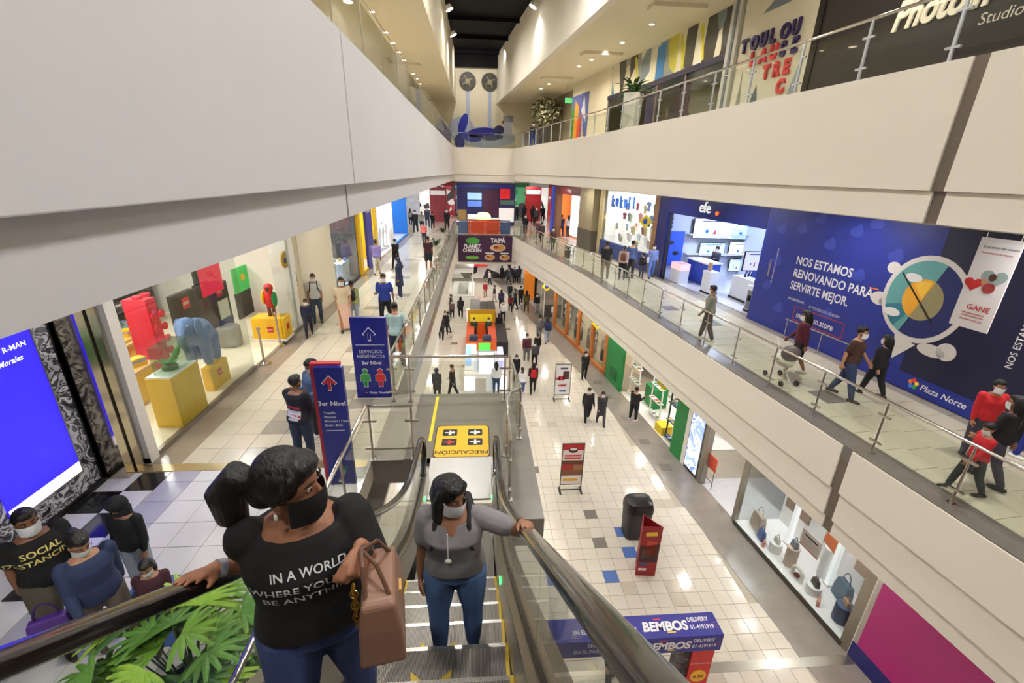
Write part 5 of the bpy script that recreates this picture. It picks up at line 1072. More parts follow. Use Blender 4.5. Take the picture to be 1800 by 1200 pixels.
# ------------------------------------------------------------------ upper floor, right-hand side
OU = 10.2
us = struct('room_upper_right', rpt(OU, 20, Z3))
rstrip(OU, OU+0.2, YN, 12.9, Z3, 10).build('black_wall', mat('studio_black', (40, 34, 36), 0.35, var=0.05), us)
rstrip(OU-0.03, OU, 12.9, 13.1, Z3, 10).build('black_edge', M_BLACK, us)
rtext('Photoin', OU, 10.85, 7.76, 0.74, mat('studio_cream', (236, 226, 204), 0.5, emit=0.35, var=0), us, bold=0.03, shear=0.22, extrude=0.02, sx=0.78)
rtext('Studio', OU, 9.12, 7.44, 0.27, mat('studio_cream2', (226, 218, 206), 0.5, var=0), us, shear=0.1, sx=1.0)
rstrip(OU, OU+0.15, 13.1, 16.2, Z3, 10).build('school_wall', mat('school_wall', (222, 216, 196), 0.5, var=0.05), us)
for k, (yz, col_) in enumerate((([(15.4, 6.4), (15.0, 7.4), (14.7, 6.4)], (90, 100, 110)), ([(13.3, 6.4), (13.3, 8.0), (13.8, 6.4)], (150, 160, 166)), ([(15.9, 6.4), (15.6, 6.4), (15.8, 7.9)], (150, 150, 140)), ([(15.3, 9.3), (14.3, 9.9), (14.2, 9.3)], (120, 130, 140)), ([(13.6, 9.2), (13.4, 9.95), (13.1, 9.95)], (230, 210, 60)))): rpoly(OU, yz, 0.008).build('wall_shape', C(*col_), us)
for row, (s_, y, z, cols) in enumerate((('TOULOU', 16.0, 8.42, 'nnnnnn'), ('LAUSE', 15.45, 7.98, 'rrrnn'), ('TRE', 14.75, 7.5, 'rrr'), ('C', 14.05, 7.02, 'r'))):
    for i, ch in enumerate(s_):
        rtext(ch, OU-0.01, y-0.42*i, z, 0.5, C(50, 34, 96) if cols[i] == 'n' else C(222, 56, 60), us, name='letter', bold=0.05, extrude=0.03, sx=0.85)
rstrip(OU-0.1, OU+0.1, 16.25, 16.75, Z3, 10).build('grey_column', C(196, 196, 190), us); rstrip(OU-0.12, OU-0.1, 16.42, 16.55, Z3, 10).build('column_seam', C(110, 116, 124), us)
mural = pattern('gallery_mural', [(222, 216, 190), (214, 206, 180), (120, 134, 142), (226, 220, 196), (206, 196, 70), (150, 156, 150), (220, 214, 190), (70, 66, 60)], 1.1, stretch=(1, 1.3, 0.55), rough=0.25)
rstrip(OU, OU+0.12, 16.8, 26.4, 8.62, 10).build('mural_panel', mural, us)
rpoly(OU, [(21.9, 8.65), (21.9, 9.9), (21.2, 9.95), (21.2, 8.65)], 0.01).build('blue_stripe', C(60, 130, 190), us); rpoly(OU, [(25.8, 8.65), (26.1, 8.65), (26.1, 9.4)], 0.01).build('teal_shape', C(90, 140, 140), us)
for y in (18.2, 19.6, 23.4): rpoly(OU, [(y, 8.7), (y+0.12, 8.7), (y+0.5, 9.9), (y+0.3, 9.9)], 0.01).build('yellow_branch', C(206, 196, 50), us)
rstrip(OU-0.06, OU+0.1, 16.8, 26.4, 8.42, 8.62).build('dark_beam', C(40, 36, 60), us)
rstrip(OU+2.5, OU+2.6, 16.5, 26.5, Z3, 8.5).build('inner_wall', pattern('upper_shop_inside', [(110, 98, 90), (190, 182, 150), (70, 64, 72), (150, 140, 120), (96, 80, 100)], 0.8, seed=2), us)
for a, b in ((16.9, 19.2), (19.3, 21.5), (21.6, 24.0), (24.1, 26.3)):
    rstrip(OU+0.0, OU+0.012, a, b, Z3, 8.4).build('glass_pane', M_SHOPGLASS, us); rstrip(OU-0.03, OU+0.05, b, b+0.1, Z3, 8.42).build('mullion', C(110, 90, 90), us)
for a, b, c_ in ((19.4, 20.2, (90, 50, 90)), (22.3, 23.0, (70, 60, 110)), (24.4, 25.2, (180, 176, 130))): rstrip(OU+0.3, OU+0.34, a, b, Z3, 8.3).build('shop_panel', C(*c_), us)
lamp('shop_lamp', rpt(OU+1.2, 20, 8.4), 60, 0.5, us, WARM); lamp('shop_lamp', rpt(OU+1.2, 24, 8.4), 60, 0.5, us, WARM)
rstrip(OU, OU+0.15, 26.4, 31.6, Z3, 10).build('plain_wall', M_WARM, us)
t = thing('wall_painting', 'tall colourful wall painting in orange, red and blue on the upper gallery', 'painting', rpt(OU, 30.3, Z3))
rplate(OU, 29.0, 31.6, Z3, 9.25, 0.02).build('canvas', C(90, 100, 170), t)
for yz, col_ in (([(31.6, 6.4), (31.6, 9.0), (31.0, 8.2), (31.2, 6.4)], (60, 130, 60)), ([(31.2, 6.4), (31.0, 9.0), (30.4, 8.6), (30.6, 6.4)], (226, 150, 40)), ([(30.6, 6.4), (30.5, 7.8), (29.9, 8.2), (30.1, 6.4)], (214, 70, 50)), ([(30.0, 8.3), (29.6, 9.1), (29.2, 7.6)], (220, 222, 236)), ([(29.9, 6.4), (29.6, 7.4), (29.3, 6.4)], (240, 180, 60))): rpoly(OU-0.02, yz, 0.01).build('painted_shape', C(*col_), t)
rstrip(OU+0.8, OU+0.9, 31.6, 41, Z3, 10).build('dark_recess', C(150, 136, 116), us)
p = Vector((5.85, 31.8, 9.1)); t = thing('exit_sign', 'small green lit exit sign hanging from the upper gallery ceiling', 'sign', p); MB().box((p.x-0.3, p.y-0.03, p.z-0.14), (p.x+0.3, p.y+0.03, p.z+0.14)).build('case', mat('exit_green', (70, 190, 110), 0.4, emit=1.2, var=0), t); MB().box((p.x-0.22, p.y-0.034, p.z-0.02), (p.x+0.22, p.y-0.03, p.z+0.03)).build('mark', M_WHITE, t)
for s_ in (-0.25, 0.25): MB().tube([(p.x+s_, p.y, p.z+0.14), (p.x+s_, p.y, 10)], 0.006, 6).build('wire', M_STEEL, t)
# left upper wall details
ul = struct('room_upper_left', (-6, 20, Z3))
for k, y in enumerate((10, 13.5, 17.5, 21, 25, 29)): MB().box((-6.0, y, Z3), (-5.95, y+2.4, 9.4)).build('shop_panel', (C(196, 188, 150), C(110, 112, 90), C(214, 206, 170))[k % 3], ul)
p = Vector((-4.2, 24.5, Z3)); 
for k, (x, y, w, c_) in enumerate(((-4.9, 16.0, 0.7, (90, 92, 76)), (-4.6, 27.8, 0.8, (90, 80, 66)))): t = thing('gallery_kiosk', 'dark display cabinet behind the left glass railing, %s' % ('near one', 'far one')[k], 'cabinet', (x, y, Z3)); MB().cbox((x, y, Z3), w, w, 2.1).build('body', C(*c_), t); MB().cbox((x, y, Z3+2.1), w+0.1, w+0.1, 0.06).build('top', M_BLACK, t)
# ------------------------------------------------------------------ wall painting at the far end
YM = 41.0
t = thing('mural', 'blue figure lying on its back painted on the far upper wall under two dark discs', 'mural', (0.3, YM, 7)); 
def mpoly(pts, col_, name, d=0.01): MB().prism([(x, YM-0.002, z) for x, z in pts], (0, -d, 0)).build(name, C(*col_, rough=0.6), t)
def mell(cx, cz, rx__, rz__, col_, name, d=0.01, a=0.0, n=20): mpoly([(cx+rx__*math.cos(q)*math.cos(a)-rz__*math.sin(q)*math.sin(a), cz+rx__*math.cos(q)*math.sin(a)+rz__*math.sin(q)*math.cos(a)) for q in [2*math.pi*k/n for k in range(n)]], col_, name, d)
mell(0.5, 7.4, 2.6, 0.8, (176, 186, 206), 'pale_wash', 0.006); mell(-1.4, 7.9, 1.1, 1.0, (170, 178, 198), 'pale_wash', 0.007)
mell(-1.25, 8.35, 0.34, 0.85, (40, 50, 176), 'raised_leg', 0.012, -0.35); mell(-1.55, 7.0, 0.42, 0.6, (50, 60, 140), 'knee', 0.012); mell(-1.1, 7.5, 0.3, 0.3, (60, 80, 180), 'shin', 0.013)
mell(0.3, 7.75, 1.25, 0.38, (36, 42, 150), 'torso', 0.012, 0.1); mell(-0.4, 7.3, 0.7, 0.3, (60, 70, 160), 'hip', 0.012); mell(1.2, 7.4, 0.9, 0.22, (74, 80, 120), 'arm', 0.013, 0.1); mell(1.75, 8.0, 0.42, 0.34, (46, 50, 100), 'head', 0.014)
mpoly([(2.0, 7.2), (2.9, 7.2), (2.75, 8.6), (2.2, 8.6)], (186, 192, 204), 'tower'); mpoly([(2.1, 8.6), (2.85, 8.6), (2.95, 9.1), (2.05, 9.1)], (150, 150, 160), 'battlement', 0.012); mell(2.05, 8.6, 0.1, 0.1, (150, 60, 60), 'red_dot', 0.016)
for k, cx in enumerate((-0.84, 0.94)):
    mpoly([(cx-0.14, 7.4), (cx+0.14, 7.4), (cx+0.14, 11.2), (cx-0.14, 11.2)], (176, 188, 214), 'pale_shaft', 0.008)
    tt = thing('wall_disc', 'dark round relief disc on the far wall, %s one' % ('left-side', 'right-side')[k], 'wall disc', (cx, YM, 11.46), 'dark discs on the far wall'); MB().tube([(cx, YM-0.02, 11.46), (cx, YM-0.1, 11.46)], 0.66, 32).build('disc', pattern('disc_paint', [(60, 52, 46), (44, 38, 36), (84, 74, 60), (50, 44, 40)], 4, 'noise'), tt); MB().tube([(cx, YM-0.1, 11.46), (cx, YM-0.13, 11.46)], 0.2, 8).build('boss', C(150, 140, 100), tt)
    for j in range(4): a = j*math.pi/2+0.4; MB().obox((cx, YM-0.11, 11.46), Vector((math.cos(a), 0, math.sin(a)))*0.45, (0, -0.01, 0), Vector((-math.sin(a), 0, math.cos(a)))*0.08).build('spoke', C(140, 130, 96), tt)
# ------------------------------------------------------------------ plants
def blade(mb, p, d, L, w, bend=0.5, n=3):
    d = Vector(d).normalized(); s = d.cross(UP); s = s.normalized() if s.length > 0.01 else Vector((1, 0, 0)); R = []
    for i in range(n+1):
        f = i/n; c = Vector(p)+d*(L*f)+Vector((0, 0, -bend*L*f*f*0.5)); ww = w*(0.55 if i == 0 else 1.0 if i < n else 0.55)
        R.append([c-s*ww/2, c+UP*ww*0.12, c+s*ww/2])
    mb.rings(R, False, False)
def fan_palm(label, p, h, spread, n, seed, pot=None, leaf=0.3, wide=0.05, pot_h=0.45, cols=((112, 156, 52), (84, 128, 46), (58, 96, 40), (150, 190, 64))):
    R_ = random.Random(seed); p = Vector(p); t = thing('potted_palm', label, 'plant', p)
    pm = pot or C(150, 146, 140)
    MB().lathe((0, 0, 0), [(0.22, 0), (0.28, pot_h-0.04), (0.3, pot_h), (0.26, pot_h), (0.25, pot_h-0.06), (0.01, pot_h-0.06)], 18).build('pot', pm, t, p, smooth=True, local=True)
    for k in range(n):
        a = k*2.399+R_.uniform(-0.3, 0.3); rr = spread*math.sqrt((k+0.5)/n)*0.75; hh = h*(0.55+0.45*R_.random())*(1-0.25*rr/spread)
        tip = Vector((rr*math.cos(a), rr*math.sin(a), pot_h*0.5+hh)); d = Vector((math.cos(a), math.sin(a), 0.5)); q = p+tip
        st = MB().tube([p+Vector((0.05*math.cos(a), 0.05*math.sin(a), pot_h-0.06)), p+tip*0.6+UP*0.1, q], [0.012, 0.008, 0.005], 5).build('stem', C(70, 84, 44), t)
        mb = MB(); out = Vector((math.cos(a), math.sin(a), 0)); side = Vector((-math.sin(a), math.cos(a), 0)); nb = 9
        tilt = R_.uniform(-0.15, 0.55)
        for j in range(nb):
            b = (j-(nb-1)/2)*0.36; dd = out*math.cos(b)+side*math.sin(b)+UP*tilt
            blade(mb, q, dd, leaf*(1-0.12*abs(j-4)/4)*R_.uniform(0.85, 1.1), wide, R_.uniform(0.4, 1.0))
        mb.build('leaf', mat('palm_%d' % (k % 4), cols[k % 4], 0.45, var=0.25, scale=8), t)
    return t
fan_palm('leafy green fan palm beside the escalator', (-2.5, 2.74, 0), 1.0, 0.8, 44, 5, leaf=0.33, wide=0.046)
def small_plant(label, p, h, n, seed, rgb, pot_rgb, pot_r=0.2, pot_h=0.4, tall_pot=False):
    R_ = random.Random(seed); p = Vector(p); t = thing('potted_plant', label, 'plant', p)
    MB().lathe((0, 0, 0), [(pot_r*0.8, 0), (pot_r, pot_h), (pot_r*0.85, pot_h), (0.01, pot_h-0.03)], 4 if tall_pot else 14).build('pot', C(*pot_rgb), t, p, local=True)
    for k in range(n):
        a = R_.uniform(0, 6.28); d = Vector((math.cos(a), math.sin(a), R_.uniform(0.4, 2.2))); mb = MB(); blade(mb, p+UP*pot_h, d, h*R_.uniform(0.6, 1.0), h*0.09, 0.9, 4); mb.build('leaf', C(*[min(255, int(v*R_.uniform(0.7, 1.25))) for v in rgb]), t)
    return t
p = rpt(8.6, 20.2, Z3); small_plant('green palm in a tall white tapered pot on the upper gallery', p, 1.3, 34, 3, (60, 100, 44), (230, 228, 220), 0.42, 1.55, True)
def blossom_tree(label, p, h, r, n, seed, cols):
    R_ = random.Random(seed); p = Vector(p); t = thing('blossom_tree', label, 'tree', p); MB().cbox(p, 0.7, 0.7, 0.5).build('planter', C(90, 84, 76), t); MB().tube([p+UP*0.5, p+Vector((0.05, 0, h*0.55)), p+Vector((0, 0, h*0.8))], [0.07, 0.05, 0.03], 7).build('trunk', C(90, 70, 54), t)
    mb = MB(); mats = [C(*c) for c in cols]
    for k in range(n):
        d = Vector((R_.gauss(0, 1), R_.gauss(0, 1), R_.gauss(0, 1))).normalized()*r*R_.uniform(0.3, 1); c = p+Vector((d.x, d.y, h*0.75+d.z*0.8)); mb.cm = k % len(mats); s_ = R_.uniform(0.06, 0.13); u = Vector((R_.gauss(0, 1), R_.gauss(0, 1), R_.gauss(0, 1))).normalized(); v = u.orthogonal().normalized()
        mb.quad(c-u*s_-v*s_*0.6, c+u*s_-v*s_*0.6, c+u*s_+v*s_*0.6, c-u*s_+v*s_*0.6)
    o = mb.build('foliage', mats, t); o['kind'] = 'stuff'
blossom_tree('pale blossoming tree in a planter on the upper gallery', (4.95, 35.6, Z3), 3.3, 1.25, 700, 4, ((226, 222, 190), (150, 150, 110), (96, 96, 66), (200, 196, 160), (70, 76, 50)))
blossom_tree('dark green bushy tree behind the blossoming tree', (6.9, 37.6, Z3), 3.0, 0.9, 350, 8, ((60, 74, 40), (80, 92, 50), (44, 54, 32)))
small_plant('bushy potted plant on the left walkway by the food stalls', (-2.45, 26.5, 0), 1.0, 30, 6, (56, 80, 40), (220, 214, 200), 0.28, 0.6)
small_plant('potted plant far along the left walkway', (-2.6, 33.5, 0), 1.0, 26, 9, (50, 74, 40), (200, 194, 180), 0.25, 0.5); small_plant('small round plant at the right railing beyond the clothes shop', rpt(8.6, 26.5, 0), 0.6, 26, 12, (50, 66, 44), (90, 84, 80), 0.2, 0.45)
# ------------------------------------------------------------------ direction totems
M_SIGNB = mat('sign_blue', (24, 34, 128), 0.35, var=0.03)
def arrow_mb(cx, y, z, s, th=0.004):
    P = [(-0.09, -0.5), (0.09, -0.5), (0.09, 0.05), (0.3, -0.16), (0.42, -0.05), (0, 0.42), (-0.42, -0.05), (-0.3, -0.16), (-0.09, 0.05)]
    return MB().prism([(cx+a*s, y, z+b*s) for a, b in P], (0, -th, 0))
def figure_mb(cx, y, z, s, th=0.004):
    mb = MB(); mb.prism([(cx+0.13*s*math.cos(a), y, z+0.82*s+0.13*s*math.sin(a)) for a in [2*math.pi*k/12 for k in range(12)]], (0, -th, 0)); P = [(-0.1, 0), (-0.03, 0), (-0.03, 0.3), (0.03, 0.3), (0.03, 0), (0.1, 0), (0.12, 0.32), (0.24, 0.3), (0.22, 0.62), (0.14, 0.68), (-0.14, 0.68), (-0.22, 0.62), (-0.24, 0.3), (-0.12, 0.32)]
    return mb.prism([(cx+a*s, y, z+b*s) for a, b in P], (0, -th, 0))
y_ = 6.02; t = thing('totem_sign', 'blue totem sign with red side and red arrow reading 3er Nivel', 'sign', (-2.16, y_, 0))
MB().box((-2.44, y_+0.04, 0), (-2.02, y_+0.14, 2.06)).build('red_back', C(186, 34, 48), t); MB().box((-2.36, y_-0.04, 0), (-1.96, y_+0.04, 2.03)).build('blue_front', M_SIGNB, t)
arrow_mb(-2.16, y_-0.04, 1.80, 0.27).build('arrow_edge', M_WTXT, t); arrow_mb(-2.16, y_-0.044, 1.80, 0.225).build('arrow', C(204, 40, 50), t)
text('3er Nivel', (-2.16, y_-0.04, 1.42), PLX, 0.105, M_WTXT, t, bold=0.02, align='CENTER')
for k, s_ in enumerate(('Taquilla', 'Plazuela', 'Movistar | Claro', 'Entel | Bitel')): text(s_, (-2.30, y_-0.04, 1.28-0.07*k), PLX, 0.055, M_WTXT, t, bold=0.015)
MB().box((-2.30, y_-0.044, 0.99), (-2.02, y_-0.04, 1.0)).build('rule', M_WTXT, t); MB().prism([(-2.2, y_-0.04, 0.28), (-2.08, y_-0.04, 0.28), (-2.05, y_-0.04, 0.34), (-2.17, y_-0.04, 0.34)], (0, -0.004, 0)).build('green_badge', C(40, 120, 70), t)
y_ = 8.9; t = thing('totem_sign', 'blue totem sign with restroom figures and white arrow', 'sign', (-2.28, y_, 0))
MB().box((-2.65, y_, 0.0), (-1.92, y_+0.1, 1.84)).build('blue_board', M_SIGNB, t); 
arrow_mb(-2.28, y_, 1.5, 0.34).build('arrow_edge', M_WTXT, t); arrow_mb(-2.28, y_-0.004, 1.5, 0.28).build('arrow', M_SIGNB, t); MB().box((-2.58, y_-0.004, 1.24), (-1.98, y_, 1.25)).build('rule', M_WTXT, t)
text('SERVICIOS', (-2.28, y_, 1.06), PLX, 0.105, M_WTXT, t, align='CENTER'); text('HIGIÉNICOS', (-2.28, y_, 0.95), PLX, 0.105, M_WTXT, t, align='CENTER'); text('3er Nivel', (-2.28, y_, 0.80), PLX, 0.11, M_WTXT, t, bold=0.02, align='CENTER')
for cx, col_ in ((-2.44, (60, 160, 70)), (-2.12, (206, 44, 44))): figure_mb(cx, y_, 0.26, 0.47).build('figure_edge', M_WTXT, t); figure_mb(cx, y_-0.004, 0.28, 0.43).build('figure', C(*col_), t)
text('Plaza Norte', (-2.38, y_, 0.1), PLX, 0.085, M_WTXT, t, bold=0.015); MB().cyl((-2.45, y_-0.01, 0.13), 0.02, 0.004, 8).build('star', C(230, 120, 50), t)
# ------------------------------------------------------------------ ground floor: bin, stands, stall
p = Vector((4.82, 10.55, G)); t = thing('litter_bin', 'black litter bin with domed lid on the ground floor', 'bin', p)
def sq_ring(hx, hy, z, k=0.75, n=24): return [Vector((hx*math.copysign(abs(math.cos(a))**k, math.cos(a)), hy*math.copysign(abs(math.sin(a))**k, math.sin(a)), z)) for a in [2*math.pi*i/n for i in range(n)]]
MB().rings([sq_ring(0.36, 0.3, 0, 0.4), sq_ring(0.4, 0.33, 0.95, 0.4)]).build('body', mat('bin_grey', (52, 48, 50), 0.5), t, p, smooth=True, local=True); MB().rings([sq_ring(0.42, 0.35, 0.95, 0.45), sq_ring(0.42, 0.35, 1.12, 0.5), sq_ring(0.38, 0.3, 1.27, 0.55), sq_ring(0.25, 0.2, 1.33, 0.6)]).build('lid', mat('bin_black', (26, 25, 28), 0.3), t, p, smooth=True, local=True); MB().cbox(p+Vector((0, -0.34, 0.98)), 0.4, 0.03, 0.12).build('flap', C(16, 16, 18), t)
p = Vector((4.6, 9.15, G)); t = thing('advert_prism', 'three-sided red advertising stand beside the litter bin', 'advert stand', p); A, B, D = Vector((-0.27, -0.15, 0)), Vector((0.27, -0.2, 0)), Vector((-0.1, 0.3, 0)); H_ = 1.72
for k, (a, b) in enumerate(((A, B), (B, D), (D, A))):
    nn = (b-a).cross(UP).normalized(); pn = MB().obox(p+a, b-a, -nn*0.012, UP*H_).build('panel', C(150, 30, 36), t)
    if k < 2:
        q = lambda f, z: p+a+(b-a)*f+nn*0.002+UP*z
        for col_, pts in (((60, 24, 24), [q(0.05, 0.5), q(0.95, 0.5), q(0.95, 1.15), q(0.05, 1.05)]), ((196, 70, 40), [q(0.2, 0.7), q(0.8, 0.75), q(0.85, 1.2), q(0.35, 1.25)]), ((228, 190, 50), [q(0.22, 1.4), q(0.78, 1.42), q(0.78, 1.55), q(0.22, 1.53)]), ((120, 100, 96), [q(0.15, 0.62), q(0.6, 0.66), q(0.55, 0.95), q(0.2, 0.9)]), ((60, 80, 150), [q(0.15, 0.38), q(0.5, 0.38), q(0.5, 0.46), q(0.15, 0.46)]), ((220, 210, 200), [q(0.1, 0.2), q(0.5, 0.2), q(0.5, 0.28), q(0.1, 0.28)])): MB().prism(pts, nn*0.004).build('print', C(*col_), pn)
def poster_stand(label, x0, x1, y, ztop, body, prints):
    t = thing('poster_stand', label, 'poster stand', ((x0+x1)/2, y, G))
    for x in (x0, x1-0.03): MB().box((x, y, G+0.03), (x+0.03, y+0.03, ztop)).build('frame_side', M_DARKSTEEL, t); MB().box((x-0.02, y-0.18, G), (x+0.05, y+0.22, G+0.03)).build('foot', M_DARKSTEEL, t)
    MB().box((x0, y, G+0.28), (x1, y+0.03, G+0.31)).build('rail', M_DARKSTEEL, t); MB().box((x0, y, ztop-0.03), (x1, y+0.03, ztop)).build('rail', M_DARKSTEEL, t); MB().box((x0, y, G+0.05), (x1, y+0.03, G+0.08)).build('rail', M_DARKSTEEL, t)
    MB().box((x0+0.03, y+0.005, G+0.31), (x1-0.03, y+0.02, ztop-0.03)).build('poster', C(*body), t); h = ztop-G-0.34; w = x1-x0-0.06
    for (a, b, c, d, col_) in prints: MB().box((x0+0.03+a*w, y-0.002, G+0.31+b*h), (x0+0.03+c*w, y+0.005, G+0.31+d*h)).build('print', C(*col_), t)
    return t
t = poster_stand('white poster stand with red lips picture on the ground floor', 3.66, 4.44, 19.2, -3.76, (232, 230, 234), [(0.3, 0.84, 0.8, 0.9, (80, 80, 100)), (0.5, 0.52, 0.9, 0.78, (90, 50, 50)), (0.2, 0.48, 0.6, 0.62, (190, 50, 70)), (0.0, 0.5, 0.3, 0.58, (200, 90, 110)), (0.2, 0.28, 0.75, 0.33, (190, 60, 70)), (0.3, 0.1, 0.75, 0.15, (50, 80, 160))]); text('GANE', (4.05, 19.198, G+0.31+0.5), PLX, 0.16, C(206, 60, 60), t, align='CENTER')
t = poster_stand('red topped menu poster stand with food pictures', 2.80, 3.57, 12.55, -3.74, (238, 230, 224), [(0, 0.86, 1, 1.0, (190, 40, 44)), (0.1, 0.7, 0.9, 0.74, (200, 60, 60)), (0.1, 0.64, 0.9, 0.68, (200, 60, 60)), (0.0, 0.5, 1, 0.6, (110, 60, 44)), (0.0, 0.36, 0.55, 0.5, (170, 46, 36)), (0.55, 0.36, 1, 0.5, (160, 110, 80)), (0.0, 0.22, 1, 0.36, (130, 84, 60)), (0.1, 0.08, 0.8, 0.14, (222, 170, 50))])
MB().ell((3.18, 12.545, -4.0), 0.16, 0.006, 0.11).build('badge', C(70, 30, 30), t); MB().ell((3.18, 12.54, -3.96), 0.12, 0.006, 0.05).build('badge_mark', M_WHITE, t)
def food(parent, c, r, n=(0, -1, 0), rgb=(190, 130, 60)): pass
t = thing('burger_stall', 'blue and red promotional stall arch with white brand lettering', 'stall', (3.4, 5.7, G)); M_ST = mat('stall_blue', (38, 38, 136), 0.4, var=0.03)
zt = -3.24; x0, x1, y0, y1 = 1.0, 4.55, 5.5, 5.97
MB().box((x0, y0, zt-0.42), (x1, y1, zt)).build('beam', M_ST, t, bevel=0.015)
MB().box((4.02, y0+0.01, G), (4.45, y0+0.05, zt-0.42)).build('red_leg', C(206, 40, 40), t); MB().box((3.86, y0+0.05, G), (4.02, y1-0.05, zt-0.42)).build('photo_side', pattern('dark_photo', [(40, 40, 44), (90, 86, 84), (30, 30, 36), (130, 60, 70)], 3, 'noise'), t); MB().box((1.0, y0+0.02, G), (1.5, y1-0.05, zt-0.42)).build('left_leg', C(206, 40, 40), t)
for v_, n_y, z_, yy_ in (((0, 0, 1), 'front', zt-0.3, y0), ((0, 1, 0), 'top', zt, y0+0.14)):
    o = Vector((0, yy_, z_)); V = Vector(v_)
    text('BEMBOS', o+Vector((3.05, 0, 0)), PLX, 0.25, M_WTXT, t, v=V, bold=0.04, shear=0.15, sx=0.95); text('DELIVERY', o+Vector((3.97, 0, 0))+V*0.15, PLX, 0.12, M_WTXT, t, v=V, bold=0.02, sx=0.8); text('01-4191919', o+Vector((3.97, 0, 0)), PLX, 0.12, M_WTXT, t, v=V, bold=0.02, sx=0.8)
    text('ENCUÉNTRANOS', o+Vector((1.97, 0, 0))+V*0.15, PLX, 0.125, M_WTXT, t, v=V, bold=0.02, sx=0.85); text('EN EL PATIO DE COMIDAS', o+Vector((1.72, 0, 0)), PLX, 0.125, M_WTXT, t, v=V, bold=0.02, sx=0.82)
    for k in range(6): MB().obox(o+Vector((4.44+0.04*(k % 2), 0, 0))+V*(0.0+0.05*(k//2)), (0.025, 0, 0), V*0.025, PLX.cross(V)*0.004).build('check_print', C(130, 70, 130), t)
    MB().obox(o+Vector((3.5, 0, 0))-V*0.05, (0.16, 0, 0), V*0.025, PLX.cross(V)*0.004).build('yellow_tag', C(230, 200, 70), t); MB().obox(o+Vector((3.32, 0, 0))+V*0.21, (0.14, 0, 0), V*0.03, PLX.cross(V)*0.004).build('red_tag', C(200, 50, 70), t)
text('La Cheeseburger', (4.235, y0+0.01, zt-0.78), PLX, 0.06, M_WTXT, t, align='CENTER'); MB().tube([(4.235, y0+0.01, zt-1.12), (4.235, y0-0.004, zt-1.12)], 0.16, 20).build('price_disc', C(240, 180, 40), t); text('6.90', (4.235, y0-0.004, zt-1.16), PLX, 0.12, C(120, 20, 20), t, align='CENTER', bold=0.02)
# ------------------------------------------------------------------ far food court
t = thing('food_banner', 'purple food banner hung below the far railing', 'banner', (0.5, YE-0.06, -2.1)); YBn = YE-0.02
xa, xb = -1.6, 2.68; MB().box((xa, YBn-0.06, -2.1), (xb, YBn, -0.02)).build('sheet', C(62, 26, 62), t)
def bell(cx, cz, a, b, col_, name, d=0.01): MB().prism([(cx+a*math.cos(q), YBn-0.06, cz+b*math.sin(q)) for q in [2*math.pi*k/20 for k in range(20)]], (0, -d, 0)).build(name, C(*col_), t)
bell(-0.45, -0.42, 0.55, 0.26, (70, 150, 60), 'green_leaf'); bell(-0.5, -1.75, 0.55, 0.16, (110, 170, 60), 'green_tag'); text('PLANET', (-0.5, YBn-0.07, -0.98), PLX, 0.42, M_WTXT, t, align='CENTER', bold=0.04, sx=0.9); text('CHICKEN', (-0.5, YBn-0.07, -1.3), PLX, 0.38, M_WTXT, t, align='CENTER', bold=0.04, sx=0.9)
text('TAIPÁ', (1.55, YBn-0.07, -0.55), PLX, 0.5, M_WTXT, t, align='CENTER', bold=0.04, sx=0.85)
for cx, cz, a, b in ((1.55, -0.95, 0.62, 0.3), (0.9, -1.72, 0.42, 0.24), (2.1, -1.72, 0.42, 0.24)): bell(cx, cz, a, b, (206, 180, 150), 'plate'); bell(cx+0.05, cz, a*0.7, b*0.66, (206, 140, 60), 'food', 0.014); bell(cx-0.15, cz+0.04, a*0.3, b*0.4, (150, 60, 50), 'sauce', 0.018)
for cx in (0.9, 2.1): MB().box((cx-0.35, YBn-0.07, -1.42), (cx+0.35, YBn-0.06, -1.33)).build('caption', M_WTXT, t)
t = thing('food_counter', 'orange red counter with a glowing round lamp behind the far railing', 'counter', (0.4, 37.4, 0))
MB().box((-0.85, 37.0, 0), (1.75, 37.9, 1.12)).build('front', C(206, 70, 34), t); MB().box((-1.6, 37.05, 0), (-0.85, 37.8, 1.0)).build('side_front', C(80, 100, 140), t); MB().box((1.75, 37.05, 0), (2.6, 37.8, 1.0)).build('side_front', C(70, 90, 140), t); MB().box((-0.9, 36.95, 1.12), (1.8, 37.95, 1.17)).build('worktop', C(230, 226, 220), t)
MB().lathe((0.4, 37.3, 1.17), [(0.62, 0), (0.6, 0.2), (0.42, 0.42), (0.05, 0.5)], 20).build('glowing_dome', mat('warm_glow', (255, 220, 120), 0.4, emit=5, ergb=(255, 214, 110), var=0.1), t, smooth=True)
t = thing('menu_board', 'navy menu stall front with lit pictures behind the food counter', 'stall', (0.4, 43, 0))
MB().box((-1.95, 42.9, 0), (3.4, 43.1, 3.7)).build('board', C(30, 34, 92), t)
text('PLANET', (0.55, 42.9, 2.35), PLX, 0.32, C(240, 220, 60), t, bold=0.03); text('CHICKEN', (0.55, 42.9, 1.6), PLX, 0.3, C(210, 240, 120), t, bold=0.03)
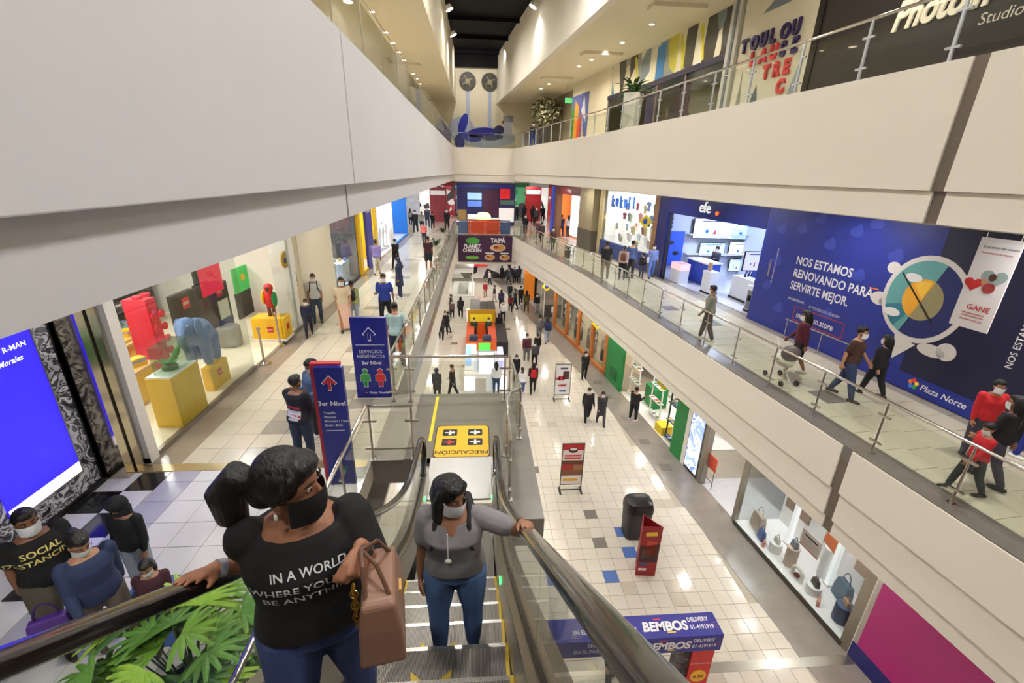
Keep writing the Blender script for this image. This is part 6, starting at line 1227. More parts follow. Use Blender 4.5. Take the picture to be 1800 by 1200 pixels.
for k, (x0, x1, z0, z1, col_, em) in enumerate(((-1.0, 0.3, 2.3, 2.9, (150, 190, 230), 0.8), (-1.0, 0.3, 1.7, 2.2, (90, 130, 220), 0.6), (0.4, 1.9, 0.9, 3.2, (66, 26, 62), 0.1), (2.0, 2.9, 2.4, 3.3, (206, 30, 40), 0.4), (2.0, 3.3, 1.9, 2.3, (60, 90, 80), 0.4), (1.9, 3.3, 0.4, 1.6, (226, 228, 232), 0.4), (-1.9, -1.1, 0.4, 1.4, (150, 120, 70), 0.2), (-1.0, 0.5, 0.6, 1.0, (240, 236, 220), 1.0), (-1.8, 3.2, 3.35, 3.65, (34, 44, 130), 0.2))): MB().box((x0, 42.85, z0), (x1, 42.9, z1)).build('picture', mat('menu_%d' % k, col_, 0.4, emit=em, var=0.3, scale=4), t)
for k, (x, y, w, h, col_) in enumerate(((-3.9, 46, 1.6, 3.2, (150, 60, 70)), (5.6, 47.5, 1.6, 3.4, (170, 40, 40)), (7.6, 43, 1.4, 3.5, (60, 90, 180)), (-6.6, 44, 2.2, 3.4, (200, 206, 220)))): t = thing('far_stall', 'distant stall front at the far end of the middle floor, %s' % ('dark red one', 'bright red one', 'blue one', 'pale one')[k], 'stall', (x, y, 0)); MB().cbox((x, y, 0), w, 0.4, h).build('front', mat('stall_%d' % k, col_, 0.5, emit=0.25, var=0.4, scale=3), t); MB().cbox((x, y-0.05, h-0.7), w*0.9, 0.4, 0.4).build('sign_strip', C(230, 230, 226, emit=0.5), t)
# ------------------------------------------------------------------ ground floor kiosks
def kiosk_counter(label, x0, x1, y0, y1, h, m, top, name='kiosk'):
    t = thing(name, label, 'kiosk', ((x0+x1)/2, (y0+y1)/2, G)); w = 0.45
    for a, b, c, d in ((x0, y0, x1, y0+w), (x0, y1-w, x1, y1), (x0, y0+w, x0+w, y1-w), (x1-w, y0+w, x1, y1-w)):
        MB().box((a, b, G), (c, d, G+h)).build('counter', m, t); MB().box((a-0.02, b-0.02, G+h), (c+0.02, d+0.02, G+h+0.04)).build('worktop', top, t)
    return t
M_GLOW = mat('kiosk_glow', (244, 248, 255), 0.4, emit=1.6, var=0)
t = kiosk_counter('bright white phone kiosk with glowing sides under the landing railing', -0.7, 1.35, 20.2, 23.2, 0.95, mat('kiosk_white', (232, 236, 244), 0.3, emit=0.3, var=0), M_WHITE)
for x, y in ((-0.72, 20.2), (0.9, 20.18)): MB().box((x, y-0.03, G+0.1), (x+0.5, y, G+0.85)).build('glow_panel', M_GLOW, t)
MB().box((0.0, 20.3, G+0.99), (0.75, 20.36, G+2.1)).build('lit_poster', M_GLOW, t); MB().box((-0.06, 20.36, G+0.9), (0.81, 20.4, G+2.16)).build('poster_frame', C(170, 176, 190), t)
MB().box((-0.68, 21.2, G+1.0), (-0.4, 22.6, G+1.6)).build('glass_case', mat('case_blue', (150, 190, 235), 0.3, emit=0.6, var=0.3, scale=8), t); MB().box((1.0, 20.6, G+1.0), (1.3, 22.6, G+1.5)).build('glass_case', mat('case_lilac', (190, 190, 240), 0.3, emit=0.7, var=0.4, scale=8), t); MB().cbox((0.1, 20.0, G), 0.5, 0.3, 0.9).build('bag_shelf', C(200, 196, 190), t)
t = kiosk_counter('orange juice kiosk with a yellow back board and green screen', -0.75, 1.05, 24.6, 28.2, 1.0, C(226, 96, 34, emit=0.15), C(200, 80, 40)); MB().box((-0.75, 28.2, G), (1.1, 28.3, G+1.9)).build('back_board', C(196, 150, 30), t); MB().box((-0.55, 28.15, G+1.1), (0.9, 28.2, G+1.6)).build('back_print', C(206, 190, 40, emit=0.4), t)
MB().box((0.0, 24.52, G+0.25), (0.7, 24.6, G+0.95)).build('green_screen', mat('kiosk_green', (90, 210, 80), 0.4, emit=0.9, var=0.3, scale=5), t); MB().box((-0.72, 24.55, G+0.05), (-0.15, 24.6, G+0.9)).build('glow_panel', M_GLOW, t); MB().box((1.05, 24.6, G), (1.75, 28.2, G+1.0)).build('black_counter', C(40, 38, 40), t)
for x in (-0.3, 0.5): MB().cbox((x, 24.85, G+1.04), 0.5, 0.35, 0.3).build('juice_machine', C(50, 60, 90), t)
t = kiosk_counter('dark snack kiosk beyond the juice kiosk', -0.6, 1.2, 29.5, 33.5, 1.0, C(170, 166, 160), C(60, 56, 54)); MB().box((-0.6, 29.6, G+1.04), (0.1, 33, G+1.3)).build('machine_row', C(90, 88, 86), t); MB().box((-0.8, 29.3, G), (-0.62, 29.5, G+1.6)).build('glow_post', M_GLOW, t)
t = kiosk_counter('white glass display kiosk under the food banner', -2.2, -0.4, 35.0, 40.0, 1.0, M_WHITE, M_WHITE)
for x in (-2.15, -0.5):
    for y in (35.05, 39.9): MB().cbox((x, y, G+1.0), 0.06, 0.06, 1.9).build('post', M_WHITE, t)
MB().box((-2.2, 35.0, G+2.9), (-0.4, 40, G+2.96)).build('roof', M_WHITE, t); MB().box((-2.1, 35.02, G+1.05), (-0.55, 35.03, G+2.8)).build('glass_pane', M_SHOPGLASS, t)
t = thing('glass_kiosk', 'glass roofed kiosk beside the right-hand fascia', 'kiosk', (6.0, 35, G)); 
for x in (5.0, 6.4):
    for y in (32.6, 34.4): MB().cbox((x, y, G), 0.06, 0.06, 2.9).build('post', M_WHITE, t)
MB().box((4.9, 32.5, G+2.9), (6.5, 34.5, G+2.96)).build('roof', M_WHITE, t); MB().box((5.0, 32.6, G), (6.4, 32.65, G+1.0)).build('counter', C(70, 66, 66), t)
fs = struct('room_far_shops', (0, 50, 0))  # added far shops; emission in fronts and signs fills the dark gaps
for k, (x0, x1, col_, em) in enumerate(((-12.8, -9.6, (206, 214, 230), 0.7), (-9.5, -7.0, (60, 110, 190), 0.5), (-6.9, -4.6, (236, 232, 224), 0.8), (-4.5, -2.6, (150, 50, 60), 0.4), (-2.5, 3.8, (120, 120, 130), 0.2), (3.9, 5.6, (60, 140, 90), 0.5), (5.7, 7.8, (240, 236, 230), 0.8), (7.9, 9.8, (200, 60, 50), 0.5), (9.9, 13.5, (230, 226, 214), 0.7))):
    MB().box((x0, 52, 0), (x1, 52.2, 3.2)).build('glow_shop_front', pattern('far_front_%d' % k, [col_, tuple(min(255, v+30) for v in col_), (70, 66, 70), col_, (236, 234, 230)], 1.4, emit=em, seed=k*3.1), fs); MB().box((x0, 51.9, 3.2), (x1, 52.2, 4.0)).build('glow_shop_sign', C(*[int(v*0.7) for v in col_], emit=0.4), fs)
gl = struct('room_ground_far', (0, 44, G)); MB().box((-6, 46, G), (10, 46.2, -2.2)).build('back_wall', pattern('far_ground_shops', [(60, 56, 60), (230, 226, 220), (180, 40, 44), (40, 40, 46), (236, 232, 226), (120, 110, 100)], 0.9, stretch=(1, 1, 0.7), emit=0.1), gl); MB().box((-1.6, 44.5, -4.2), (0.9, 44.7, -3.4)).build('red_sign', C(190, 40, 44, emit=0.3), gl)
t = thing('shop_sign_panel', 'orange lit doorway panel at the far end of the ground floor', 'sign', (4.4, 38, G)); MB().box((4.0, 38, G), (4.9, 38.2, G+3.3)).build('panel', C(226, 130, 40, emit=0.4), t); MB().box((4.9, 37.98, G), (5.1, 38.2, G+3.4)).build('edge', M_BLACK, t)
# ------------------------------------------------------------------ people
def rotx(v, a): c, s = math.cos(a), math.sin(a); return Vector((v.x, v.y*c-v.z*s, v.y*s+v.z*c))
def ik(a, b, l1, l2, hint):
    """middle joint between a and b for two bones"""
    d = b-a; L = min(d.length, (l1+l2)*0.999); d = d.normalized() if d.length > 1e-6 else Vector((0, 0, -1))
    x = (l1*l1-l2*l2+L*L)/(2*L); h = math.sqrt(max(l1*l1-x*x, 0)); n = Vector(hint)-d*Vector(hint).dot(d); n.normalize()
    return a+d*x+n*h, a+d*L
def ring(c, w, d, M, n=16, k=0.85):
    return [M @ Vector((c[0]+w*math.copysign(abs(math.cos(a))**k, math.cos(a)), c[1]+d*math.copysign(abs(math.sin(a))**k, math.sin(a)), c[2])) for a in [2*math.pi*i/n for i in range(n)]]
def hand(mb, wrist, fwd, nrm, side, s=1.0, curl=0.35, thumb=0.9, spread=0.10, lens=None):
    """palm, four fingers and a thumb. fwd: wrist to fingers, nrm: out of the back of the hand, side: +1 when the thumb lies towards fwd x nrm"""
    fwd = Vector(fwd).normalized(); nrm = Vector(nrm); nrm = (nrm-fwd*nrm.dot(fwd)).normalized(); lat = fwd.cross(nrm)*side
    def sec(c, w, t): return [c+lat*w*math.cos(a)+nrm*t*math.sin(a) for a in [2*math.pi*i/12 for i in range(12)]]
    mb.rings([sec(wrist-fwd*0.01*s, 0.024*s, 0.02*s), sec(wrist+fwd*0.02*s, 0.03*s, 0.018*s), sec(wrist+fwd*0.055*s, 0.040*s, 0.016*s), sec(wrist+fwd*0.085*s, 0.041*s, 0.014*s), sec(wrist+fwd*0.093*s, 0.034*s, 0.009*s)])
    for i, L in enumerate(lens or (0.068, 0.076, 0.071, 0.056)):
        off = 0.031-0.0205*i; base = wrist+fwd*(0.082-0.006*abs(i-1))*s+lat*off*s; d = (fwd+lat*spread*(1.5-i)*0.7).normalized(); P = [base-d*0.012*s, base]; a = curl*(0.8+0.15*i)
        ang = 0
        for q in (0.45, 0.32, 0.23):
            ang += a; dd = d*math.cos(ang)-nrm*math.sin(ang); P.append(P[-1]+dd*L*q*s)
        mb.limb(P, [0.0092*s, 0.0092*s, 0.0086*s, 0.008*s, 0.007*s], 8)
    b = wrist+fwd*0.025*s+lat*0.026*s-nrm*0.004*s; d = (fwd*0.75+lat*thumb-nrm*0.25).normalized(); d2 = (fwd*1.0+lat*thumb*0.35-nrm*(0.25+curl*0.5)).normalized()
    mb.limb([b, b+d*0.035*s, b+d*0.035*s+d2*0.03*s, b+d*0.035*s+d2*0.055*s], [0.0125*s, 0.011*s, 0.010*s, 0.008*s], 8)
def hair_mat(rgb):
    key = 'hair_%d_%d_%d' % tuple(rgb)
    if key in MATS: return MATS[key]
    m = mat(key, rgb, 0.42, var=0.5, scale=1.0, bump=0.6); nt = m.node_tree; mp = nt.nodes.new('ShaderNodeMapping'); mp.inputs['Scale'].default_value = (70, 70, 9)
    nz = [q for q in nt.nodes if q.type == 'TEX_NOISE'][0]; tc = [q for q in nt.nodes if q.type == 'TEX_COORD'][0]; nt.links.new(tc.outputs['Object'], mp.inputs[0]); nt.links.new(mp.outputs[0], nz.inputs['Vector']); return m
SKINS = [(168, 118, 88), (150, 102, 74), (182, 132, 102), (136, 92, 66)]
SHOE = [(24, 24, 26), (230, 228, 226), (60, 50, 46), (40, 44, 60)]
def person(label, pos, face, H=1.62, top=(40, 40, 46), bottom=(40, 46, 64), hair=(18, 14, 13), skin=None, shoe=None, legs=(0.25, 0.1, -0.2, 0.25), arms=((0.15, 0.1, 0.3), (-0.15, 0.1, 0.3)),
           sleeve='long', style='short', lower='trousers', build=1.0, mask=(225, 228, 232), lean=0.0, head=(0.0, 0.1), voxel=0.03, bag=None, bag_rgb=(30, 30, 34), hits=None, group='people walking through the mall', detail=False, twist=0.0, sitting=False, feet_yaw=0.0, hat=None, face_parts=None, shirt_after=None, hood=False, name='person', long_coat=False, hand_opts=None, hair_fn=None, fem=0.0, neck=1.32, scoop=0.0, hem=0.8):
    """pos: point the feet stand on; face: heading in degrees, 0 looks along +y, 180 back at the viewer"""
    pos = Vector(pos); k = H/1.6; t = thing(name, label, 'person', pos, group)
    RZ = Matrix.Rotation(math.radians(face), 3, 'Z'); S = lambda v: RZ @ (Vector(v)*k)
    b = build; sk = skin or SKINS[abs(hash(label)) % 4 if False else (len(label) % 4)]; shoe = shoe or SHOE[len(label) % 4]
    M_S = C(*sk, rough=0.55); M_H = hair_mat(hair); det = detail
    # --- skeleton in the person's own frame (looks along +y, right hand at +x)
    hip = {1: Vector((0.085*b, 0, 0.84)), -1: Vector((-0.085*b, 0, 0.84))}; J = {}
    for sd, sw, kn in ((1, legs[0], legs[1]), (-1, legs[2], legs[3])):
        th = rotx(Vector((0.02*sd, 0, -0.40)), sw); knee = hip[sd]+th; sh = rotx(Vector((0, 0, -0.375)), sw-kn); J['k', sd] = knee; J['a', sd] = knee+sh
    low = min(J['a', 1].z, J['a', -1].z)-0.065
    dz = -low
    for s_ in (1, -1): hip[s_] = hip[s_]+UP*dz; J['k', s_] += UP*dz; J['a', s_] += UP*dz
    wst = Vector((0, 0, 0.93+dz)); TM = Matrix.Rotation(twist, 3, 'Z') @ Matrix.Rotation(-lean, 3, 'X')
    def U(v): return wst+TM @ (Vector(v)+UP*dz-wst)                      # upper body point
    sw_ = (0.165-0.012*fem)*(0.5+0.5*b)
    shd = {s_: U((sw_*s_, -0.005, 1.285)) for s_ in (1, -1)}
    for s_, a in ((1, arms[0]), (-1, arms[1])):
        if a[0] == 'to':                                                   # a = ('to', point in own frame, hint)
            el, wr = ik(shd[s_], Vector(a[1]), 0.265, 0.235, a[2] if len(a) > 2 else (0.3*s_, -0.6, -0.6))
        elif a[0] == 'world':
            tgt = RZ.transposed() @ ((Vector(a[1])-pos)/k); el, wr = ik(shd[s_], tgt, 0.265, 0.235, a[2])
        else:
            sw, ab, eb = a; d = rotx(Vector((math.sin(ab)*s_, 0, -math.cos(ab))), sw); el = shd[s_]+TM @ (d*0.265); d2 = rotx(Vector((math.sin(ab)*0.5*s_, 0, -math.cos(ab*0.5))), sw+eb); wr = el+TM @ (d2*0.235)
        J['e', s_] = el; J['w', s_] = wr
    neck0, neck1 = U((0, -0.005, 1.31)), U((0, 0.012, 1.42)); hc = U((0, 0.025, 1.485))
    HM = TM @ Matrix.Rotation(head[0], 3, 'Z') @ Matrix.Rotation(-head[1], 3, 'X')
    def Hd(v): return hc+HM @ Vector(v)
    B = MB(); n = 16
    I3 = Matrix.Identity(3)
    tor = [(0.80, 0.15, 0.105, -0.01), (0.88, 0.162, 0.118, -0.012), (0.95, 0.15, 0.108, 0), (1.02, 0.138, 0.10, 0.005), (1.10, 0.142, 0.108, 0.008), (1.19, 0.152, 0.112+0.012*fem, 0.012), (1.26, 0.155, 0.098, 0.0), (1.31, 0.12, 0.075, -0.01), (1.345, 0.06, 0.055, -0.008)]
    def torso(mb, g, z0, z1, flare=0.0, bl=1.0, sc=0.0):
        R = []
        for z, w, d, y in tor:
            if z < z0-0.001 or z > z1+0.001: continue
            ww, d_ = w*(bl if z < 1.27 else 0.5+0.5*bl)+g, d*bl+g
            if z < 1.0: ww += flare; d_ += flare
            c = U((0, y, z)) if z > 0.9 else Vector((0, y, z+dz))
            q = ring((0, 0, 0), ww, d_, I3, 32 if sc else n)
            if sc and z > 1.2: q = [p-UP*sc*max(0, 1-(p.x/0.1)**2)*(1.0 if z > 1.25 else 0.0) if p.y > 0 else p for p in q]
            R.append([(TM if z > 0.9 else I3) @ p+c for p in q])
        mb.rings(R)
    torso(B, 0.0, 0.8, 1.35, bl=b)
    B.limb([neck0, neck1], [0.052, 0.047])
    hr = lambda c, rx_, ry_, rz_: B.ell(Hd(c), rx_, ry_, rz_, 16, 11, HM)
    hr((0, -0.012, 0.02), 0.074, 0.092, 0.094); hr((0, 0.022, -0.04), 0.058, 0.066, 0.072); hr((0, 0.058, -0.085), 0.028, 0.026, 0.026)
    B.limb([Hd((0, 0.083, 0.012)), Hd((0, 0.099, -0.022))], [0.008, 0.013], 8)
    for s_ in (1, -1): hr((0.075*s_, -0.012, -0.02), 0.008, 0.02, 0.03)
    ra = (0.5+0.5*b)
    for s_ in (1, -1):
        B.limb([shd[s_], (shd[s_]+J['e', s_])/2, J['e', s_]], [0.048*ra, 0.044*ra, 0.036*ra]); B.limb([J['e', s_], J['e', s_]*0.55+J['w', s_]*0.45, J['w', s_]], [0.036*ra, 0.034*ra, 0.023*ra])
        fw = (J['w', s_]-J['e', s_]).normalized(); ho = (hand_opts or {}).get(s_, {}); fw2 = RZ.transposed() @ Vector(ho['fwd']) if 'fwd' in ho else fw
        nr = RZ.transposed() @ Vector(ho['nrm']) if 'nrm' in ho else Vector((s_, 0.1, 0.15)); 
        hand(B, J['w', s_], fw2, nr, ho.get('side', -s_), 1.0, ho.get('curl', 0.35), ho.get('thumb', 0.9))
        B.limb([hip[s_], hip[s_]*0.5+J['k', s_]*0.5, J['k', s_]], [0.088*b, 0.078*b, 0.055*ra]); B.limb([J['k', s_], J['k', s_]*0.65+J['a', s_]*0.35, J['a', s_]], [0.053*ra, 0.054*ra, 0.034])
    B.v = [RZ @ (v*k) for v in B.v]; bo = fuse(B, 'body', M_S, t, pos, voxel, 2)
    # --- clothes
    bt = MB()
    if lower == 'skirt' or lower == 'long_skirt' or lower == 'dress':
        zl = 0.10 if lower != 'skirt' else 0.46
        R = [[p+Vector((0, 0, dz)) for p in ring((0, 0.0 if z > 0.5 else (J['a', 1].y+J['a', -1].y)/4, z), w, d, I3, n)] for z, w, d in ((zl, 0.2*b, 0.17*b), (0.55, 0.19*b, 0.15*b), (0.8, 0.175*b, 0.13*b), (0.97, 0.152*b, 0.115*b))]; bt.rings(R)
    else:
        torso(bt, 0.010, 0.8, 0.96, bl=b)
        zc = {'trousers': 1.0, 'shorts': 0.35, 'capri': 0.75}[lower]
        for s_ in (1, -1):
            end = J['k', s_]*(1-0.0)+Vector() if zc < 0.4 else J['k', s_]*(1-0.93*max(0, (zc-0.5)*2))+J['a', s_]*(0.93*max(0, (zc-0.5)*2))
            P = [hip[s_], hip[s_]*0.5+J['k', s_]*0.5, J['k', s_]] if zc >= 0.5 else [hip[s_], hip[s_]*0.5+J['k', s_]*0.5, hip[s_]*0.12+J['k', s_]*0.88]; r = [0.104*b, 0.09*b, 0.068*ra] if zc >= 0.5 else [0.106*b, 0.1*b, 0.094*b]
            if zc >= 0.5: P += [J['k', s_]*0.6+end*0.4, end]; r += [0.066*ra, 0.052]
            bt.limb(P, r)
    bt.v = [RZ @ (v*k) for v in bt.v]; fuse(bt, 'skirt' if 'skirt' in lower else lower if lower in ('shorts',) else 'trousers', C(*bottom, rough=0.8), t, pos, max(voxel, 0.009), 2)
    sh = MB(); torso(sh, 0.018, hem, neck, 0.006, bl=b, sc=scoop)
    if long_coat: sh.rings([[p+UP*dz for p in ring((0, 0, z), w, d, I3, n)] for z, w, d in ((0.5, 0.2*b, 0.16*b), (0.7, 0.19*b, 0.15*b), (0.9, 0.175*b, 0.13*b))])
    for s_ in (1, -1):
        e, w, s0 = J['e', s_], J['w', s_], shd[s_]
        if sleeve == 'long': sh.limb([s0, (s0+e)/2, e, e*0.5+w*0.5, e*0.08+w*0.92], [0.068*ra, 0.060*ra, 0.05*ra, 0.046*ra, 0.036*ra])
        elif sleeve == 'short': sh.limb([s0, s0*0.6+e*0.4, s0*0.32+e*0.68], [0.068*ra, 0.066*ra, 0.064*ra])
        elif sleeve == 'cap': sh.limb([s0*1.0, s0*0.62+e*0.38], [0.066*ra, 0.062*ra])
    if hood: sh.limb([neck0+Vector((0, -0.03, 0.0)), neck1+Vector((0, -0.05, 0.0))], [0.085, 0.09])
    sh.v = [RZ @ (v*k) for v in sh.v]; so = fuse(sh, 'coat' if long_coat else 'top', C(*top, rough=0.85), t, pos, max(voxel, 0.009), 3, after=shirt_after)
    # --- hair, mask, shoes
    h = MB(); hh = lambda c, rx_, ry_, rz_: h.ell(Hd(c), rx_, ry_, rz_, 16, 11, HM)
    if hair_fn: hair_fn(h, Hd, HM, hh)
    else:
        if not hood: hh((0, -0.03, 0.038), 0.086, 0.09, 0.094); hh((0, 0.02, 0.085), 0.066, 0.062, 0.045)
        if hood: hh((0, -0.03, 0.03), 0.112, 0.112, 0.128); hh((0, 0.02, 0.095), 0.085, 0.075, 0.05)
        if style == 'hijab': hh((0, -0.02, 0.0), 0.098, 0.098, 0.13); h.limb([U((0, -0.03, 1.4)), U((0, -0.04, 1.25))], [0.1, 0.15])
        if style == 'long': h.limb([Hd((0, -0.065, 0.03)), Hd((0, -0.085, -0.08)), Hd((0, -0.085, -0.2)), Hd((0, -0.075, -0.3))], [0.075, 0.078, 0.07, 0.045]); [h.limb([Hd((0.07*s_, -0.03, 0.02)), Hd((0.078*s_, -0.03, -0.08)), Hd((0.07*s_, -0.04, -0.18))], [0.03, 0.032, 0.02], 8) for s_ in (1, -1)]
        if style == 'tail': h.limb([Hd((0, -0.105, 0.05)), Hd((0, -0.15, 0.02)), Hd((0, -0.15, -0.08)), Hd((0, -0.13, -0.17))], [0.03, 0.04, 0.038, 0.015], 10)
        if style == 'bun': hh((0, -0.11, 0.07), 0.045, 0.045, 0.045)
    h.v = [RZ @ (v*k) for v in h.v]; fuse(h, 'hood' if hood else 'headscarf' if style == 'hijab' else 'hair', C(*top, rough=0.85) if hood else M_H, t, pos, min(voxel, 0.016) if voxel > 0.01 else 0.006, 2)
    if hat: 
        m2 = MB(); m2.ell(Hd((0, -0.012, 0.07)), 0.092, 0.1, 0.075, 14, 8, HM); m2.rings([[Hd((0.075*math.cos(a), 0.06+(0.10 if q else 0.0)*math.sin(a), 0.055-0.012*q)) for a in [math.pi*i/8 for i in range(9)]] for q in (0, 1)], False, False); m2.v = [RZ @ (v*k)+pos for v in m2.v]; m2.build('cap', C(*hat), t, pos, smooth=True)
    if mask:
        m2 = MB(); R = []
        for iz in range(7):
            f = iz/6; z = -0.115+0.118*f; row = []
            for ia in range(11):
                a = math.radians(-78+156*ia/10); bul = 0.024*max(0, math.cos(a*1.15))**3*math.sin(math.pi*min(1, 0.25+f*0.62)); q = 0.074+0.010*f; row.append(Hd((q*math.sin(a), 0.012+(0.082-0.016*(1-f)**2)*math.cos(a)+bul, z)))
            R.append(row)
        m2.rings(R, False, False); m2.v = [RZ @ (v*k)+pos for v in m2.v]; m2.build('face_mask', C(*mask, rough=0.8), t, pos, smooth='all')
        if det: 
            for s_ in (1, -1): m2 = MB(); m2.tube([Hd((0.072*s_, 0.03, -0.01)), Hd((0.08*s_, 0.0, -0.012)), Hd((0.083*s_, -0.02, -0.015))], 0.0025, 5); m2.v = [RZ @ (v*k)+pos for v in m2.v]; m2.build('mask_strap', C(*mask, rough=0.8), t, pos)
    if det or voxel < 0.02:
        for s_ in (1, -1):
            m2 = MB(); m2.ell(Hd((0.031*s_, 0.0735, 0.017)), 0.0125, 0.006, 0.0042, 10, 6, HM); m2.v = [RZ @ (v*k)+pos for v in m2.v]; ey = m2.build('eye', C(176, 164, 156, rough=0.6, spec=0.2), t, pos, smooth=True)
            m2 = MB(); m2.ell(Hd((0.031*s_, 0.0785, 0.017)), 0.0075, 0.003, 0.0047, 8, 5, HM); m2.v = [RZ @ (v*k)+pos for v in m2.v]; m2.build('iris', C(34, 20, 14, rough=0.5, spec=0.2), ey, pos, smooth=True)
            m2 = MB(); m2.tube([Hd((0.014*s_, 0.083, 0.036)), Hd((0.032*s_, 0.081, 0.042)), Hd((0.052*s_, 0.068, 0.036))], [0.003, 0.004, 0.002], 6); m2.v = [RZ @ (v*k)+pos for v in m2.v]; m2.build('eyebrow', C(30, 20, 16), t, pos)
    for s_ in (1, -1):
        a = J['a', s_]; dv = Matrix.Rotation(feet_yaw*s_, 3, 'Z') @ Vector((0, 1, 0)); m2 = MB()
        tilt = 0.0 if a.z < 0.09 else -0.5
        f0 = a+Vector((0, -0.045, -0.035)); dd = Vector((dv.x, dv.y, tilt)).normalized()
        m2.limb([f0, f0+dd*0.08, f0+dd*0.15-UP*0.008, f0+dd*0.19-UP*0.012], [0.036, 0.038, 0.034, 0.026], 10); m2.v = [RZ @ (v*k)+pos for v in m2.v]
        zmin = 0.0 if a.z < 0.09 else -9
        m2.v = [Vector((v.x, v.y, max(v.z, pos.z+0.004) if zmin == 0 else v.z)) for v in m2.v]
        m2.build('shoe', C(*shoe, rough=0.5), t, pos, smooth=True)
    # --- what they carry
    if bag:
        g = thing('backpack' if bag == 'back' else 'shoulder_bag', {'back': 'backpack', 'side': 'bag', 'front': 'small bag'}[bag]+' worn by the '+' '.join(label.split()[:9]), 'bag', pos+S(U((0, -0.2, 1.0)) if bag == 'back' else U((0.2, 0, 0.85))))
        if bag == 'back':
            m2 = MB(); m2.rings([[p+U((0, -0.19, z)) for p in ring((0, 0, 0), w, d, TM, 14, 0.6)] for z, w, d in ((0.93, 0.10, 0.05), (0.96, 0.13, 0.075), (1.15, 0.135, 0.075), (1.27, 0.11, 0.06), (1.30, 0.07, 0.035))]); m2.v = [S(v)+pos for v in m2.v]; m2.build('pack', C(*bag_rgb, rough=0.7), g, smooth=True)
            for s_ in (1, -1): m2 = MB(); m2.tube([U((0.09*s_, -0.15, 1.29)), U((0.10*s_, -0.05, 1.345)), U((0.105*s_, 0.08, 1.29)), U((0.115*s_, 0.135, 1.17)), U((0.15*s_, 0.06, 1.04)), U((0.12*s_, -0.14, 1.0))], 0.018, 8); m2.v = [S(v)+pos for v in m2.v]; m2.build('strap', C(*bag_rgb, rough=0.7), g, smooth=True)
        else:
            c = U((0.22, 0.02, 0.86)) if bag == 'side' else U((0.0, 0.19, 0.9)); m2 = MB(); m2.rings([[p+c+UP*z for p in ring((0, 0, 0), w, d, I3, 12, 0.5)] for z, w, d in ((-0.12, 0.05 if bag == 'side' else 0.1, 0.12 if bag == 'side' else 0.05), (0.1, 0.045 if bag == 'side' else 0.1, 0.11 if bag == 'side' else 0.045))]); m2.v = [S(v)+pos for v in m2.v]; m2.build('pouch', C(*bag_rgb, rough=0.7), g, smooth=True)
            m2 = MB(); m2.tube([c+UP*0.1, U((0.14, 0.11, 1.1)), U((-0.06, 0.1, 1.3)), U((-0.1, -0.04, 1.345)), U((0.0, -0.13, 1.2)), c+Vector((0, -0.08, 0.1))], 0.009, 6); m2.v = [S(v)+pos for v in m2.v]; m2.build('strap', C(*bag_rgb, rough=0.7), g, smooth=True)
    J.update(dz=dz, U=U, Hd=Hd, S=S, pos=pos, RZ=RZ, k=k, t=t, HM=HM, shd=shd)
    return J
WALK = [((0.30, 0.08, -0.24, 0.2), ((-0.35, 0.08, 0.3), (0.35, 0.08, 0.3))), ((-0.2, 0.22, 0.26, 0.06), ((0.3, 0.1, 0.35), (-0.3, 0.1, 0.2))), ((0.22, 0.05, -0.2, 0.15), ((-0.15, 0.08, 0.2), (0.2, 0.08, 0.4)))]
STAND = ((0.03, 0.02, -0.03, 0.03), ((0.05, 0.1, 0.2), (0.02, 0.1, 0.25)))
PHONE = ((0.02, 0.02, -0.03, 0.03), ((0.25, 0.1, 1.6), (0.3, 0.12, 1.5)))
PHONE1 = ((0.05, 0.02, -0.05, 0.05), ((0.3, 0.12, 1.7), (0.0, 0.1, 0.2)))
# ------------------------------------------------------------------ the two women on the escalator
def wrist_band(J, s_, rgb, name, f=0.12, r=0.031, w=0.012):
    e, wv_ = J['e', s_], J['w', s_]; d = (wv_-e).normalized(); c = wv_-d*f*0.25; mb = MB(); mb.tube([c-d*w, c+d*w], [r, r], 14, True); mb.v = [J['S'](v)+J['pos'] for v in mb.v]; return mb.build(name, C(*rgb, rough=0.3), J['t'], smooth=True)
RAIL = Vector((0, -0.794, 0.608)); RAILN = Vector((0, 0.608, 0.794))
def rail_wrist(x, y, up=0.045): return Vector((x, y, hz(y)+up))
P1 = Vector((-0.585, 1.20, 2.39)); hand_l = aty(634, 958, 1.08)
def shirt_print(o):
    me = o.data; bv = BVHTree.FromPolygons([v.co.copy() for v in me.vertices], [tuple(p.vertices) for p in me.polygons]); base = WL[o.name]; fwd = Matrix.Rotation(math.radians(F1), 3, 'Z') @ Vector((0, 1, 0)); u = Matrix.Rotation(math.radians(F1), 3, 'Z') @ Vector((-1, 0, 0))
    def wrap(p):
        h_ = bv.ray_cast(p+fwd*0.6-base, -fwd); return (h_[0]+base+fwd*0.003) if h_[0] is not None else p
    par = o.parent
    for k, s_ in enumerate(('IN A WORLD', 'WHERE YOU CAN', 'BE ANYTHING')): text(s_, P1+UP*(1.145-0.048*k)+u*0.02, u, (0.035, 0.040, 0.042)[k], C(222, 220, 218), par, bold=0.012, align='CENTER', lift=0, wrap=wrap, sx=1.05)
F1 = 198
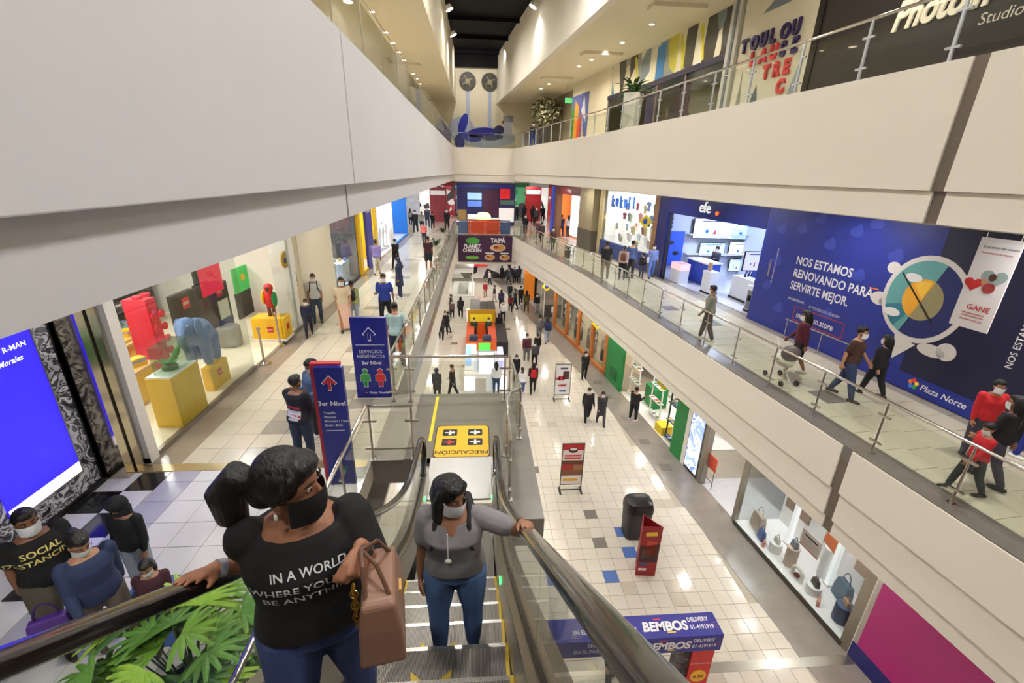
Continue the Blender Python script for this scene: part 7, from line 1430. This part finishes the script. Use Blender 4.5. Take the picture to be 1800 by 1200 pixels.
def hair1(h, Hd, HM, hh):
    hh((0, -0.026, 0.035), 0.088, 0.098, 0.096); hh((0, 0.03, 0.083), 0.066, 0.058, 0.042); hh((0, -0.09, -0.03), 0.06, 0.055, 0.07)
    h.limb([Hd((0, -0.11, 0.0)), Hd((0.0, -0.17, 0.01)), Hd((0.01, -0.21, -0.06)), Hd((0.01, -0.20, -0.15)), Hd((0.0, -0.17, -0.2))], [0.03, 0.052, 0.062, 0.05, 0.02], 12)
    for s_ in (1, -1): h.limb([Hd((0.06*s_, 0.035, 0.07)), Hd((0.078*s_, 0.02, 0.03)), Hd((0.08*s_, -0.02, -0.01))], [0.02, 0.018, 0.014], 8)
J1 = person('woman in black slogan T-shirt and jeans holding the escalator handrail', P1, F1, 1.52, (14, 13, 15), (62, 76, 126), (13, 11, 11), (150, 100, 72), (30, 30, 34), (0.12, 0.06, -0.12, 0.1),
    (('world', rail_wrist(-0.845, 1.12), (0.35, -0.35, -0.9)), ('world', hand_l, (-0.12, -0.55, -0.8))), 'short', build=1.14, mask=(18, 17, 19), lean=0.04, head=(1.15, 0.08), voxel=0.0062, detail=True, neck=1.32, scoop=0.012, hem=0.87, fem=1.0, group='women on the escalator',
    hand_opts={1: dict(fwd=RAIL, nrm=RAILN, side=-1, curl=0.10, thumb=0.5), -1: dict(fwd=(0.0, -0.7, -0.5), nrm=(0.8, -0.3, 0.4), side=1, curl=0.9, thumb=0.35)}, hair_fn=hair1, shirt_after=shirt_print)
wrist_band(J1, 1, (150, 150, 160), 'bracelet'); wrist_band(J1, -1, (40, 36, 34), 'bracelet')
m2 = MB(); e = J1['Hd']((-0.083, -0.012, -0.062)); e2 = J1['Hd']((0.083, -0.012, -0.062))
for q in (e, e2): mm = MB(); mm.ell(J1['S'](q)+P1, 0.006, 0.006, 0.012, 8, 6); mm.build('earring', C(226, 220, 206, rough=0.2), J1['t'], smooth=True)
hp = J1['S'](J1['w', -1])+P1+Vector((0.01, -0.06, 0.0))
bp_ = aty(676, 1098, 1.03); BR = 1.75; bagt = handbag('tan brown leather handbag hanging from her wrist', bp_, 0.27, 0.22, 0.13, (134, 98, 80), BR, handle=False)
RB = Matrix.Rotation(BR, 3, 'Z')
for s_ in (-0.035, 0.035):
    b1, b2 = bp_+RB @ Vector((-0.085, s_, 0.205)), bp_+RB @ Vector((0.085, s_, 0.205)); pk = hp+Vector((0.0, 0.03, 0.012)); MB().tube([b1, b1*0.55+pk*0.45+UP*0.045, pk, b2*0.55+pk*0.45+UP*0.045, b2], 0.0065, 8).build('strap', C(96, 66, 50, rough=0.4), bagt, smooth=True)
for k in range(7):
    c = bp_+Vector((-0.06, -0.06, 0.23-0.022*k)); MB().tube([c+Vector((0.011*math.cos(a)*(1 if k % 2 else 0.3), 0.008*math.sin(a)*(0.3 if k % 2 else 1), 0.014*math.sin(a))) for a in [2*math.pi*j/8 for j in range(9)]], 0.003, 5).build('chain_link', C(206, 160, 70, rough=0.25, metal=1.0), bagt)

P2 = Vector((-0.16, 2.22, 1.47))
def hair2(h, Hd, HM, hh):
    hh((0, -0.024, 0.035), 0.09, 0.098, 0.098); hh((0, 0.025, 0.09), 0.064, 0.055, 0.035)
    h.limb([Hd((0, -0.08, 0.0)), Hd((0, -0.1, -0.1)), Hd((0.02, -0.09, -0.2))], [0.08, 0.075, 0.04], 12)
    h.limb([Hd((0.07, -0.01, 0.05)), Hd((0.088, -0.02, -0.05)), Hd((0.088, -0.01, -0.15)), Hd((0.075, 0.03, -0.24))], [0.03, 0.034, 0.036, 0.02], 10); h.limb([Hd((-0.07, 0.01, 0.05)), Hd((-0.085, -0.01, -0.05)), Hd((-0.08, -0.02, -0.14))], [0.03, 0.03, 0.02], 10)
J2 = person('woman in grey T-shirt and blue jeans lower on the escalator wearing a white mask', P2, 178, 1.545, (128, 124, 127), (84, 112, 162), (14, 12, 12), (150, 102, 76), (24, 22, 24), (0.03, 0.02, -0.03, 0.03),
    ((0.02, 0.16, 0.12), ('world', rail_wrist(0.245, 1.98, 0.05), (-0.5, -0.3, -0.8))), 'short', build=1.16, mask=(232, 232, 234), lean=0.05, head=(0.75, 0.22), voxel=0.0075, detail=True, neck=1.32, scoop=0.03, hem=0.86, fem=1.0, group='women on the escalator', bag='back', bag_rgb=(22, 21, 24),
    hand_opts={-1: dict(fwd=RAIL+Vector((0.2, 0, 0)), nrm=RAILN, side=1, curl=0.45, thumb=0.6)}, hair_fn=hair2, feet_yaw=-0.15)
wrist_band(J2, -1, (20, 18, 20), 'wrist_watch', 0.2, 0.033, 0.018)
c = J2['S'](J2['U']((0.02, 0.17, 1.17)))+P2; MB().tube([c+Vector((0, 0, 0.13)), c+Vector((0, -0.005, 0)), c+Vector((0, -0.005, -0.06))], 0.004, 6).build('cord', M_WHITE, J2['t']); MB().ell(c+Vector((0, -0.008, -0.07)), 0.022, 0.01, 0.014, 8, 6).build('pendant', M_WHITE, J2['t'])

# ------------------------------------------------------------------ everyone else
def hfit(foot, head_py, z):
    p = atz(*foot, z); lo, hi = z, z+3
    for _ in range(40):
        m = (lo+hi)/2
        if px_of((p.x, p.y, m))[1] > head_py: lo = m
        else: hi = m
    return p, lo-z
def put(label, foot, head_py, z, face, top, bottom, pose=STAND, H=None, **k):
    p, h = hfit(foot, head_py, z); h = H or max(1.45, min(1.8, h)); d = (p-Vector((0, 0, CAMZ))).length
    vx = k.pop('voxel', None) or (0.013 if d < 9 else 0.02 if d < 16 else 0.028 if d < 26 else 0.034)
    return person(label, p, face, h, top, bottom, legs=pose[0], arms=pose[1], voxel=vx, **k)
BLK = (24, 24, 28); JEAN = (56, 72, 110); DK = (34, 36, 44)
# by the screen, lower left
Jm = put('man in black T-shirt with yellow print, khaki shorts and flip-flops', (135, 1112), 905, 0, 235, (18, 18, 20), (84, 80, 66), WALK[0], H=1.66, sleeve='short', lower='shorts', shoe=(40, 34, 30), build=1.15, voxel=0.011, style='short', group='family walking past the screen wall')
def shirt2(o): pass
put('woman in denim jacket with dark hair tied up carrying a purple bag', (215, 1140), 935, 0, 235, (40, 52, 86), (90, 80, 70), WALK[1], H=1.55, style='bun', build=1.1, voxel=0.012, head=(0.1, 0.5), group='family walking past the screen wall')
put('boy in black hooded jacket with the hood up', (262, 1035), 888, 0, 175, (20, 20, 26), (150, 160, 170), STAND, H=1.32, hood=True, voxel=0.012, head=(0, 0.5), mask=(40, 44, 54), group='family walking past the screen wall')
put('little girl in maroon jacket with a lilac hairband', (302, 1122), 975, 0, 200, (70, 34, 44), (44, 54, 84), WALK[2], H=1.1, style='long', voxel=0.012, head=(0, 0.4), group='family walking past the screen wall')
p = atz(215, 1140, 0)+Vector((-0.32, -0.2, 0.38)); handbag('purple paper carrier bag held by the woman in denim', p, 0.34, 0.36, 0.12, (76, 40, 130), 0.5)
# at the first totem
Jj = put('man in dark jacket with a red and white print on the back', (540, 812), 672, 0, -20, (30, 32, 44), (40, 50, 74), PHONE, H=1.62, build=1.1, voxel=0.013, skin=(140, 96, 72), group='couple at the blue totem', bag=None)
pj, hj = hfit((540, 812), 672, 0)
put('girl with long black hair looking at a phone beside the totem', (566, 770), 650, 0, 150, (70, 96, 130), (50, 50, 58), PHONE, H=1.6, style='long', head=(0, 0.5), voxel=0.015, group='couple at the blue totem')
# left walkway
L = 'people on the left walkway'
put('woman in white top with black backpack holding a boy by the hand', (560, 566), 481, 0, 195, (206, 210, 206), (64, 78, 96), STAND, style='tail', bag='back', sleeve='short', group=L)
put('small boy in navy clothes by the yellow counter', (545, 590), 517, 0, 200, (34, 38, 64), (36, 40, 58), WALK[0], H=1.15, group=L)
put('woman in long pale pink skirt with dark hair', (609, 580), 486, 0, 195, (206, 190, 160), (222, 184, 162), WALK[2], style='long', lower='long_skirt', sleeve='short', group=L)
put('woman in green top carrying a black bag on her back', (624, 572), 496, 0, 10, (150, 160, 100), (150, 160, 176), STAND, style='bun', bag='back', lean=0.15, group=L)
put('man in royal blue polo shirt and black trousers', (680, 572), 480, 0, 182, (36, 58, 148), (26, 26, 32), ((0.2, 0.05, -0.2, 0.2), ((0.3, 0.1, 1.5), (-0.1, 0.25, 0.3))), sleeve='short', group=L)
put('man in pale mint shirt seen from behind at the railing', (700, 640), 552, 0, 0, (176, 206, 206), (44, 54, 76), STAND, H=1.65, sleeve='short', group=L)
put('woman in navy headscarf and long tunic standing alone', (704, 524), 452, 0, 105, (44, 52, 82), (50, 58, 90), STAND, style='hijab', hair=(36, 42, 70), long_coat=True, shoe=(230, 228, 226), group=L)
put('man in lilac shirt and pale trousers by the yellow shop', (664, 482), 420, 0, 10, (140, 120, 176), (206, 200, 190), WALK[2], group=L)
put('man in black jacket and trousers by the yellow shop', (697, 472), 419, 0, 160, BLK, BLK, WALK[0], group=L)
put('man in dark red shirt and black shorts at the railing', (754, 474), 415, 0, -10, (60, 22, 34), BLK, STAND, lower='shorts', sleeve='short', group=L)
put('person in salmon shirt walking away near the potted plant', (746, 428), 394, 0, 0, (214, 110, 106), DK, WALK[1], group=L)
for k, (fx, fy, hy, c_, b_, s_) in enumerate(((731, 410, 368, BLK, BLK, 'short'), (742, 405, 371, (200, 196, 180), (40, 60, 110), 'short'), (752, 400, 357, (60, 70, 90), (60, 80, 120), 'long'), (761, 403, 372, BLK, DK, 'short'), (768, 386, 354, (40, 46, 64), (220, 220, 222), 'long'), (777, 386, 352, BLK, (200, 204, 210), 'short'), (786, 405, 364, BLK, BLK, 'short'), (722, 396, 366, (150, 150, 156), DK, 'long'), (796, 372, 345, (90, 60, 60), DK, 'short'))):
    put('distant walker on the left walkway, %s from the shop side' % ordn[k] if k else 'distant walker in black on the left walkway, closest to the pale shop', (fx, fy), hy, 0, (180, 0)[k % 2], c_, b_, WALK[k % 3], style=s_, group='distant walkers on the left walkway')
# right walkway
Rg = 'people on the right walkway'
put('man in grey jacket with a sling bag strolling before the electronics shop', (1238, 597), 501, 0, 55, (128, 128, 116), (70, 56, 56), WALK[2], build=1.1, bag='side', bag_rgb=(30, 30, 34), group=Rg)
put('man in black T-shirt and khaki trousers before the clothes shop', (1062, 489), 424, 0, -30, BLK, (130, 112, 94), STAND, sleeve='short', build=1.15, group=Rg)
put('woman with a brown bag before the clothes shop', (1092, 491), 432, 0, -20, (190, 170, 160), BLK, STAND, style='tail', bag='back', bag_rgb=(120, 70, 50), group=Rg)
put('tall man in blue shirt before the clothes shop', (1106, 488), 416, 0, -40, (76, 92, 140), (54, 50, 52), STAND, group=Rg)
put('child with a dark backpack before the clothes shop', (1126, 489), 442, 0, 10, (40, 40, 46), (60, 64, 84), STAND, H=1.25, bag='back', group=Rg)
put('woman in pale blue clothes with a white bag by the navy pier', (1143, 488), 428, 0, 170, (120, 140, 200), (96, 126, 200), WALK[2], style='long', bag='side', bag_rgb=(226, 226, 230), group=Rg)
put('woman in maroon top and black shorts pushing a pram', (1392, 655), 545, 0, 60, (80, 24, 40), BLK, WALK[1], style='long', lower='shorts', voxel=0.016, shoe=(228, 224, 220), group=Rg)
put('man in brown T-shirt and jeans holding a child by the hoarding', (1478, 697), 572, 0, 215, (70, 46, 36), (48, 62, 96), WALK[0], sleeve='short', build=1.12, voxel=0.014, group=Rg)
put('woman in black with long dark hair beside the man in brown', (1528, 694), 588, 0, 20, BLK, BLK, WALK[1], style='long', voxel=0.014, group=Rg, build=1.1)
put('man in red track jacket wearing a white mask', (1700, 800), 668, 0, 160, (196, 34, 40), (60, 60, 74), STAND, voxel=0.014, group=Rg)
put('woman in black top with a floral bag near the red jacket', (1725, 845), 695, 0, 20, BLK, (60, 58, 76), WALK[0], style='long', voxel=0.014, group=Rg, bag='side', bag_rgb=(120, 90, 100))
put('child in red jacket and dark trousers leaning on the railing', (1690, 864), 742, 0, 70, (190, 32, 42), (50, 54, 58), WALK[0], H=1.3, voxel=0.013, head=(0, 0.4), group=Rg)
put('woman in royal blue uniform with hand at her face', (1786, 800), 658, 0, 200, (34, 50, 140), (34, 50, 140), ((0.02, 0.02, -0.02, 0.02), ((0.5, 0.1, 2.3), (0.0, 0.1, 0.1))), style='bun', voxel=0.014, group=Rg, sleeve='short')
person('shop assistant in dark shirt behind the blue counter', rpt(OW+2.35, 20.6, 0), 110, 1.66, (40, 50, 70), DK, voxel=0.028, legs=PHONE[0], arms=PHONE[1], group=Rg)
put('shop assistant by the televisions at the back', (1332, 495), 428, 0, 100, (30, 34, 60), DK, STAND, group=Rg)
for k, (fx, fy, hy, c_, b_, f_) in enumerate(((908, 388, 358, BLK, BLK, 180), (921, 392, 350, (40, 44, 60), BLK, 0), (925, 372, 345, BLK, DK, 180), (936, 394, 355, BLK, BLK, 0), (942, 398, 362, (60, 56, 60), BLK, 180), (953, 392, 360, BLK, BLK, 0), (923, 412, 376, BLK, DK, 180), (945, 420, 388, (96, 60, 70), DK, 180), (952, 426, 391, (70, 60, 64), DK, 0), (971, 440, 398, (90, 56, 60), (60, 66, 60), 180), (986, 415, 377, (40, 44, 90), (30, 40, 90), 0), (998, 416, 378, (190, 186, 190), (40, 46, 70), 0))):
    put('distant walker on the right walkway, %s along the far railing' % (ordn[k] if k else 'first'), (fx, fy), hy, 0, f_, c_, b_, WALK[k % 3], style=('short', 'long')[k % 2], group='distant walkers on the right walkway')
# upper floor
person('person in black and blue clothes by the blossoming tree', rpt(8.4, 33.8, Z3), 160, 1.7, BLK, (50, 70, 150), voxel=0.034, group='people on the upper floor')
# ground floor
Gp = 'people on the ground floor'
put('man in dark patterned shirt walking with a woman', (1031, 741), 680, G, 180, (36, 34, 40), (26, 26, 30), WALK[0], shoe=(226, 226, 226), group=Gp, voxel=0.024)
put('woman in dark coat walking beside the man in patterned shirt', (1055, 745), 687, G, 180, (50, 50, 58), (70, 66, 70), WALK[1], style='long', long_coat=True, group=Gp, voxel=0.024)
put('stout man in black at the green shop looking at his phone', (1112, 738), 680, G, -60, BLK, BLK, PHONE1, build=1.2, group=Gp, voxel=0.022)
put('woman in black looking at her phone by the orange window', (1026, 666), 617, G, 190, BLK, BLK, PHONE1, style='long', group=Gp)
put('woman with a red backpack walking away', (936, 690), 637, G, 0, (60, 20, 26), BLK, WALK[2], style='long', bag='back', bag_rgb=(200, 30, 44), group=Gp)
put('woman in white blouse and light jeans beside the red backpack', (917, 694), 645, G, 5, (226, 224, 226), (84, 116, 166), WALK[0], style='tail', group=Gp)
put('woman in black with long dark hair near the landing railing', (907, 668), 623, G, 180, BLK, BLK, STAND, style='long', long_coat=True, group=Gp)
put('man in maroon and white jacket standing still', (925, 636), 586, G, 180, (90, 40, 52), (110, 110, 112), STAND, group=Gp)
put('woman in black and white top walking beside the maroon jacket', (939, 642), 600, G, 180, (70, 68, 74), BLK, WALK[1], style='long', group=Gp)
put('man in black looking back behind the black and white top', (944, 625), 589, G, 0, BLK, DK, WALK[0], group=Gp)
put('man in grey T-shirt walking away', (947, 598), 553, G, 0, (112, 112, 108), (120, 126, 134), WALK[2], sleeve='short', group=Gp)
put('woman with navy backpack and pale jeans walking away', (961, 602), 556, G, 0, (60, 70, 110), (150, 160, 180), WALK[0], style='long', bag='back', bag_rgb=(30, 40, 80), group=Gp)
put('thin man in black on the left side of the ground floor', (796, 697), 640, G, 80, BLK, BLK, WALK[1], group=Gp)
put('person in grey hooded coat with a bag', (769, 700), 662, G, 0, (60, 60, 64), DK, STAND, H=1.6, hood=True, long_coat=True, group=Gp)
put('shopper in white shirt at the bright phone kiosk', (872, 690), 636, G, 0, (226, 228, 236), (50, 66, 110), STAND, style='long', group=Gp)
put('shopper in black at the bright phone kiosk', (856, 668), 622, G, 10, BLK, (40, 50, 90), STAND, group=Gp)
for k, x in enumerate((-0.3, 0.65)): person('vendor in green vest inside the juice kiosk, %s one' % ('one side', 'other side')[k], (x, 27.5, G), 180, 1.62, (40, 70, 44), DK, voxel=0.03, group='vendors in the juice kiosk')
far = ((783, 590, 545, BLK, DK), (776, 598, 552, (50, 50, 60), BLK), (788, 583, 548, (40, 60, 50), DK), (795, 560, 528, (90, 70, 70), DK), (810, 559, 521, BLK, BLK), (793, 548, 518, (60, 60, 70), BLK), (884, 566, 527, (226, 224, 226), BLK), (877, 592, 550, BLK, BLK), (861, 502, 474, (206, 206, 206), DK), (853, 522, 496, (180, 50, 50), (180, 140, 120)), (881, 544, 508, (56, 60, 100), DK), (869, 530, 505, (60, 50, 50), (190, 170, 160)), (896, 526, 500, (40, 50, 60), DK), (897, 548, 520, (130, 36, 44), DK), (905, 543, 507, (60, 60, 60), BLK), (915, 536, 502, (50, 44, 40), BLK), (925, 549, 505, (96, 80, 44), (80, 70, 56)), (923, 512, 492, (70, 40, 70), DK), (943, 550, 515, BLK, (150, 160, 170)), (882, 492, 466, BLK, BLK), (894, 500, 468, (50, 66, 90), DK), (904, 498, 468, BLK, BLK), (912, 498, 466, BLK, BLK), (890, 480, 462, BLK, DK), (973, 565, 543, (220, 220, 222), (130, 150, 180)))
posn = ('at the left fascia edge', 'lowest at the left fascia', 'third from the left fascia', 'in brown at the left kiosk', 'alone in black left of the kiosks', 'behind the left kiosk group', 'in white blouse right of the dark kiosk', 'in black leaning at the juice kiosk', 'in pale shirt below the purple banner', 'in red top left of the crowd', 'in navy at the middle of the crowd', 'in pale trousers at the crowd edge', 'in slate jacket behind the navy one', 'in dark red top in the crowd', 'in striped top in the crowd', 'with arms folded in the crowd', 'in olive coat in the crowd', 'in purple top behind the olive coat', 'in black top and pale jeans by the glass kiosk', 'far back on the ground floor, first', 'far back on the ground floor, in denim', 'far back on the ground floor, third', 'far back on the ground floor, last', 'far back below the banner edge', 'in white seated by the shop window')
for k, (fx, fy, hy, c_, b_) in enumerate(far): put('distant shopper '+posn[k], (fx, fy), hy, G, (180, 0, 90)[k % 3], c_, b_, WALK[k % 3], style=('short', 'long', 'tail')[k % 3], group='distant shoppers on the ground floor')
person('attendant in black standing inside the promotional stall', (2.85, 6.25, G), 180, 1.66, BLK, BLK, voxel=0.02, group=Gp)
# pram beside the maroon top
p = atz(1370, 668, 0); t = thing('pram', 'white baby pram pushed along the railing', 'pram', p)
MB().ell(p+Vector((0, 0, 0.55)), 0.2, 0.3, 0.16).build('seat', C(216, 208, 196), t, smooth=True); MB().tube([p+Vector((0, -0.35, 0.1)), p+Vector((0, 0.05, 0.5)), p+Vector((0, 0.45, 1.0))], 0.018, 8).build('frame', C(220, 214, 206), t); MB().ell(p+Vector((0, -0.15, 0.78)), 0.22, 0.2, 0.2).build('hood', C(90, 80, 76), t, smooth=True)
for dx in (-0.2, 0.2):
    for dy in (-0.33, 0.3): MB().tube([p+Vector((dx-0.02, dy, 0.07)), p+Vector((dx+0.02, dy, 0.07))], 0.07, 14).build('wheel', M_BLACK, t)
run_fuse()
# prints on shirts that need the finished cloth
def print_on(J, lines, size, z, col_, dz, back=False, align='CENTER', m=None, name='lettering'):
    o = [c for c in J['t'].children if c.name.startswith('top')][0]; me = o.data; bv = BVHTree.FromPolygons([v.co.copy() for v in me.vertices], [tuple(p.vertices) for p in me.polygons]); base = WL[o.name]; f = J['RZ'] @ Vector((0, -1 if back else 1, 0)); u = J['RZ'] @ Vector((1 if back else -1, 0, 0))
    def wrap(p):
        h_ = bv.ray_cast(p+f*0.6-base, -f); return (h_[0]+base+f*0.004) if h_[0] is not None else p
    for k, s_ in enumerate(lines): text(s_, J['pos']+UP*(z-dz*k), u, size, col_, J['t'], bold=0.02, align=align, lift=0, wrap=wrap)
    return wrap, u, f
def patch_on(J, rows, name, n=6):
    wrap, u, f = J['wrap']
    for (x0, x1, z0, z1, sl, rgb) in rows:
        R = [[wrap(J['pos']+u*(x0+(x1-x0)*i/n)+UP*(z0+(z1-z0)*j/3+sl*i/n)) for i in range(n+1)] for j in range(4)]; MB().rings(R, False, False).build(name, C(*rgb), J['t'])
Jj['wrap'] = print_on(Jj, (), 0.1, 1, None, 0, True)
patch_on(Jj, [(-0.17, 0.12, 1.12, 1.16, -0.03, (190, 50, 70)), (-0.12, 0.13, 0.96, 1.09, -0.03, (214, 214, 220)), (-0.1, 0.13, 1.0, 1.03, -0.05, (190, 40, 50)), (-0.08, 0.1, 0.90, 0.94, 0.0, (200, 200, 206))], 'back_print')
print_on(Jm, ('SOCIAL', 'DISTANCING'), 0.085, 1.2, C(222, 206, 120), 0.095)
